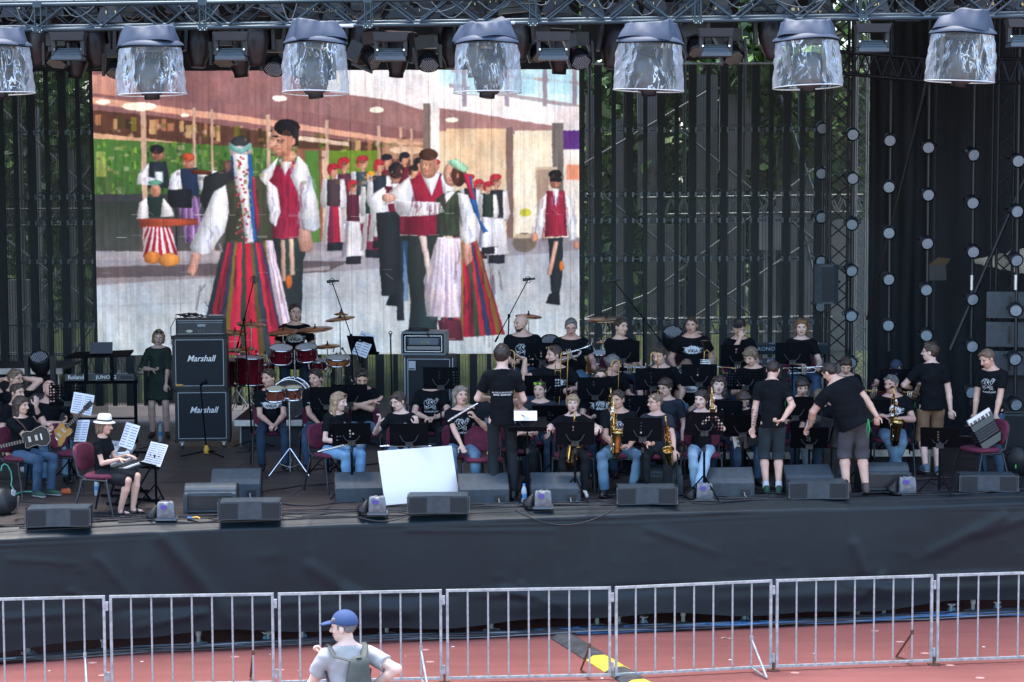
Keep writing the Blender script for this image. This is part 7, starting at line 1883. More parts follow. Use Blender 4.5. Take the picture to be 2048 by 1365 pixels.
 if legs:
  Fp = Field(lo,hi,.0145 if detail < 2 else .012); lm = build ** .6
  pt = .012
  top = waist - up*.06
  if cutp != 'dress':
   Fp.cap(pel + V3(.05,.0,-.02) ,pel + V3(-.05,.0,-.02),.100*bw,.100*bw,.03); Fp.cap(pel,pel + up*.08,.122*bw,.112*bw,.04,(fw,.80))
  for hp_,kn,an in ((hpl,knl,anl),(hpr,knr,anr)):
   u = unit(an - kn); w2 = {'long':1.0,'flare':1.25,'slim':.86}.get(cutp,1.0)
   if cutp in ('long','flare','slim'):
    Fp.cap(hp_,kn,(.088 if fem or cutp == 'slim' else .094)*lm,(.066 if cutp != 'slim' else .06)*lm,.025)
    e_ = an - u*(-.005 if cutp != 'flare' else -.01)
    c_ = kn + (an - kn)*.3; Fp.cap(kn,c_,.064*lm,.067*lm*w2 ** .2,.02); Fp.cap(c_,e_ + u*.05,.067*lm*w2 ** .2,.056*w2 ** .6*lm,.02,cut=(e_,u))
   elif cutp == 'shorts':
    e_ = kn + (hp_ - kn)*.05; uh = unit(kn - hp_); Fp.cap(hp_,kn + uh*.03,.098*lm,.090*lm,.03,cut=(kn - uh*.01,uh))
   elif cutp == 'kneeshorts':
    Fp.cap(hp_,kn,.092*lm,.080*lm,.03); Fp.cap(kn,kn + u*.13,.080*lm,.080*lm,.02,cut=(kn + u*.08,u))
   elif cutp == 'dress':
    uh = unit(kn - hp_); Fp.cap(hp_,hp_ + (kn - hp_)*(.74 if seat is None else .7) + uh*.04,.108,.125 if seat is None else .10,.09,cut=(hp_ + (kn - hp_)*(.74 if seat is None else .7),uh))
  if cutp == 'dress':
   Fp.cap(waist - up*.02,pel - up*.03,.112,.150,.06)
   if seat is None:Fp.cap(pel - V3(0,0,.05),pel - V3(0,0,.36),.15,.17,.06,cut=(pel - V3(0,0,.31),(0,0,-1)))
  Fp.wrinkle(.004,30,seed + 5)
  if seat is None and cutp != 'dress':Fp.plane(pel - up*.075,up)
  V,Q = Fp.mesh(); me = np_mesh('trousers',[(V*S,Q,0)]); me.materials.append(PANTS[pants] if cutp != 'dress' else sm)
  link({'long':'trousers','flare':'trousers','slim':'trousers','shorts':'shorts','kneeshorts':'shorts','dress':'skirt'}[cutp],me,None,root)
  for kn,an in ((knl,anl),(knr,anr)):
   toe = foot_dir(kn,an,pel); sd = np.cross(toe,V3(0,0,1)); dn = unit(np.cross(sd,toe))*-1
   if dn[2] > 0:dn = -dn
   Fk = Field(an - .2,an + .25,.011); b0 = an + dn*.045
   if shoes == 'tan' or shoes == 'sandal':
    Fk.cap(b0 - toe*.05 + dn*.012,b0 + toe*.15 + dn*.012,.036,.040,.01,(dn,.4)); Fk.cap(b0 + toe*.07 + sd*.035,b0 + toe*.07 - sd*.035 - dn*.0,.018,.018,.01); Fk.cap(b0 + toe*.07 + sd*.03 - dn*.03,b0 + toe*.03 - sd*.03 - dn*.03,.014,.014,.01)
   else:
    Fk.cap(b0 - toe*.045 + dn*.005,b0 + toe*.145 + dn*.012,.045,.040,.03,(sd,.95)); Fk.cap(b0 - toe*.03 - dn*.03,b0 + toe*.06 - dn*.005,.045,.04,.02)
    if shoes == 'brown':Fk.cap(b0 - toe*.02,an - dn*.07,.045,.05,.02,cut=(an - dn*.06,-dn))
   Fk.plane(b0 + dn*.038,dn)
   v,q_ = Fk.mesh(); cen = v[q_].mean(1); h_ = (cen - b0) @ dn; sole = (h_ > .018)
   ps = [(v*S,q_[~sole],0)]
   if sole.any():ps.append((v*S,q_[sole],1))
   me = np_mesh('shoe',ps); me.materials.append(SHOES['black' if shoes == 'sandal' else shoes]); me.materials.append(M_sole if shoes in ('white','green','blue','black2','tan') else SHOES['black']); link('shoe',me,None,root)
   if sock:
    mb = MB(); u = unit(kn - an); mb.tube([sc(an - u*.03),sc(an + u*.075)],[.047*S,.044*S],12); mb.build('sock',mat('sock',(.6,.62,.65),.9),root)
 def hair_obj(Fx,m_,nm='hair'):
  v,q_ = Fx.mesh()
  if len(v) == 0:return
  me = np_mesh(nm,[(v*S,q_,0)]); me.materials.append(m_); link(nm,me,None,root)
 if hair != 'bald':
  Fr = Field(hc_ - .26 - (up*0),hc_ + .24,.0085); Fr.rk = 1.07
  th = {'short':.006,'buzz':.0035,'crop':.005}.get(hair,.012)
  p0 = hp3(0,.080,.084 if hair in ('short','crop','buzz','quiff') else .064); dline = unit(-hf*.135 - hu*(.150 if hair != 'buzz' else .13)); nn_ = np.cross(hx,dline); nn_ = nn_ if nn_ @ hu > 0 else -nn_
  Fr.ell(hp3(0,-.010,.032),(.076 + th,.094 + th,.088 + th*1.25),A,.01,cuts=[(p0,-nn_)])
  if hair in ('short','quiff','mop'):
   Fr.ell(hp3(.012,.040,.105),(.052,.042,.022 + (.014 if hair == 'quiff' else 0)),A,.02)
  for s_ in (-1,1):Fr.ell(hp3(s_*.071,.010,.036),(.009,.028,.040),A,.012); Fr.ell(hp3(s_*.058,.055,.074),(.016,.022,.018),A,.012)
  if hair == 'fringe':Fr.ell(hp3(0,.052,.062),(.064,.040,.036),A,.02); [Fr.ell(hp3(s_*.07,.01,.02),(.017,.035,.05),A,.02) for s_ in (-1,1)]
  if hair == 'mop':
   Fr.ell(hp3(0,.045,.078),(.062,.042,.034),A,.02)
  if hair in ('long','bob','curly'):
   Lh = {'long':.20,'bob':.07,'curly':.16}[hair]
   for s_ in (-1,1):
    Fr.cap(hp3(s_*.070,-.012,.03),hp3(s_*.078,.0,.03) - hu*(.04 + Lh),.030,.022 if hair != 'curly' else .034,.02)
    Fr.cap(hp3(s_*.045,-.06,.03),hp3(s_*.05,-.055,.03) - hu*(.05 + Lh),.042,.028,.03)
   Fr.cap(hp3(0,-.07,.03),hp3(0,-.066,.02) - hu*(.05 + Lh),.046,.035,.03)
   if hair != 'long' or True:Fr.ell(hp3(.03,.045,.088),(.05,.035,.022),A,.02)
   if hair == 'curly':Fr.ell(hp3(0,.05,.075),(.068,.045,.035),A,.02); Fr.wrinkle(.008,90,seed)
  if hair == 'pony':
   Fr.cap(hp3(0,-.10,.02),hp3(.02,-.125,-.13),.026,.018,.015)
  if hair == 'bun':Fr.ell(hp3(0,-.115,.05),(.032,.028,.032),A,.01)
  if hair == 'mohawk':pass
  Fr.wrinkle(.0034,150,seed + 1); Fr.wrinkle(.0042,62,seed + 2)
  hair_obj(Fr,hair_mat(hc))
 if beard:
  Fb = Field(hc_ - .2,hc_ + .2,.0085); Fb.rk = 1.07
  Fb.ell(hp3(0,.045,-.068),(.046,.043,.042),A,.01,cuts=[(hp3(0,0,-.038),hu)]); Fb.ell(hp3(0,.02,-.05),(.063,.056,.046),A,.02,cuts=[(hp3(0,0,-.022),hu),(hp3(0,0,0),-hf)])
  Fb.ell(hp3(0,.088,-.038),(.026,.010,.006),A,.006); Fb.ell(hp3(0,.097,-.052),(.020,.012,.010),A,.005,sub=True)
  hair_obj(Fb,hair_mat(beard),'beard')
 if cap:
  cm = mat('cap_' + cap,{'blue':(.030,.062,.165),'black':(.012,.013,.016),'navy':(.015,.03,.07)}[cap],.8,0,.1,8)
  Fc = Field(hc_ - .26,hc_ + .26,.0085); Fc.rk = 1.07
  Fc.ell(hp3(0,-.010,.040),(.090,.108,.102),A,.01,cuts=[(hp3(0,.09,.052),-unit(hu + hf*-.0 - hf*.18))])
  br = hp3(0,.095,.050)
  Fc.ell(hp3(0,.115,.047),(.072,.078,.012),np.stack([hx,-unit(hf - hu*.12),unit(hu + hf*.12)],1),.008)
  hair_obj(Fc,cm,'cap')
  if cap == 'navy':
   v = None
 if cap == 'navy':
  mb = MB();
 if hair == 'hat' or extra == 'hat':
  mb = MB(); M_ = Matrix([[*hx,0],[*-hf,0],[*hu,0],[0,0,0,1]]).transposed(); M4 = Matrix(((hx[0],-hf[0],hu[0],0),(hx[1],-hf[1],hu[1],0),(hx[2],-hf[2],hu[2],0),(0,0,0,1)))
  M4 = Matrix.Translation(Vector(hp3(0,0,.055)*S)) @ M4 @ Matrix.Rotation(R(-4),4,'X')
  mb.lathe([(.150,-.012),(.152,-.004),(.13,.004),(.102,.012),(.100,.03),(.094,.085),(.080,.108),(.045,.112),(0,.100)],28,M4); mb.lathe([(.15,-.014),(.10,.004),(.098,.02)],28,M4); mb.build('hat',mat('white_hat',(.78,.78,.76),.8,0,.05,30,.3,200),root)
  mb = MB(); mb.lathe([(.1035,.012),(.102,.036)],28,M4); mb.build('hat_band',M_black,root)
 def glass(y,z,col,dark=False,nm='glasses'):
  mb = MB()
  for s_ in (-1,1):
   c = hp3(s_*.033,y,z); pts = [sc(c + hx*.023*math.cos(a) + hu*.018*math.sin(a)) for a in np.linspace(0,2*math.pi,13)[:-1]]
   mb.tube(pts,.0021,4,closed=True)
   if dark:mb.add([tuple(p) for p in pts],[tuple(range(12))],0)
   mb.tube([sc(hp3(s_*.056,y,z + .004)),sc(hp3(s_*.080,y - .04,z + .006)),sc(hp3(s_*.084,y - .09,z + .004))],.0018,4)
  mb.tube([sc(hp3(-.01,y,z + .004)),sc(hp3(.01,y,z + .004))],.002,4)
  mb.build(nm,mat('frame_' + col,{'black':(.01,.01,.012),'gold':(.35,.25,.12),'green':(.25,.5,.05)}[col],.3),root)
 if glasses:glass(.103,.012,glasses)
 if shades:glass(.085,.100,shades,True,'sunglasses')
 if at is not None:
  (hpx,hpy,hd,zf) = at; w_ = PD(hpx,hpy,hd); kk = (w_.z - zf)/(hc_[2]*S); off = Matrix.Rotation(R(yaw),3,'Z') @ Vector(tuple(hc_*S*kk))
  pos = (w_.x - off.x,w_.y - off.y,zf); root.location = pos; root.scale = (kk,kk,kk); S = S*kk; PLACED.append((round(kk,3),label))
 info = dict(root=root,S=S,wL=wL,wR=wR,eL=eL,eR=eR,chest=chest,pel=pel,waist=waist,up=up,fw=fw,lf=lf,hc=hc_,nb=nb,hf=hf,hu=hu,hx=hx,shl=shl,shr=shr,knl=knl,knr=knr,anl=anl,anr=anr,M=Matrix.Translation(Vector(pos)) @ Matrix.Rotation(R(yaw),4,'Z') @ Matrix.Scale(S,4),yaw=yaw)
 return info
def foot_dir(kn,an,pel):
 d = an - kn; t = V3(kn[0] - pel[0],kn[1] - pel[1],0)*.6 + V3(0,-.3,0) + V3(d[0],d[1],0)*.15
 t = unit(t)
 return t
def sgn_fix(d,n,s2):
 t = rotv(s2,30) @ d
 return -1 if t @ n > 0 else 1
def hash_id(s):
 h = 7
 for c in s:h = (h*31 + ord(c)) % 100003
 return h
# ================================================================ the band
SZ = .46
def sit(label,at,yaw,chair=None,**k):
 k.setdefault('group',None)
 i = person(label,(0,0,0),yaw,seat=SZ,at=at,**k)
 if chair:
  put_chair(i['root'].location,yaw,chair)
 return i
def stand_p(label,at,yaw,**k):return person(label,(0,0,0),yaw,at=at,**k)
def W(i,p):
 return i['M'] @ Vector((float(p[0]),float(p[1]),float(p[2])))
M_gkeys = [M_gold,M_goldkeys,M_silver]
def saxophone(label,M_,k=1.0,keys=None,dark=False):
 """upright: mouthpiece at the top (0,0,0), bow at the bottom, bell opening forward (-Y)"""
 root = thing('saxophone',label,'saxophone',M=M_); g_ = M_gold
 L = .62*k
 mb = MB(); mb.tube([(0,.0,-.08*k),(0,0,-.3*k),(0,0,-L),(0,-.02,-L - .06*k),(0,-.06*k,-L - .095*k),(0,-.11*k,-L - .08*k),(0,-.135*k,-L - .03*k)],[.013,.021*k,.033*k,.036*k,.038*k,.040*k,.042*k],12); mb.build('body',g_ if not dark else mat('dark_lacquer',(.10,.07,.035),.2,1),root)
 mb = MB(); b0,b1 = Vector((0,-.135*k,-L - .03*k)),Vector((0,-.185*k,-L + .24*k)); d = (b1 - b0).normalized()
 x,y,z = basis(d); Mb = Matrix(((x[0],y[0],z[0],b0[0]),(x[1],y[1],z[1],b0[1]),(x[2],y[2],z[2],b0[2]),(0,0,0,1)))
 mb.lathe([(.042*k,0),(.047*k,.08*k),(.054*k,.16*k),(.066*k,.22*k),(.085*k,.262*k),(.088*k,.264*k),(.066*k,.23*k),(.045*k,.13*k),(0,.10*k)],18,Mb); mb.build('bell',g_,root)
 mb = MB(); mb.tube([(0,0,-.08*k),(0,0,-.03*k),(0,.02,.005),(0,.07*k,.01),(0,.11*k,-.01)],[.013,.012,.011,.010,.009],8); mb.build('neck',g_,root)
 mb = MB(); mb.tube([(0,.10*k,-.005),(0,.17*k,-.035)],[.014,.009],8); mb.build('mouthpiece',M_black,root)
 rs = np.random.RandomState(hash_id(label)); mb = MB()
 for i in range(15):
  z_ = -.12*k - i*.037*k; s_ = rs.choice([-1,1]); w = .020 + .0009*i*10*.3
  mb.lathe([(0,-.010),(.019*k,-.008),(.020*k,0)],9,tr(s_*.022*k,-.028*k,z_) @ rot(90,0,s_*28),int(rs.randint(3)))
  if i % 2:mb.tube([(s_*.03*k,-.02,z_),(s_*.045*k,-.03,z_ - .03),(s_*.04*k,-.02,z_ - .07)],.004,4,2)
 for s_ in (-1,1):mb.tube([(s_*.034*k,-.012,-.12*k),(s_*.044*k,-.014,-L)],.0035,4,0)
 for i in range(5):mb.lathe([(0,-.010),(.024*k,-.008),(.025*k,0)],9,tr(rs.choice([-1,1])*.045*k,-.15*k,-L + .02 + i*.04*k) @ rot(0,90,0),int(rs.randint(3)))
 mb.tube([(-.05*k,-.05,-L - .02),(-.06*k,-.1,-L - .05),(-.05*k,-.14,-L + .06)],.005,4,0); mb.build('keywork',M_gkeys,root)
 return root
def trumpet(label,M_,mt=None):
 """bell towards +X"""
 m_ = mt or M_gold; root = thing('trumpet',label,'trumpet',M=M_)
 mb = MB(); mb.tube([(-.24,0,0),(.10,0,0),(.17,0,-.0)],[.005,.006,.008],8); mb.lathe([(.008,0),(.012,.05),(.022,.09),(.045,.12),(.060,.13),(.061,.132),(.04,.118),(0,.06)],16,tr(.15,0,0) @ rot(0,90,0)); mb.build('bell',m_,root)
 mb = MB(); mb.tube([(-.23,0,-.0),(-.20,0,-.075),(.12,0,-.075),(.155,0,-.04),(.12,0,-.01),(-.1,0,-.01)],.0062,6); mb.tube([(-.20,0,-.04),(-.24,0,-.06),(-.20,0,-.085)],.006,6); mb.build('tubing',m_,root)
 for x in (-.04,-.015,.01):
  mb = MB(); mb.cyl((x,0,-.10),(x,0,.02),.0115,8); mb.cyl((x,0,.02),(x,0,.045),.006,6); mb.build('valve',M_silver,root)
 mb = MB(); mb.tube([(-.24,0,0),(-.30,0,0)],[.005,.009],8); mb.build('mouthpiece',M_silver,root)
 return root
def trombone(label,M_,k=1.0):
 """slide hangs down -Z, bell crook up, bell points down too"""
 root = thing('trombone',label,'trombone',M=M_)
 mb = MB(); mb.tube([(-.045,0,.12),(-.045,0,.20)] + [(-.045 + .045*(1 - math.cos(a)),0,.20 + .045*math.sin(a)) for a in np.linspace(.3,2.8,6)] + [(.045,0,.20),(.045,0,-.30*k)],.008,8); mb.build('tuning_slide',M_gold,root)
 mb = MB(); mb.lathe([(.009,0),(.014,.14),(.03,.26),(.06,.33),(.10,.37),(.102,.372),(.06,.34),(0,.2)],18,tr(.045,0,-.30*k) @ rot(180,0,0)); mb.build('bell',M_gold,root)
 mb = MB(); mb.tube([(-.045,0,.12),(-.045,0,-.30)],.0065,6,0); mb.tube([(-.115,0,.10),(-.115,0,-.62),(-.08,0,-.66),(-.045,0,-.62),(-.045,0,-.2)],.0068,6); mb.tube([(-.115,0,-.0),(-.045,0,.0)],.006,6); mb.build('slide',M_silver if k < 1 else M_gold,root)
 return root
def flute(label,a,b):
 root = thing('flute',label,'flute',a); d = b - a; L = d.length; u = d.normalized(); mb = MB(); mb.tube([(0,0,0),d*.5,d],.0105,8); mb.build('tube',M_silver,root)
 mb = MB();
 for i in range(14):
  p = d*(.08 + .052*i); mb.ell(p + Vector((0,-.009,.010)),(.011,.009,.008),8,4)
 mb.tube([d*.08 + Vector((0,-.01,.014)),d*.78 + Vector((0,-.01,.014))],.003,4); mb.build('keywork',M_silver,root)
 return root
def accordion(label,M_,w=.36,h=.36):
 """keyboard towards -X side, bellows in the middle, faces -Y"""
 root = thing('accordion',label,'accordion',M=M_)
 mb = MB(); mb.box((-w/2,0,0),(.11,.18,h),taper=.96); mb.build('treble_box',mat('accordion_black',(.012,.013,.017),.15),root)
 mb = MB(); mb.box((w/2 - .04,0,0),(.11,.18,h*.95)); mb.build('bass_box',mat('accordion_black',(.012,.013,.017),.15),root)
 mb = MB()
 for i in range(9):mb.box((-w/2 + .062 + i*.0215,0,0),(.012,.17 if i % 2 else .155,h*.92),mat=0 if i % 2 else 1)
 mb.build('bellows',[mat('bellows_black',(.015,.016,.018),.5),mat('bellows_blue',(.03,.045,.06),.3)],root)
 kw = MB(); kw.box((0,0,0),(.11,.035,h*.0475)); kwm = kw.mesh('white_key'); kwm.materials.append(M_keyw); kb = MB(); kb.box((0,0,0),(.06,.014,.010)); kbm = kb.mesh('black_key'); kbm.materials.append(M_keyb)
 for i in range(20):
  z = -h/2 + h*(i + .5)/20; link('white_key',kwm,None,root,(-w/2 - .085,-.07,z))
  if i % 7 not in (2,6):link('black_key',kbm,None,root,(-w/2 - .06,-.093,z + .009))
 mb = MB(); mb.tube([(-.1,.09,h/2),(-.1,.25,h/2 + .05),(-.1,.2,-h/3)],.012,4); mb.build('strap',M_black,root)
 return root
def guitar(label,M_,top,semi=False):
 """body at origin, neck towards +X, face -Y"""
 root = thing('electric_guitar',label,'guitar',M=M_)
 def outline(k):return [(x*k,z*k) for x,z in ((-.20,0),(-.19,.085),(-.13,.135),(-.06,.125),(0,.095),(.06,.10),(.115,.115),(.15,.10),(.145,.06),(.13,.03),(.155,-.03),(.17,-.075),(.145,-.105),(.09,-.115),(.03,-.095),(-.04,-.125),(-.12,-.14),(-.185,-.09))]
 Mx = tr(0,0,0) @ rot(90,0,0)
 mb = MB(); mb.prism(outline(1),.045,tr(0,.025,0) @ rot(90,0,0)); mb.build('body',M_black if semi else mat('guitar_edge',(.10,.035,.012),.2),root)
 mb = MB(); mb.prism(outline(.93),.006,tr(0,-.020,0) @ rot(90,0,0)); mb.build('top',top,root)
 mb = MB(); mb.tube([(x,-.022,z) for x,z in outline(.985)],.003,4,closed=True); mb.build('binding',mat('cream',(.6,.55,.4),.4),root)
 mb = MB(); mb.box((.33,-.025,.005),(.40,.022,.048)); mb.build('neck',mat('fretboard',(.03,.018,.014),.4),root)
 mb = MB();
 for i in range(10):mb.box((.16 + i*.036,-.037,.005),(.003,.002,.046))
 stuff(mb.build('fret',M_alu,root))
 mb = MB(); mb.box((.58,-.02,.005),(.15,.015,.075)); mb.build('headstock',M_black,root)
 for s_ in (-1,1):
  for i in range(3):
   mb = MB(); mb.ell((.54 + i*.035,-.02,.005 + s_*.05),(.008,.008,.012),6,4); mb.build('tuner',M_chrome,root)
 for x in (-.02,.07):
  mb = MB(); mb.box((x,-.029,0),(.035,.012,.075)); mb.build('pickup',mat('pickup',(.5,.47,.38),.3),root)
 mb = MB(); mb.box((-.085,-.03,0),(.018,.016,.085)); mb.build('bridge',M_chrome,root)
 for x,z in ((-.13,-.06),(-.09,-.09),(-.15,-.02)):
  mb = MB(); mb.lathe([(0,-.014),(.011,-.012),(.013,0)],8,tr(x,-.026,z) @ rot(90,0,0)); mb.build('knob',M_black,root)
 return root
M_red = mat('burgundy_lacquer',(.12,.006,.014),.15,.3,.35,2.5); M_drumhead = mat('drumhead',(.52,.54,.54),.4); M_wood = mat('orange_wood',(.36,.12,.03),.3,0,.25,8)
M_cym = mat('cymbal_bronze',(.34,.20,.10),.28,.9,.3,30)
def drum(root_lab,M_,r,h,shell,lugs=8,headm=None,hoop=M_chrome,cat='drum',nm='drum'):
 root = thing(nm,root_lab,cat,M=M_)
 mb = MB(); mb.lathe([(r,0),(r,h)],28); mb.build('shell',shell,root)
 mb = MB(); mb.lathe([(0,h + .004),(r,h + .004)],28); mb.build('drumhead',headm or M_drumhead,root)
 mb = MB(); mb.lathe([(0,-.002),(r,-.002)],28); mb.build('drumhead',M_drumhead,root)
 for z in (0,h - .006):
  mb = MB(); mb.lathe([(r + .002,z - .008),(r + .014,z - .008),(r + .014,z + .016),(r + .002,z + .016)],28); mb.build('hoop',hoop,root)
 for i in range(lugs):
  a = 2*math.pi*i/lugs; mb = MB(); mb.tube([((r + .012)*math.cos(a),(r + .012)*math.sin(a),.0),((r + .012)*math.cos(a),(r + .012)*math.sin(a),h)],.004,5); mb.box(((r + .01)*math.cos(a),(r + .01)*math.sin(a),h/2),(.018,.018,min(.06,h*.5)),rot(0,0,math.degrees(a))); mb.build('lug',M_chrome,root)
 return root
def cymbal(label,px,py,d,zf,r,tilt=(8,4),stand=True,base=None):
 p = PD(px,py,d); root = thing('cymbal',label,'cymbal',p); Mt = rot(*tilt)
 mb = MB(); mb.lathe([(0,.030),(.018,.028),(.035,.016),(r*.6,.006),(r,-.012),(r*.6,.003),(.03,.012)],30,Mt); mb.build('plate',M_cym,root)
 mb = MB(); mb.lathe([(0,.075),(.010,.073),(.010,.04),(.022,.034),(.02,.028)],8); mb.build('felt',M_black,root)
 if stand:
  r2 = thing('cymbal_stand','chrome stand holding the ' + label,'cymbal stand',(p.x,d,zf)); h = p.z - zf
  mb = MB(); mb.tube([(0,0,.15),(0,0,h*.62)],.013,8); mb.tube([(0,0,h*.6),(.0,0,h)],.008,6); mb.box((0,0,h*.62),(.04,.04,.04)); mb.build('pole',M_chrome,r2)
  for k in range(3):
   a = R(90 + 120*k + 30); mb = MB(); mb.tube([(0,0,.34),(.24*math.cos(a),.24*math.sin(a),.015)],.008,5); mb.tube([(0,0,.15),(.16*math.cos(a),.16*math.sin(a),.12)],.006,5); mb.build('leg',M_chrome,r2)
DZ = STAGE + RZ['drum']; DD = 28.6
p = PD(585,792,DD)
root = drum('bass drum with a black front head and chrome hoop behind the bongo boy',Matrix.Translation(p + Vector((0,0.0,0))) @ rot(90,0,0),.28,.40,M_red,8,M_black,nm='bass_drum')
root = None
def tilt_drum(lab,px,py,d,r,h,shell,tl=(14,0),nm='drum',lugs=6):
 p = PD(px,py,d); return drum(lab,Matrix.Translation(p) @ rot(*tl) @ tr(0,0,-h),r,h,shell,lugs,nm=nm)
tilt_drum('left rack tom in red lacquer fading to grey',562,696,28.5,.155,.22,M_red,(16,4),'tom_drum'); tilt_drum('right rack tom in red lacquer',612,694,28.5,.145,.20,M_red,(16,-4),'tom_drum')
tilt_drum('large floor tom left of the bass drum',500,715,28.6,.21,.40,M_red,(2,3),'floor_tom',8); tilt_drum('far left floor tom near the guitar cabinets',476,720,29.0,.19,.38,M_red,(2,0),'floor_tom',8); tilt_drum('slim red floor tom behind the bongo boy',528,728,28.8,.16,.45,M_red,(1,0),'floor_tom',6)
tilt_drum('orange wooden snare on a stand right of the drum kit',676,716,28.4,.165,.10,M_wood,(10,2),'snare_drum',8); tilt_drum('small red drum between the rack tom and the wooden snare',636,722,28.8,.13,.12,M_red,(8,0),'drum',6)
mb = MB(); r_ = tag(None,'','') if False else None
for lab,px,z0,z1 in (('tom holder between the two rack toms',590,760,700),('snare stand under the wooden snare',677,800,728)):
 a,b = PD(px,z0,28.5),PD(px,z1,28.5); root = thing('drum_stand','chrome ' + lab,'drum stand',(a.x,28.5,DZ))
 mb = MB(); mb.tube([(0,0,.05),(0,0,b.z - DZ)],.013,8); mb.build('pole',M_chrome,root)
 for k in range(3):
  an = R(30 + 120*k); mb = MB(); mb.tube([(0,0,.3),(.22*math.cos(an),.22*math.sin(an),.015)],.008,5); mb.build('leg',M_chrome,root)
for lab,px,py,r,tl,st in (('ride cymbal left of the drummer',566,664,.25,(9,-5),True),('small splash above the left cymbal',570,658,.12,(7,2),False),('large crash right of the drummer',630,658,.27,(7,-4),True),('dark crash at the far left of the kit',502,648,.23,(7,5),True),('thin cymbal beside the amplifier head',470,665,.20,(9,3),True),
  ('low cymbal behind the floor toms',482,698,.22,(8,-3),True),('china cymbal high on the right boom',680,637,.23,(6,-7),True),('stacked splash on top of the china cymbal',682,628,.11,(6,3),False),('low reddish cymbal right of the rack toms',655,692,.20,(7,-3),True)):
 cymbal(lab,px,py,28.9 + (hash_id(lab) % 5)*.08,DZ,r,tl,st)
mb = MB(); rs = np.random.RandomState(5)
for i in range(26):
 px = rs.uniform(470,720); a = PD(px,rs.uniform(690,760),28.9 + rs.uniform(0,.6)); mb.tube([a,a + Vector((rs.uniform(-.18,.18),0,rs.uniform(-.30,-.1)))],.008,5,rs.randint(2)); mb.box(a,(.035,.03,.04),mat=rs.randint(2))
o = stuff(mb.build('drum_hardware',[M_chrome,M_blackmetal])); o['label'] = 'chrome rods and clamps crowded between the drums'; o['category'] = 'drum hardware'
BZ = STAGE + RZ['back']
tilt_drum('shiny snare drum between the grey haired man and the trumpet boy',1203,706,27.6,.16,.14,M_chrome,(8,0),'snare_drum',8)
tilt_drum('small conga half hidden behind the grey haired man',1190,706,27.9,.12,.30,M_wood,(2,0),'conga',6)
cymbal('wide crash beside the trumpet boy on the back riser',1212,638,28.0,BZ,.27,(7,-2)); cymbal('cymbal behind the bald player',1057,632,28.3,BZ,.20,(7,4)); cymbal('low cymbal behind the trumpet boy',1216,684,28.1,BZ,.17,(6,0))
mb = MB()
for i in range(16):
 a = PD(rs.uniform(1185,1235),rs.uniform(672,716),27.9 + rs.uniform(0,.4)); mb.tube([a,a + Vector((rs.uniform(-.12,.12),0,rs.uniform(-.26,-.08)))],.008,5); mb.box(a,(.03,.03,.035))
o = stuff(mb.build('drum_hardware',[M_chrome])); o['label'] = 'chrome clamps and rods of the small percussion set on the back riser'; o['category'] = 'drum hardware'
for lab,px,py in (('left bongo of brown wood with a pale skin',550,778),('right bongo of brown wood with a pale skin',586,776)):
 p = PD(px,py,24.9 + (.1 if px > 560 else 0)); drum(lab,Matrix.Translation(p) @ rot(12,0,0) @ tr(0,0,-.15),.115 if px < 560 else .10,.15,mat('bongo_wood',(.14,.035,.018),.35,0,.3,10),5,mat('bongo_skin',(.50,.44,.28),.6),nm='bongo')
b_ = PD(568,0,24.95); root = thing('bongo_stand','chrome tripod stand carrying the two bongos','drum stand',(b_.x,b_.y,STAGE)); h = PD(0,800,24.95).z - STAGE
mb = MB(); mb.tube([(0,0,.05),(0,0,h)],.013,8); mb.tube([(-.1,0,h),(.1,0,h)],.01,6); mb.build('pole',M_chrome,root)
for k in range(3):
 an = R(90 + 120*k); mb = MB(); mb.tube([(0,0,.36),(.30*math.cos(an),.30*math.sin(an),.015)],.010,6); mb.tube([(0,0,.1),(.17*math.cos(an),.17*math.sin(an),.17)],.007,5); mb.build('leg',M_chrome,root)
S0 = STAGE
ZB,ZM = STAGE + RZ['back'],STAGE + RZ['mid']
i = sit('bald bearded man in a black shirt with a white emblem on the back riser',(1042,648,27.0,ZB),0,chair='maroon chair of the bald bearded man',head=(-58,6,0),hair='bald',beard='dark',prnt='jazz',build=1.28,belly=.03,hl=(.12,-.34,.74),hr=(-.12,-.34,.72),tone=0,pants='blue')
i = sit('grey haired man with glasses and a V-neck shirt holding a trumpet',(1142,655,26.6,ZB),2,chair='maroon chair of the grey haired man',head=(-3,17,0),hc='grey',glasses='black',build=1.2,belly=.03,hl=(.30,-.28,.72),hr=(-.02,-.34,.84),hd_r=(.8,-.3,.1),pants='mid',tone=3)
trumpet('silver trumpet on the lap of the grey haired man',Matrix.Translation(PD(1140,704,26.2)) @ rot(0,-14,12),M_silver)
i = sit('slim boy in black between the grey haired man and the man with the printed shirt',(1241,655,26.6,ZB),12,chair='maroon chair of the slim boy on the back riser',head=(34,2,0),hc='brown',pants='navy',hl=(.22,-.34,.70),hr=(-.02,-.36,.74),hd_r=(.9,-.3,-.2),build=.92)
trumpet('silver trumpet held flat on the lap of the slim boy',Matrix.Translation(PD(1262,734,26.15)) @ rot(0,3,8),M_silver)
i = sit('broad man with a white splash print in the back row',(1383,651,27.0,ZB),0,chair='maroon chair of the broad man in the back row',head=(-16,6,0),hc='brown',prnt='vaga',build=1.22,hl=(.27,-.20,.66),hr=(-.27,-.20,.66),pants='blue',tone=3)
trumpet('gold trumpet standing upright beside the broad man',Matrix.Translation(PD(1407,722,26.5)) @ rot(0,-88,0)); trumpet('trumpet lying behind the music stand of the broad man',Matrix.Translation(PD(1352,736,26.4)) @ rot(0,4,170),M_silver)
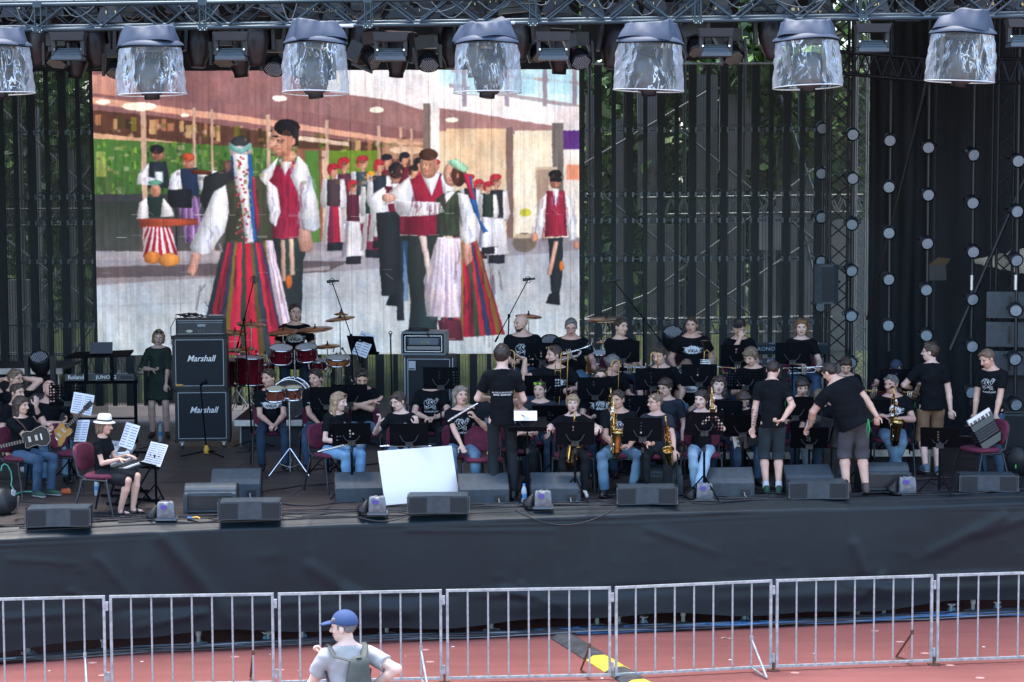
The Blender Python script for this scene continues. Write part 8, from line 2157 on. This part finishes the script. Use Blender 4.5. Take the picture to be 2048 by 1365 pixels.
i = sit('youth in a black cap with his hand on his chin',(1478,656,26.8,ZB),0,chair='maroon chair of the youth in the black cap',head=(-14,8,0),hc='brown',cap='black',hr=(.0,-.20,1.12),er=(-.5,-.3,-1),hd_r=(.05,.15,1),hn_r=(.2,1,0),fold_r=55,hl=(.18,-.3,.70),pants='navy')
i = sit('youth with chin length ginger blond hair holding a trumpet on his lap',(1603,656,26.6,ZB),0,chair='maroon chair of the ginger blond youth',head=(-6,4,0),hair='bob',hc='ginger',hl=(.20,-.34,.72),hr=(-.04,-.38,.74),hd_r=(.5,-.3,-.5),pants='blue',tone=2,build=.95)
trumpet('silver trumpet on the lap of the ginger blond youth',Matrix.Translation(PD(1610,735,26.1)) @ rot(0,-2,0),M_silver)
i = sit('bearded trombone player pointing to the left with a raised arm',(1109,711,25.5,ZM),-6,chair='maroon chair of the bearded trombone player',head=(-62,4,0),hc='brown',beard='dark',prnt='vaga',shades='gold',build=1.12,hr=(-.40,-.16,1.20),er=(-.5,-.2,-1),hd_r=(-.8,-.3,.35),hn_r=(0,-.3,-1),fold_r=8,hl=(.22,-.30,.82),el=(.8,.2,-.6),pants='navy')
trombone('brass trombone held by the bearded player, its bell low behind the music stand',Matrix.Translation(PD(1128,742,25.0)) @ rot(0,2,0));
trombone('narrow trombone slide beside the head of the conductor',Matrix.Translation(PD(1022,738,25.3)) @ rot(0,0,0),.6)
i = sit('long haired man with a grey bun looking right behind his trombone',(1226,728,25.5,ZM),18,chair='maroon chair of the man with the grey bun',head=(56,8,0),hair='bun',hc='grey',glasses='black',hl=(.2,-.3,.80),hr=(-.1,-.35,.8),tone=3,pants='navy')
trombone('bright brass trombone crook before the face of the man with the grey bun',Matrix.Translation(PD(1230,758,25.0)) @ rot(0,2,0))
i = sit('boy with a brown side parting looking down in the trombone row',(1319,712,25.5,ZM),-6,chair='maroon chair of the boy with the side parting',head=(-28,16,0),hc='brown',hl=(.26,-.2,.66),hr=(-.26,-.2,.66),pants='navy')
trombone('small brass trombone crook before the boy with the side parting',Matrix.Translation(PD(1309,742,25.1)) @ rot(0,0,0),.8)
i = sit('person with a bowed head hidden behind a music stand',(1374,736,25.6,ZM),-16,chair='maroon chair of the person with the bowed head',head=(-22,44,0),lean=14,hc='light',prnt='vaga',hl=(.10,-.38,.62),hr=(-.12,-.40,.60),pants='mid')
i = sit('boy with a light brown fringe looking down at his trumpet',(1502,714,25.4,ZM),-8,chair='maroon chair of the boy looking down at his trumpet',head=(-30,26,0),hair='fringe',hc='light',hl=(.14,-.3,.8),hr=(-.16,-.3,.8),pants='navy')
trumpet('gold trumpet lying behind the perforated music stand',Matrix.Translation(PD(1478,737,25.6)) @ rot(0,4,0))
i = sit('person of whom only a brown mop of hair shows behind the heavy man',(1692,732,25.4,S0 + .28),0,head=(-10,30,0),hair='mop',hc='brown',pants='navy')
i = sit('player in a dark blue cap bent over behind a music stand',(1792,738,25.5,S0 + .30),4,chair='maroon chair of the player in the blue cap',head=(4,34,0),lean=16,hc='dark',cap='navy',hl=(.34,-.34,.92),hr=(-.34,-.34,.92),pants='navy')
capi = i
mb = MB();
uvp = [(-1,-1),(1,-1),(1,1),(-1,1)]
me = bpy.data.meshes.new('cap_print'); hc_,hu_,hf_v,hx_ = i['hc'],i['hu'],i['hf'],i['hx']; nrm = unit(hf_v + hu_*.55); uu = unit(np.cross(hx_,nrm)) ; uu = -uu if uu @ hu_ < 0 else uu
c0 = (hc_ + hu_*.105 + hf_v*.092)
me.from_pydata([tuple(c0 + hx_*a*.038 + uu*b*.032 + nrm*.012) for a,b in uvp],[],[(0,1,2,3)]); ul = me.uv_layers.new(name='UVMap')
for q_,c in enumerate([(0,0),(1,0),(1,1),(0,1)]):ul.data[q_].uv = c
me.materials.append(M_capprint); link('cap_print',me,None,i['root'])
trumpet('gold trumpet to the left of the seated tenor sax man',Matrix.Translation(PD(1752,782,25.1)) @ rot(0,4,0)); trumpet('gold flugelhorn to the right of the seated tenor sax man',Matrix.Translation(PD(1822,786,25.1)) @ rot(0,10,0))
i = stand_p('young woman in a dark green dress with sunglasses on her hair',(317,676,28.9,S0),4,fem=True,shirt='dress',shirt_mat=M_dress_g,cutp='dress',hair='bob',hc='blond',tone=2,shades='black',head=(8,6,4),hr=(-.06,-.20,1.14),er=(-.8,.3,-.6),hl=(.13,-.16,.84),hd_l=(-.1,-.2,-1),build=1.1,shoes='black',sleeve=1.02,fold_r=70)
i = sit('drummer in a black shirt with a white splash print behind his kit',(590,626,29.5,DZ + .10),6,head=(14,2,0),hc='brown',prnt='vaga',hl=(.24,-.30,.72),hr=(-.24,-.30,.72),pants='navy',build=.95)
i = sit('boy looking left with clasped hands behind the bongos',(538,757,25.7,S0),10,chair='maroon chair of the boy behind the bongos',head=(-46,4,0),hc='brown',prnt='vaga',hl=(.05,-.36,.62),hr=(-.02,-.36,.63),hd_l=(-.6,-.6,-.2),hd_r=(.6,-.6,-.2),lean=10,pants='navy',build=.9,tone=3,fl=(.17,-.44,.09),fr=(-.15,-.48,.09),fold_l=60,fold_r=60)
i = sit('boy looking left with his arm on his lap, third from the guitar cabinets',(632,757,25.7,S0),4,chair='maroon chair of the boy next to the bongo boy',head=(-36,8,0),hc='dark',prnt='vaga',hl=(.10,-.34,.66),hr=(.02,-.36,.64),pants='blue',build=.9,tone=3,lean=6)
i = sit('boy with folded arms looking down',(724,757,25.5,S0),0,chair='maroon chair of the boy with folded arms',head=(6,30,0),hc='dark',prnt='vaga',hl=(-.10,-.25,.90),hr=(.15,-.25,.93),hd_l=(-1,.1,.05),hd_r=(1,.1,.25),el=(1,-.1,-.5),er=(-1,-.1,-.5),pants='mid',tone=1,build=.98,fl=(-.02,-.62,.20),fr=(-.12,-.42,.09),kr=(-.2,-.7,1),fold_r=20)
i = sit('man in a black emblem shirt whose face hides behind a raised music stand',(862,757,25.7,S0),0,chair='maroon chair of the man in front of the bass cabinet',head=(-6,4,0),hc='brown',glasses='black',prnt='jazz',hl=(.05,-.32,.72),hr=(-.05,-.32,.72),hd_l=(-1,-.3,0),hd_r=(1,-.3,0),pants='black',el=(1,.2,-.6),er=(-1,.2,-.6))
i = sit('girl with long blond hair and light blue trousers holding a flute on her lap',(678,804,23.6,S0),42,chair='maroon chair of the blond flute girl, its back to the left',fem=True,head=(26,8,0),hair='long',hc='blond',shades='black',prnt='jazz',pants='sky',cutp='flare',shoes='tan',hl=(.10,-.42,.72),hr=(-.10,-.34,.70),lean=10,tone=2,fold_l=55,fold_r=55,fl=(.10,-.46,.09),fr=(-.08,-.44,.09))
flute('silver flute held on the lap of the blond girl',PD(636,904,23.15),PD(728,882,23.0))
i = sit('girl with round glasses and a ponytail raising both hands',(797,804,23.5,S0),-4,chair='maroon chair of the girl with round glasses',fem=True,head=(-38,14,-6),hair='pony',hc='brown',glasses='gold',prnt='small',pants='mid',hr=(-.27,-.24,.98),hd_r=(.2,-.2,1),hl=(.24,-.26,.96),hd_l=(-.1,-.2,1),el=(.8,.2,-1),er=(-.9,.1,-1),tone=2,fold_l=60,fold_r=50)
flute('flute lying level behind the music stand of the girl with round glasses',PD(760,893,23.1),PD(863,893,23.1))
i = sit('short haired flute player looking up to the right',(921,793,23.5,S0),6,chair='maroon chair of the short haired flute player',fem=True,head=(22,-6,0),hair='bob',hc='ash',prnt='jazz',pants='mid',hl=(.17,-.30,.99),hd_l=(-.5,-.1,.8),el=(.9,0,-.9),hr=(-.02,-.40,.66),hd_r=(.3,-.5,-.9),fold_l=55,build=1.1,tone=0)
flute('silver flute held up across the chest of the short haired player',PD(896,843,23.05),PD(956,807,23.05))
i = sit('person with reddish hair mostly hidden by the conductor',(1037,800,23.9,S0),4,chair='maroon chair behind the conductor stand',fem=True,head=(-20,20,0),hair='pony',hc='ginger',pants='black',hl=(-.02,-.26,.78),hr=(.06,-.28,.80),hd_l=(-1,0,0),hd_r=(1,0,0),shoes='white',el=(1,0,-.6),build=1.15)
i = sit('man with green sunglasses on his hair and a dark collared shirt',(1080,781,24.7,S0),-6,chair='maroon chair of the man with green sunglasses',head=(-16,2,0),hc='brown',shades='green',shirt_mat=M_navy,pants='blue',build=1.1,hl=(.15,-.3,.66),hr=(-.1,-.3,.66),tone=0)
i = sit('small blond boy resting his hands on top of his music stand',(1145,808,23.5,S0),0,chair='maroon chair of the small blond boy',head=(0,-2,0),hair='fringe',hc='blond',pants='black',hl=(.34,-.40,.96),hr=(-.33,-.40,.96),hd_l=(-.2,-.5,-.2),hd_r=(.2,-.5,-.2),el=(1,.2,-.6),er=(-1,.2,-.6),tone=2,build=.9,shoes='white')
saxophone('alto saxophone hanging before the small blond boy',Matrix.Translation(PD(1150,828,23.1)) @ rot(6,6,20),.88)
i = sit('short haired boy facing the camera behind the front row tenor sax man',(1201,756,25.1,S0),2,chair='maroon chair of the short haired boy in the second row',head=(-4,0,4),hc='brown',prnt='vaga',pants='navy',hl=(.2,-.3,.75),hr=(-.15,-.3,.75),tone=0,build=.95)
saxophone('alto saxophone at the shoulder of the boy in the second row',Matrix.Translation(PD(1222,778,24.7)) @ rot(4,2,10),.75)
i = sit('man in faded blue jeans with a tenor saxophone in the front row',(1236,800,23.5,S0),0,chair='maroon chair of the front row tenor sax man',head=(-34,8,0),hc='brown',prnt='jazz',pants='mid',build=1.14,hl=(.12,-.36,.66),hr=(-.10,-.36,.68),hd_l=(-.8,-.4,.1),hd_r=(.8,-.4,-.1),fl=(.16,-.42,.09),fr=(-.22,-.46,.09),kl=(.45,-.7,1),kr=(-.4,-.7,1),fold_l=60,fold_r=60,tone=1)
saxophone('gold tenor saxophone standing between the hands of the front row man',Matrix.Translation(PD(1227,796,23.0)) @ rot(-2,0,12),.98)
i = sit('curly haired boy with glasses and a dark polo shirt in the second row',(1331,776,24.7,S0),-12,chair='maroon chair of the curly haired boy',head=(-30,10,0),hair='mop',hc='brown',glasses='black',shirt_mat=M_navy,pants='navy',build=1.0,tone=0)
i = sit('boy with cropped hair and round glasses holding a saxophone at the front',(1311,806,23.4,S0),-4,chair='maroon chair of the boy with cropped hair',head=(-58,2,0),hair='buzz',hc='light',glasses='black',pants='black',hl=(.24,-.42,.62),hd_l=(0,-.5,-1),hr=(-.10,-.34,.72),el=(.9,.1,-.7),fold_l=22,shirt_mat=M_navy,tone=0)
saxophone('alto saxophone with its bell turned to the camera, held by the boy with cropped hair',Matrix.Translation(PD(1331,838,22.95)) @ rot(16,-6,-10),.85)
i = sit('girl with light jeans and crossed legs holding a horn by her face',(1403,800,23.5,S0),-6,chair='maroon chair of the girl with light jeans',fem=True,head=(-26,4,4),hair='pony',hc='dark',pants='light',cutp='flare',hl=(.17,-.30,1.08),hd_l=(.0,0,1),hr=(.08,-.34,1.0),hd_r=(.4,0,1),el=(.7,-.2,-1),er=(-.7,-.4,-1),fl=(-.02,-.66,.18),fr=(-.06,-.46,.09),tone=2,fold_l=50,fold_r=50)
saxophone('small brass horn beside the face of the girl with light jeans',Matrix.Translation(PD(1424,778,23.0)) @ rot(0,0,0),.55)
i = sit('girl with curly brown hair and a pale face in the second row',(1437,772,24.5,S0),4,chair='maroon chair of the curly haired girl',fem=True,head=(-6,-4,6),hair='curly',hc='brown',prnt='vaga',pants='navy',tone=2)
i = sit('girl with long brown hair bowed over an accordion',(1487,800,24.25,S0),6,chair='maroon chair of the girl with the accordion',fem=True,head=(0,34,0),hair='long',hc='brown',pants='blue',hl=(.24,-.3,.72),hr=(-.20,-.34,.70),tone=2,lean=6)
accordion('accordion on the knees of the long haired girl',Matrix.Translation(PD(1506,866,24.0)) @ rot(0,-12,0) @ Matrix.Scale(.85,4),.36,.38)
i = sit('boy with a straight brown fringe peering over a music stand',(1604,775,24.6,S0),0,chair='maroon chair of the boy with the straight fringe',head=(0,16,0),hair='fringe',hc='dark',pants='navy',hl=(.22,-.3,.8),hr=(-.22,-.3,.8),tone=0)
i = sit('accordion player hidden behind the leaning man in grey shorts',(1638,796,24.4,S0),10,chair='maroon chair of the hidden accordion player',head=(-10,40,0),hc='light',pants='ash',hl=(.22,-.3,.8),hr=(-.24,-.32,.72),shoes='blue',fl=(.26,-.3,.09),fr=(-.28,-.36,.20),tone=0,kl=(.4,-.7,1),kr=(-.6,-.7,1))
accordion('accordion with a dark blue bass box, held by the hidden player',Matrix.Translation(PD(1652,862,24.05)) @ rot(0,14,0) @ Matrix.Scale(.85,4),.36,.40)
i = sit('grey haired man in pale jeans with a tenor saxophone between his knees',(1783,769,24.8,S0),-4,chair='maroon chair of the grey haired tenor sax man',head=(-40,8,0),hc='grey',prnt='vaga',pants='mid',build=1.16,hl=(.05,-.30,.80),hr=(-.16,-.30,.84),hd_l=(-1,-.2,0),hd_r=(1,-.2,0),el=(1,.2,-.7),er=(-1,.2,-.7),fl=(-.06,-.34,.09),fr=(.06,-.36,.09),kl=(.35,-.7,1),kr=(-.35,-.7,1),shoes='white',tone=3)
saxophone('dark tenor saxophone standing between the knees of the grey haired man',Matrix.Translation(PD(1788,776,24.35)) @ rot(2,0,6),1.0,dark=True)
i = sit('woman in a white hat and black top playing the keyboard',(208,852,22.0,S0),74,chair='maroon chair of the woman in the white hat',fem=True,head=(8,8,0),hair='bob',hc='light',extra='hat',pants='black',cutp='shorts',shoes='sandal',hl=(.14,-.30,.82),hr=(-.10,-.32,.80),hd_l=(0,-1,-.15),hd_r=(0,-1,-.2),el=(.4,.5,-1),er=(-.4,.5,-1),tone=0,fl=(.10,-.40,.09),fr=(-.08,-.30,.09),sleeve=.55,fold_l=25,fold_r=25,detail=2)
i = sit('guitarist with shoulder length brown hair in blue jeans and green shoes',(42,812,23.5,S0),58,chair='maroon chair of the long haired guitarist',head=(12,6,0),hair='long',hc='brown',pants='blue',shoes='green',hl=(.30,-.26,.92),hd_l=(-.4,-.2,.5),hr=(.12,-.32,.88),hd_r=(.5,-.6,.2),lean=-4,tone=0,fl=(.10,-.42,.09),fr=(-.10,-.36,.09),build=1.05,detail=2,fold_l=70,fold_r=60)
mb = MB(); s_ = [W(i,i['shr'] + V3(.04,-.05,.075)),W(i,i['chest'] + V3(-.10,-.155,.05)),W(i,i['waist'] + V3(.02,-.17,.08)),W(i,i['waist'] + V3(.16,-.20,-.02))]
mb.tube(s_,.022,6,flat=.25); tag(mb.build('guitar_strap',mat('brown_strap',(.07,.035,.025),.6)),'brown leather strap across the long haired guitarist','strap')
guitar('black guitar with a cream edge on the lap of the long haired guitarist',Matrix.Translation(PD(70,876,23.0)) @ rot(0,168,10) @ Matrix.Scale(.9,4),mat('guitar_black_top',(.012,.012,.014),.12),True)
i = sit('bald guitarist with sunglasses on his head reaching out for a music sheet',(99,780,24.7,S0),26,chair='maroon chair of the bald guitarist',head=(22,6,0),hair='bald',beard='brown',shades='black',pants='mid',hl=(.42,-.36,1.10),hd_l=(.6,-.5,.3),el=(.3,.2,-1),hr=(.10,-.36,.80),hd_r=(.6,-.3,.4),lean=6,tone=3,build=1.1,fold_l=50,fold_r=55,detail=2)
guitar('sunburst electric guitar on the lap of the bald guitarist',Matrix.Translation(PD(120,868,23.9)) @ rot(0,-44,12) @ Matrix.Scale(.85,4),mat('sunburst',(.42,.15,.02),.15,0,0,4,col2=(.62,.30,.05)))
i = sit('young man with short light hair stretching his arms behind his head at the left edge',(30,758,25.7,S0),46,chair='maroon chair at the left edge, behind the guitarists',head=(24,8,0),hc='light',glasses='black',hl=(.14,.02,1.24),el=(1,-.6,.3),hr=(-.14,.05,1.24),er=(-1,-.4,.3),hd_l=(-1,.1,.1),hd_r=(1,.1,.1),pants='navy',shoes='white',tone=0)
i = sit('boy with brown hair resting his face on his hand behind the long haired guitarist',(34,786,24.6,S0),50,head=(14,6,0),hc='brown',hl=(.12,-.30,1.06),hd_l=(.1,0,1),el=(.5,-.3,-1),pants='navy',fold_l=30,tone=0)
loose_sheet(165,808,24.2,14,12,-10,'music sheet in the outstretched hand of the bald guitarist',.26,.26); loose_sheet(163,862,23.9,-35,-4,-20,'sheet music on the stand before the bald guitarist',.22,.28)
i = stand_p('conductor in black with small white print on his back',(1004,713,22.85,S0),184,head=(-14,4,0),hc='dark',prnt='back',pants='charcoal',cutp='slim',hl=(.12,-.30,1.14),hr=(-.10,-.26,1.06),el=(1,.5,-.8),er=(-1,.5,-.8),hair='quiff',tone=2,detail=2,build=.9,fl=(.10,0.03,.09),fr=(-.13,-.05,.09),shoes='black',fold_l=60,fold_r=60)
i = stand_p('man with tattooed arms and petrol shorts seen from behind',(1546,741,23.4,S0),182,head=(-24,26,0),lean=6,hc='dark',hair='crop',pants='petrol',cutp='kneeshorts',shoes='green',sock=True,tattoo=True,hl=(.26,-.02,.80),hr=(-.10,.20,1.00),er=(-1,.3,-.3),hd_r=(.8,.1,-.2),fl=(.08,0,.09),fr=(-.09,.02,.09),tone=0,detail=2,fold_r=70)
mb = MB()
for a,b,rr in ((.30,.36,.0),(.0,.0,.0)):pass
i = stand_p('heavy man in grey cargo shorts bending to the left over a music stand',(1660,745,23.35,S0),188,head=(34,26,0),side=24,lean=10,hc='dark',hair='crop',build=1.3,belly=.06,pants='grey',cutp='kneeshorts',shoes='brown',hl=(.50,-.30,.86),hd_l=(.5,-.5,-.8),el=(.6,.2,-.3),hr=(-.34,.05,.92),er=(-1,.4,-.2),hd_r=(-.1,-.1,-1),fl=(.10,.0,.09),fr=(-.14,.06,.09),tone=0,detail=2)
i = stand_p('tall young man with glasses and tan shorts stepping away from the camera',(1861,705,24.75,S0),178,head=(68,2,0),hc='brown',hair='quiff',glasses='black',pants='tan',cutp='kneeshorts',shoes='blue',hl=(.22,-.30,1.14),el=(1,.3,-.6),hd_l=(-.2,-1,0),hr=(-.27,.02,.78),fl=(.10,.20,.16),fr=(-.10,-.05,.09),tone=2,detail=2,H=1.86)
i = stand_p('man in blue jeans looking down at the accordion at the right edge',(1975,718,24.4,S0),-42,head=(-22,26,0),hc='light',prnt='jazz',pants='blue',hl=(.14,-.20,.80),hr=(-.22,-.1,.78),tone=0,lean=4,detail=2)
i = stand_p('man in a blue cap and pale grey shirt with a backpack, seen from behind',(688,1256,15.45,0.0),192,head=(64,6,0),hc='grey',hair='buzz',cap='blue',shirt_mat=M_shirt_grey,build=1.12,belly=.04,pants='khaki',hl=(.18,-.26,1.33),el=(.5,.2,-1),hd_l=(.1,-.3,1),hr=(-.21,.06,1.17),er=(-1,.75,.15),hd_r=(.4,-.3,-.8),tone=2,detail=2,fold_l=60,shrug=.0)
Mi = i['M']; ch,up_,fw_,lf_ = i['chest'],i['up'],i['fw'],i['lf']
root = thing('backpack','grey green backpack on the back of the man in the blue cap','backpack',M=Mi)
F = Field(ch - .35,ch + .35,.012); back = ch - fw_*.19 - lf_*.07
A3 = np.stack([lf_,-fw_,up_],1)
F.cap(back + up_*.04,back - up_*.26,.085,.145,.05,(fw_,.75)); F.ell(back - up_*.22 - fw_*.05,(.13,.075,.13),A3,.03); F.wrinkle(.004,26,3)
M_pack = mat('grey_green_nylon',(.060,.070,.062),.7,0,.15,12,.2,60); v,q_ = F.mesh(); me = np_mesh('pack',[(v,q_,0)]); me.materials.append(M_pack); link('pack',me,None,root)
M_pack2 = mat('dark_nylon',(.02,.024,.026),.6)
F = Field(ch - .4,ch + .3,.012); F.ell(back - up_*.26 - fw_*.105,(.095,.045,.10),A3,.02); v,q_ = F.mesh(); me = np_mesh('pocket',[(v,q_,0)]); me.materials.append(M_pack); link('pocket',me,None,root)
for s_ in (-1,1):
 mb = MB(); pts = [back + up_*.07 + lf_*s_*.03 - fw_*.00,ch + up_*.11 + lf_*(s_*.12) - fw_*.145,ch + up_*.165 + lf_*(s_*.14) - fw_*.05,ch + up_*.165 + lf_*(s_*.14) + fw_*.05,ch + up_*.08 + lf_*(s_*.155) + fw_*.15]
 mb.tube([Vector(tuple(p)) for p in pts],.030,8,flat=.25); mb.build('strap',M_pack,root)
 mb = MB(); pts = [ch - up_*.03 + lf_*s_*.185 - fw_*.04,ch - up_*.14 + lf_*s_*.16 - fw_*.13,back - up_*.26 + lf_*s_*.10]
 mb.tube([Vector(tuple(p)) for p in pts],.012,6,flat=.4); mb.build('lower_strap',M_pack2,root)
mb = MB(); mb.tube([Vector(tuple(back + up_*.09 + lf_*a*.03 - fw_*(.02 + .02*(1 - a*a)) + up_*.02*(1 - a*a))) for a in np.linspace(-1,1,7)],.008,6); mb.build('handle',M_pack2,root)
mb = MB(); mb.tube([Vector(tuple(back - up_*.19 - fw_*(.135 + .02*math.cos(a)) + lf_*.095*math.sin(a) + up_*.05*math.cos(a))) for a in np.linspace(-1.7,1.7,12)],.005,5); mb.build('zip',M_pack2,root)
mb = MB(); p0 = W(i,i['wL']);
r_ = .033; u_ = Vector(tuple(unit(i['wL'] - i['eL'])));
pc = PZ(1958,968,STAGE); put_chair((pc.x,pc.y - .1,STAGE),-68,'maroon chair at the right edge with an accordion resting on it')
accordion('black accordion resting on the maroon chair at the right edge',Matrix.Translation((pc.x + .03,pc.y - .15,STAGE + .66)) @ rot(0,62,0) @ rot(-18,0,0) @ Matrix.Scale(.82,4),.36,.42)
pe = PD(966,885,23.25); put_chair((pe.x,23.2,STAGE),2,'empty maroon chair left of the conductor legs')
pe = PZ(140,985,STAGE); put_chair((pe.x,pe.y + .25,STAGE),74,'empty maroon chair between the guitarists and the woman in the white hat')
saxophone('gold saxophone leaning on the empty chair beside the conductor',Matrix.Translation(PD(975,905,23.0)) @ rot(0,-12,0),.35)
for a in (
 (703,865,22.95,S0,184,24,'two','music stand before the girl in light blue trousers'),
 (818,868,22.85,S0,182,18,'two','wide music stand before the girl with round glasses'),
 (882,756,24.9,S0,176,12,'side','tall music stand hiding the face of the man in the emblem shirt'),
 (1055,838,22.7,S0,0,62,'plain','low flat music stand of the conductor with a white sheet on it'),
 (1150,866,22.75,S0,180,14,'plain','music stand under the hands of the small blond boy'),
 (1102,828,23.9,S0,178,26,'two','perforated music stand between the conductor and the small blond boy'),
 (1285,858,22.8,S0,180,14,'mid','music stand right of the front row tenor saxophone'),
 (1408,846,22.85,S0,182,18,'full','strongly perforated music stand before the girl with light jeans'),
 (1485,850,23.75,S0,178,18,'side','music stand before the girl with the accordion'),
 (1618,873,23.75,S0,178,24,'mid','music stand under the hand of the man in grey shorts'),
 (1880,871,23.2,S0,166,30,'mid','music stand standing alone near the right end of the stage'),
 (1085,706,25.9,ZM,180,14,'two','music stand before the bald bearded man'),
 (1085,770,24.9,S0,178,20,'side','music stand before the bearded trombone player'),
 (1245,703,25.9,ZM,180,10,'mid','music stand before the slim boy of the back riser'),
 (1306,758,24.9,S0,180,12,'mid','music stand before the boy with the side parting'),
 (1398,750,24.9,S0,180,12,'mid','music stand before the person with the bowed head'),
 (1475,710,25.9,ZM,180,14,'side','music stand below the youth in the black cap'),
 (1584,706,25.9,ZM,184,12,'plain','music stand before the ginger blond youth'),
 (1490,757,24.9,S0,182,22,'most','blue glinting perforated music stand before the boy with the fringe'),
 (1590,816,23.95,S0,178,10,'plain','music stand before the boy with the straight fringe'),
 (1795,760,25.0,S0 + .3,180,10,'plain','music stand in front of the player in the blue cap'),
 (1742,820,24.6,S0,178,14,'mid','music stand left of the grey haired tenor sax man'),
 (1262,812,24.2,S0,180,14,'mid','music stand behind the front row tenor sax man'),
 (1190,776,24.9,S0,180,12,'plain','dark music stand left of the short haired boy in the second row'),
 (1448,824,24.0,S0,180,12,'plain','music stand half hidden between the two girls at the right'),
 (655,795,25.0,S0,176,14,'plain','music stand before the boy next to the bongo boy'),
 (700,790,25.3,S0,182,12,'plain','music stand beside the boy with folded arms'),
 (135,788,24.3,S0,196,22,'most','perforated music stand behind the bald guitarist')):
 music_stand(*a[:4],yaw=a[4],tilt=a[5],kind=a[6],label='black ' + a[7])
music_stand(727,689,28.0,S0,150,22,'plain','music stand with a pink lit sheet right of the drum kit')
loose_sheet(727,689,27.93,-30,14,-22,'pinkish sheet music on the stand right of the drum kit',.26,.36)
music_stand(306,908,22.3,S0,-52,24,'plain','music stand with sheets right of the keyboards at the left',paper='on the stand right of the keyboards',wide=.9)
p = PD(1051,832,22.62); root = thing('sheet_music','white sheet with black glasses lying on the flat stand of the conductor','sheet music',p,0); mb = MB(); mb.box((0,0,0),(.27,.004,.13),rot(-36)); mb.build('page',M_paper,root)
mb = MB(); mb.tube([(-.05,-.02,.02),(.0,-.03,-.01),(.04,-.05,-.03),(.0,-.05,-.035),(-.05,-.02,.02)],.004,5); tag(mb.build('glasses',M_black,None,p + Vector((0,-.01,0))),'black glasses lying on the white sheet of the conductor','glasses')
for lab,px,py,d,h in (('green lanyard at the hip of the man with tattooed arms',1573,808,23.5,.16),('green lanyard hanging from the grey cargo shorts',1736,858,23.1,.24),('green lanyard at the hip of the man in tan shorts',1830,820,24.9,.20)):
 p = PD(px,py,d); mb = MB(); mb.tube([p + Vector((0,0,h/2)),p + Vector((.02,-.01,0)),p + Vector((.0,0,-h/2)),p + Vector((-.02,-.01,0)),p + Vector((0,0,h/2))],.009,6,flat=.4); tag(mb.build('lanyard',mat('green_lanyard',(.02,.36,.09),.6)),lab,'lanyard')
for k,l in sorted(PLACED):print('SCALE',k,l)
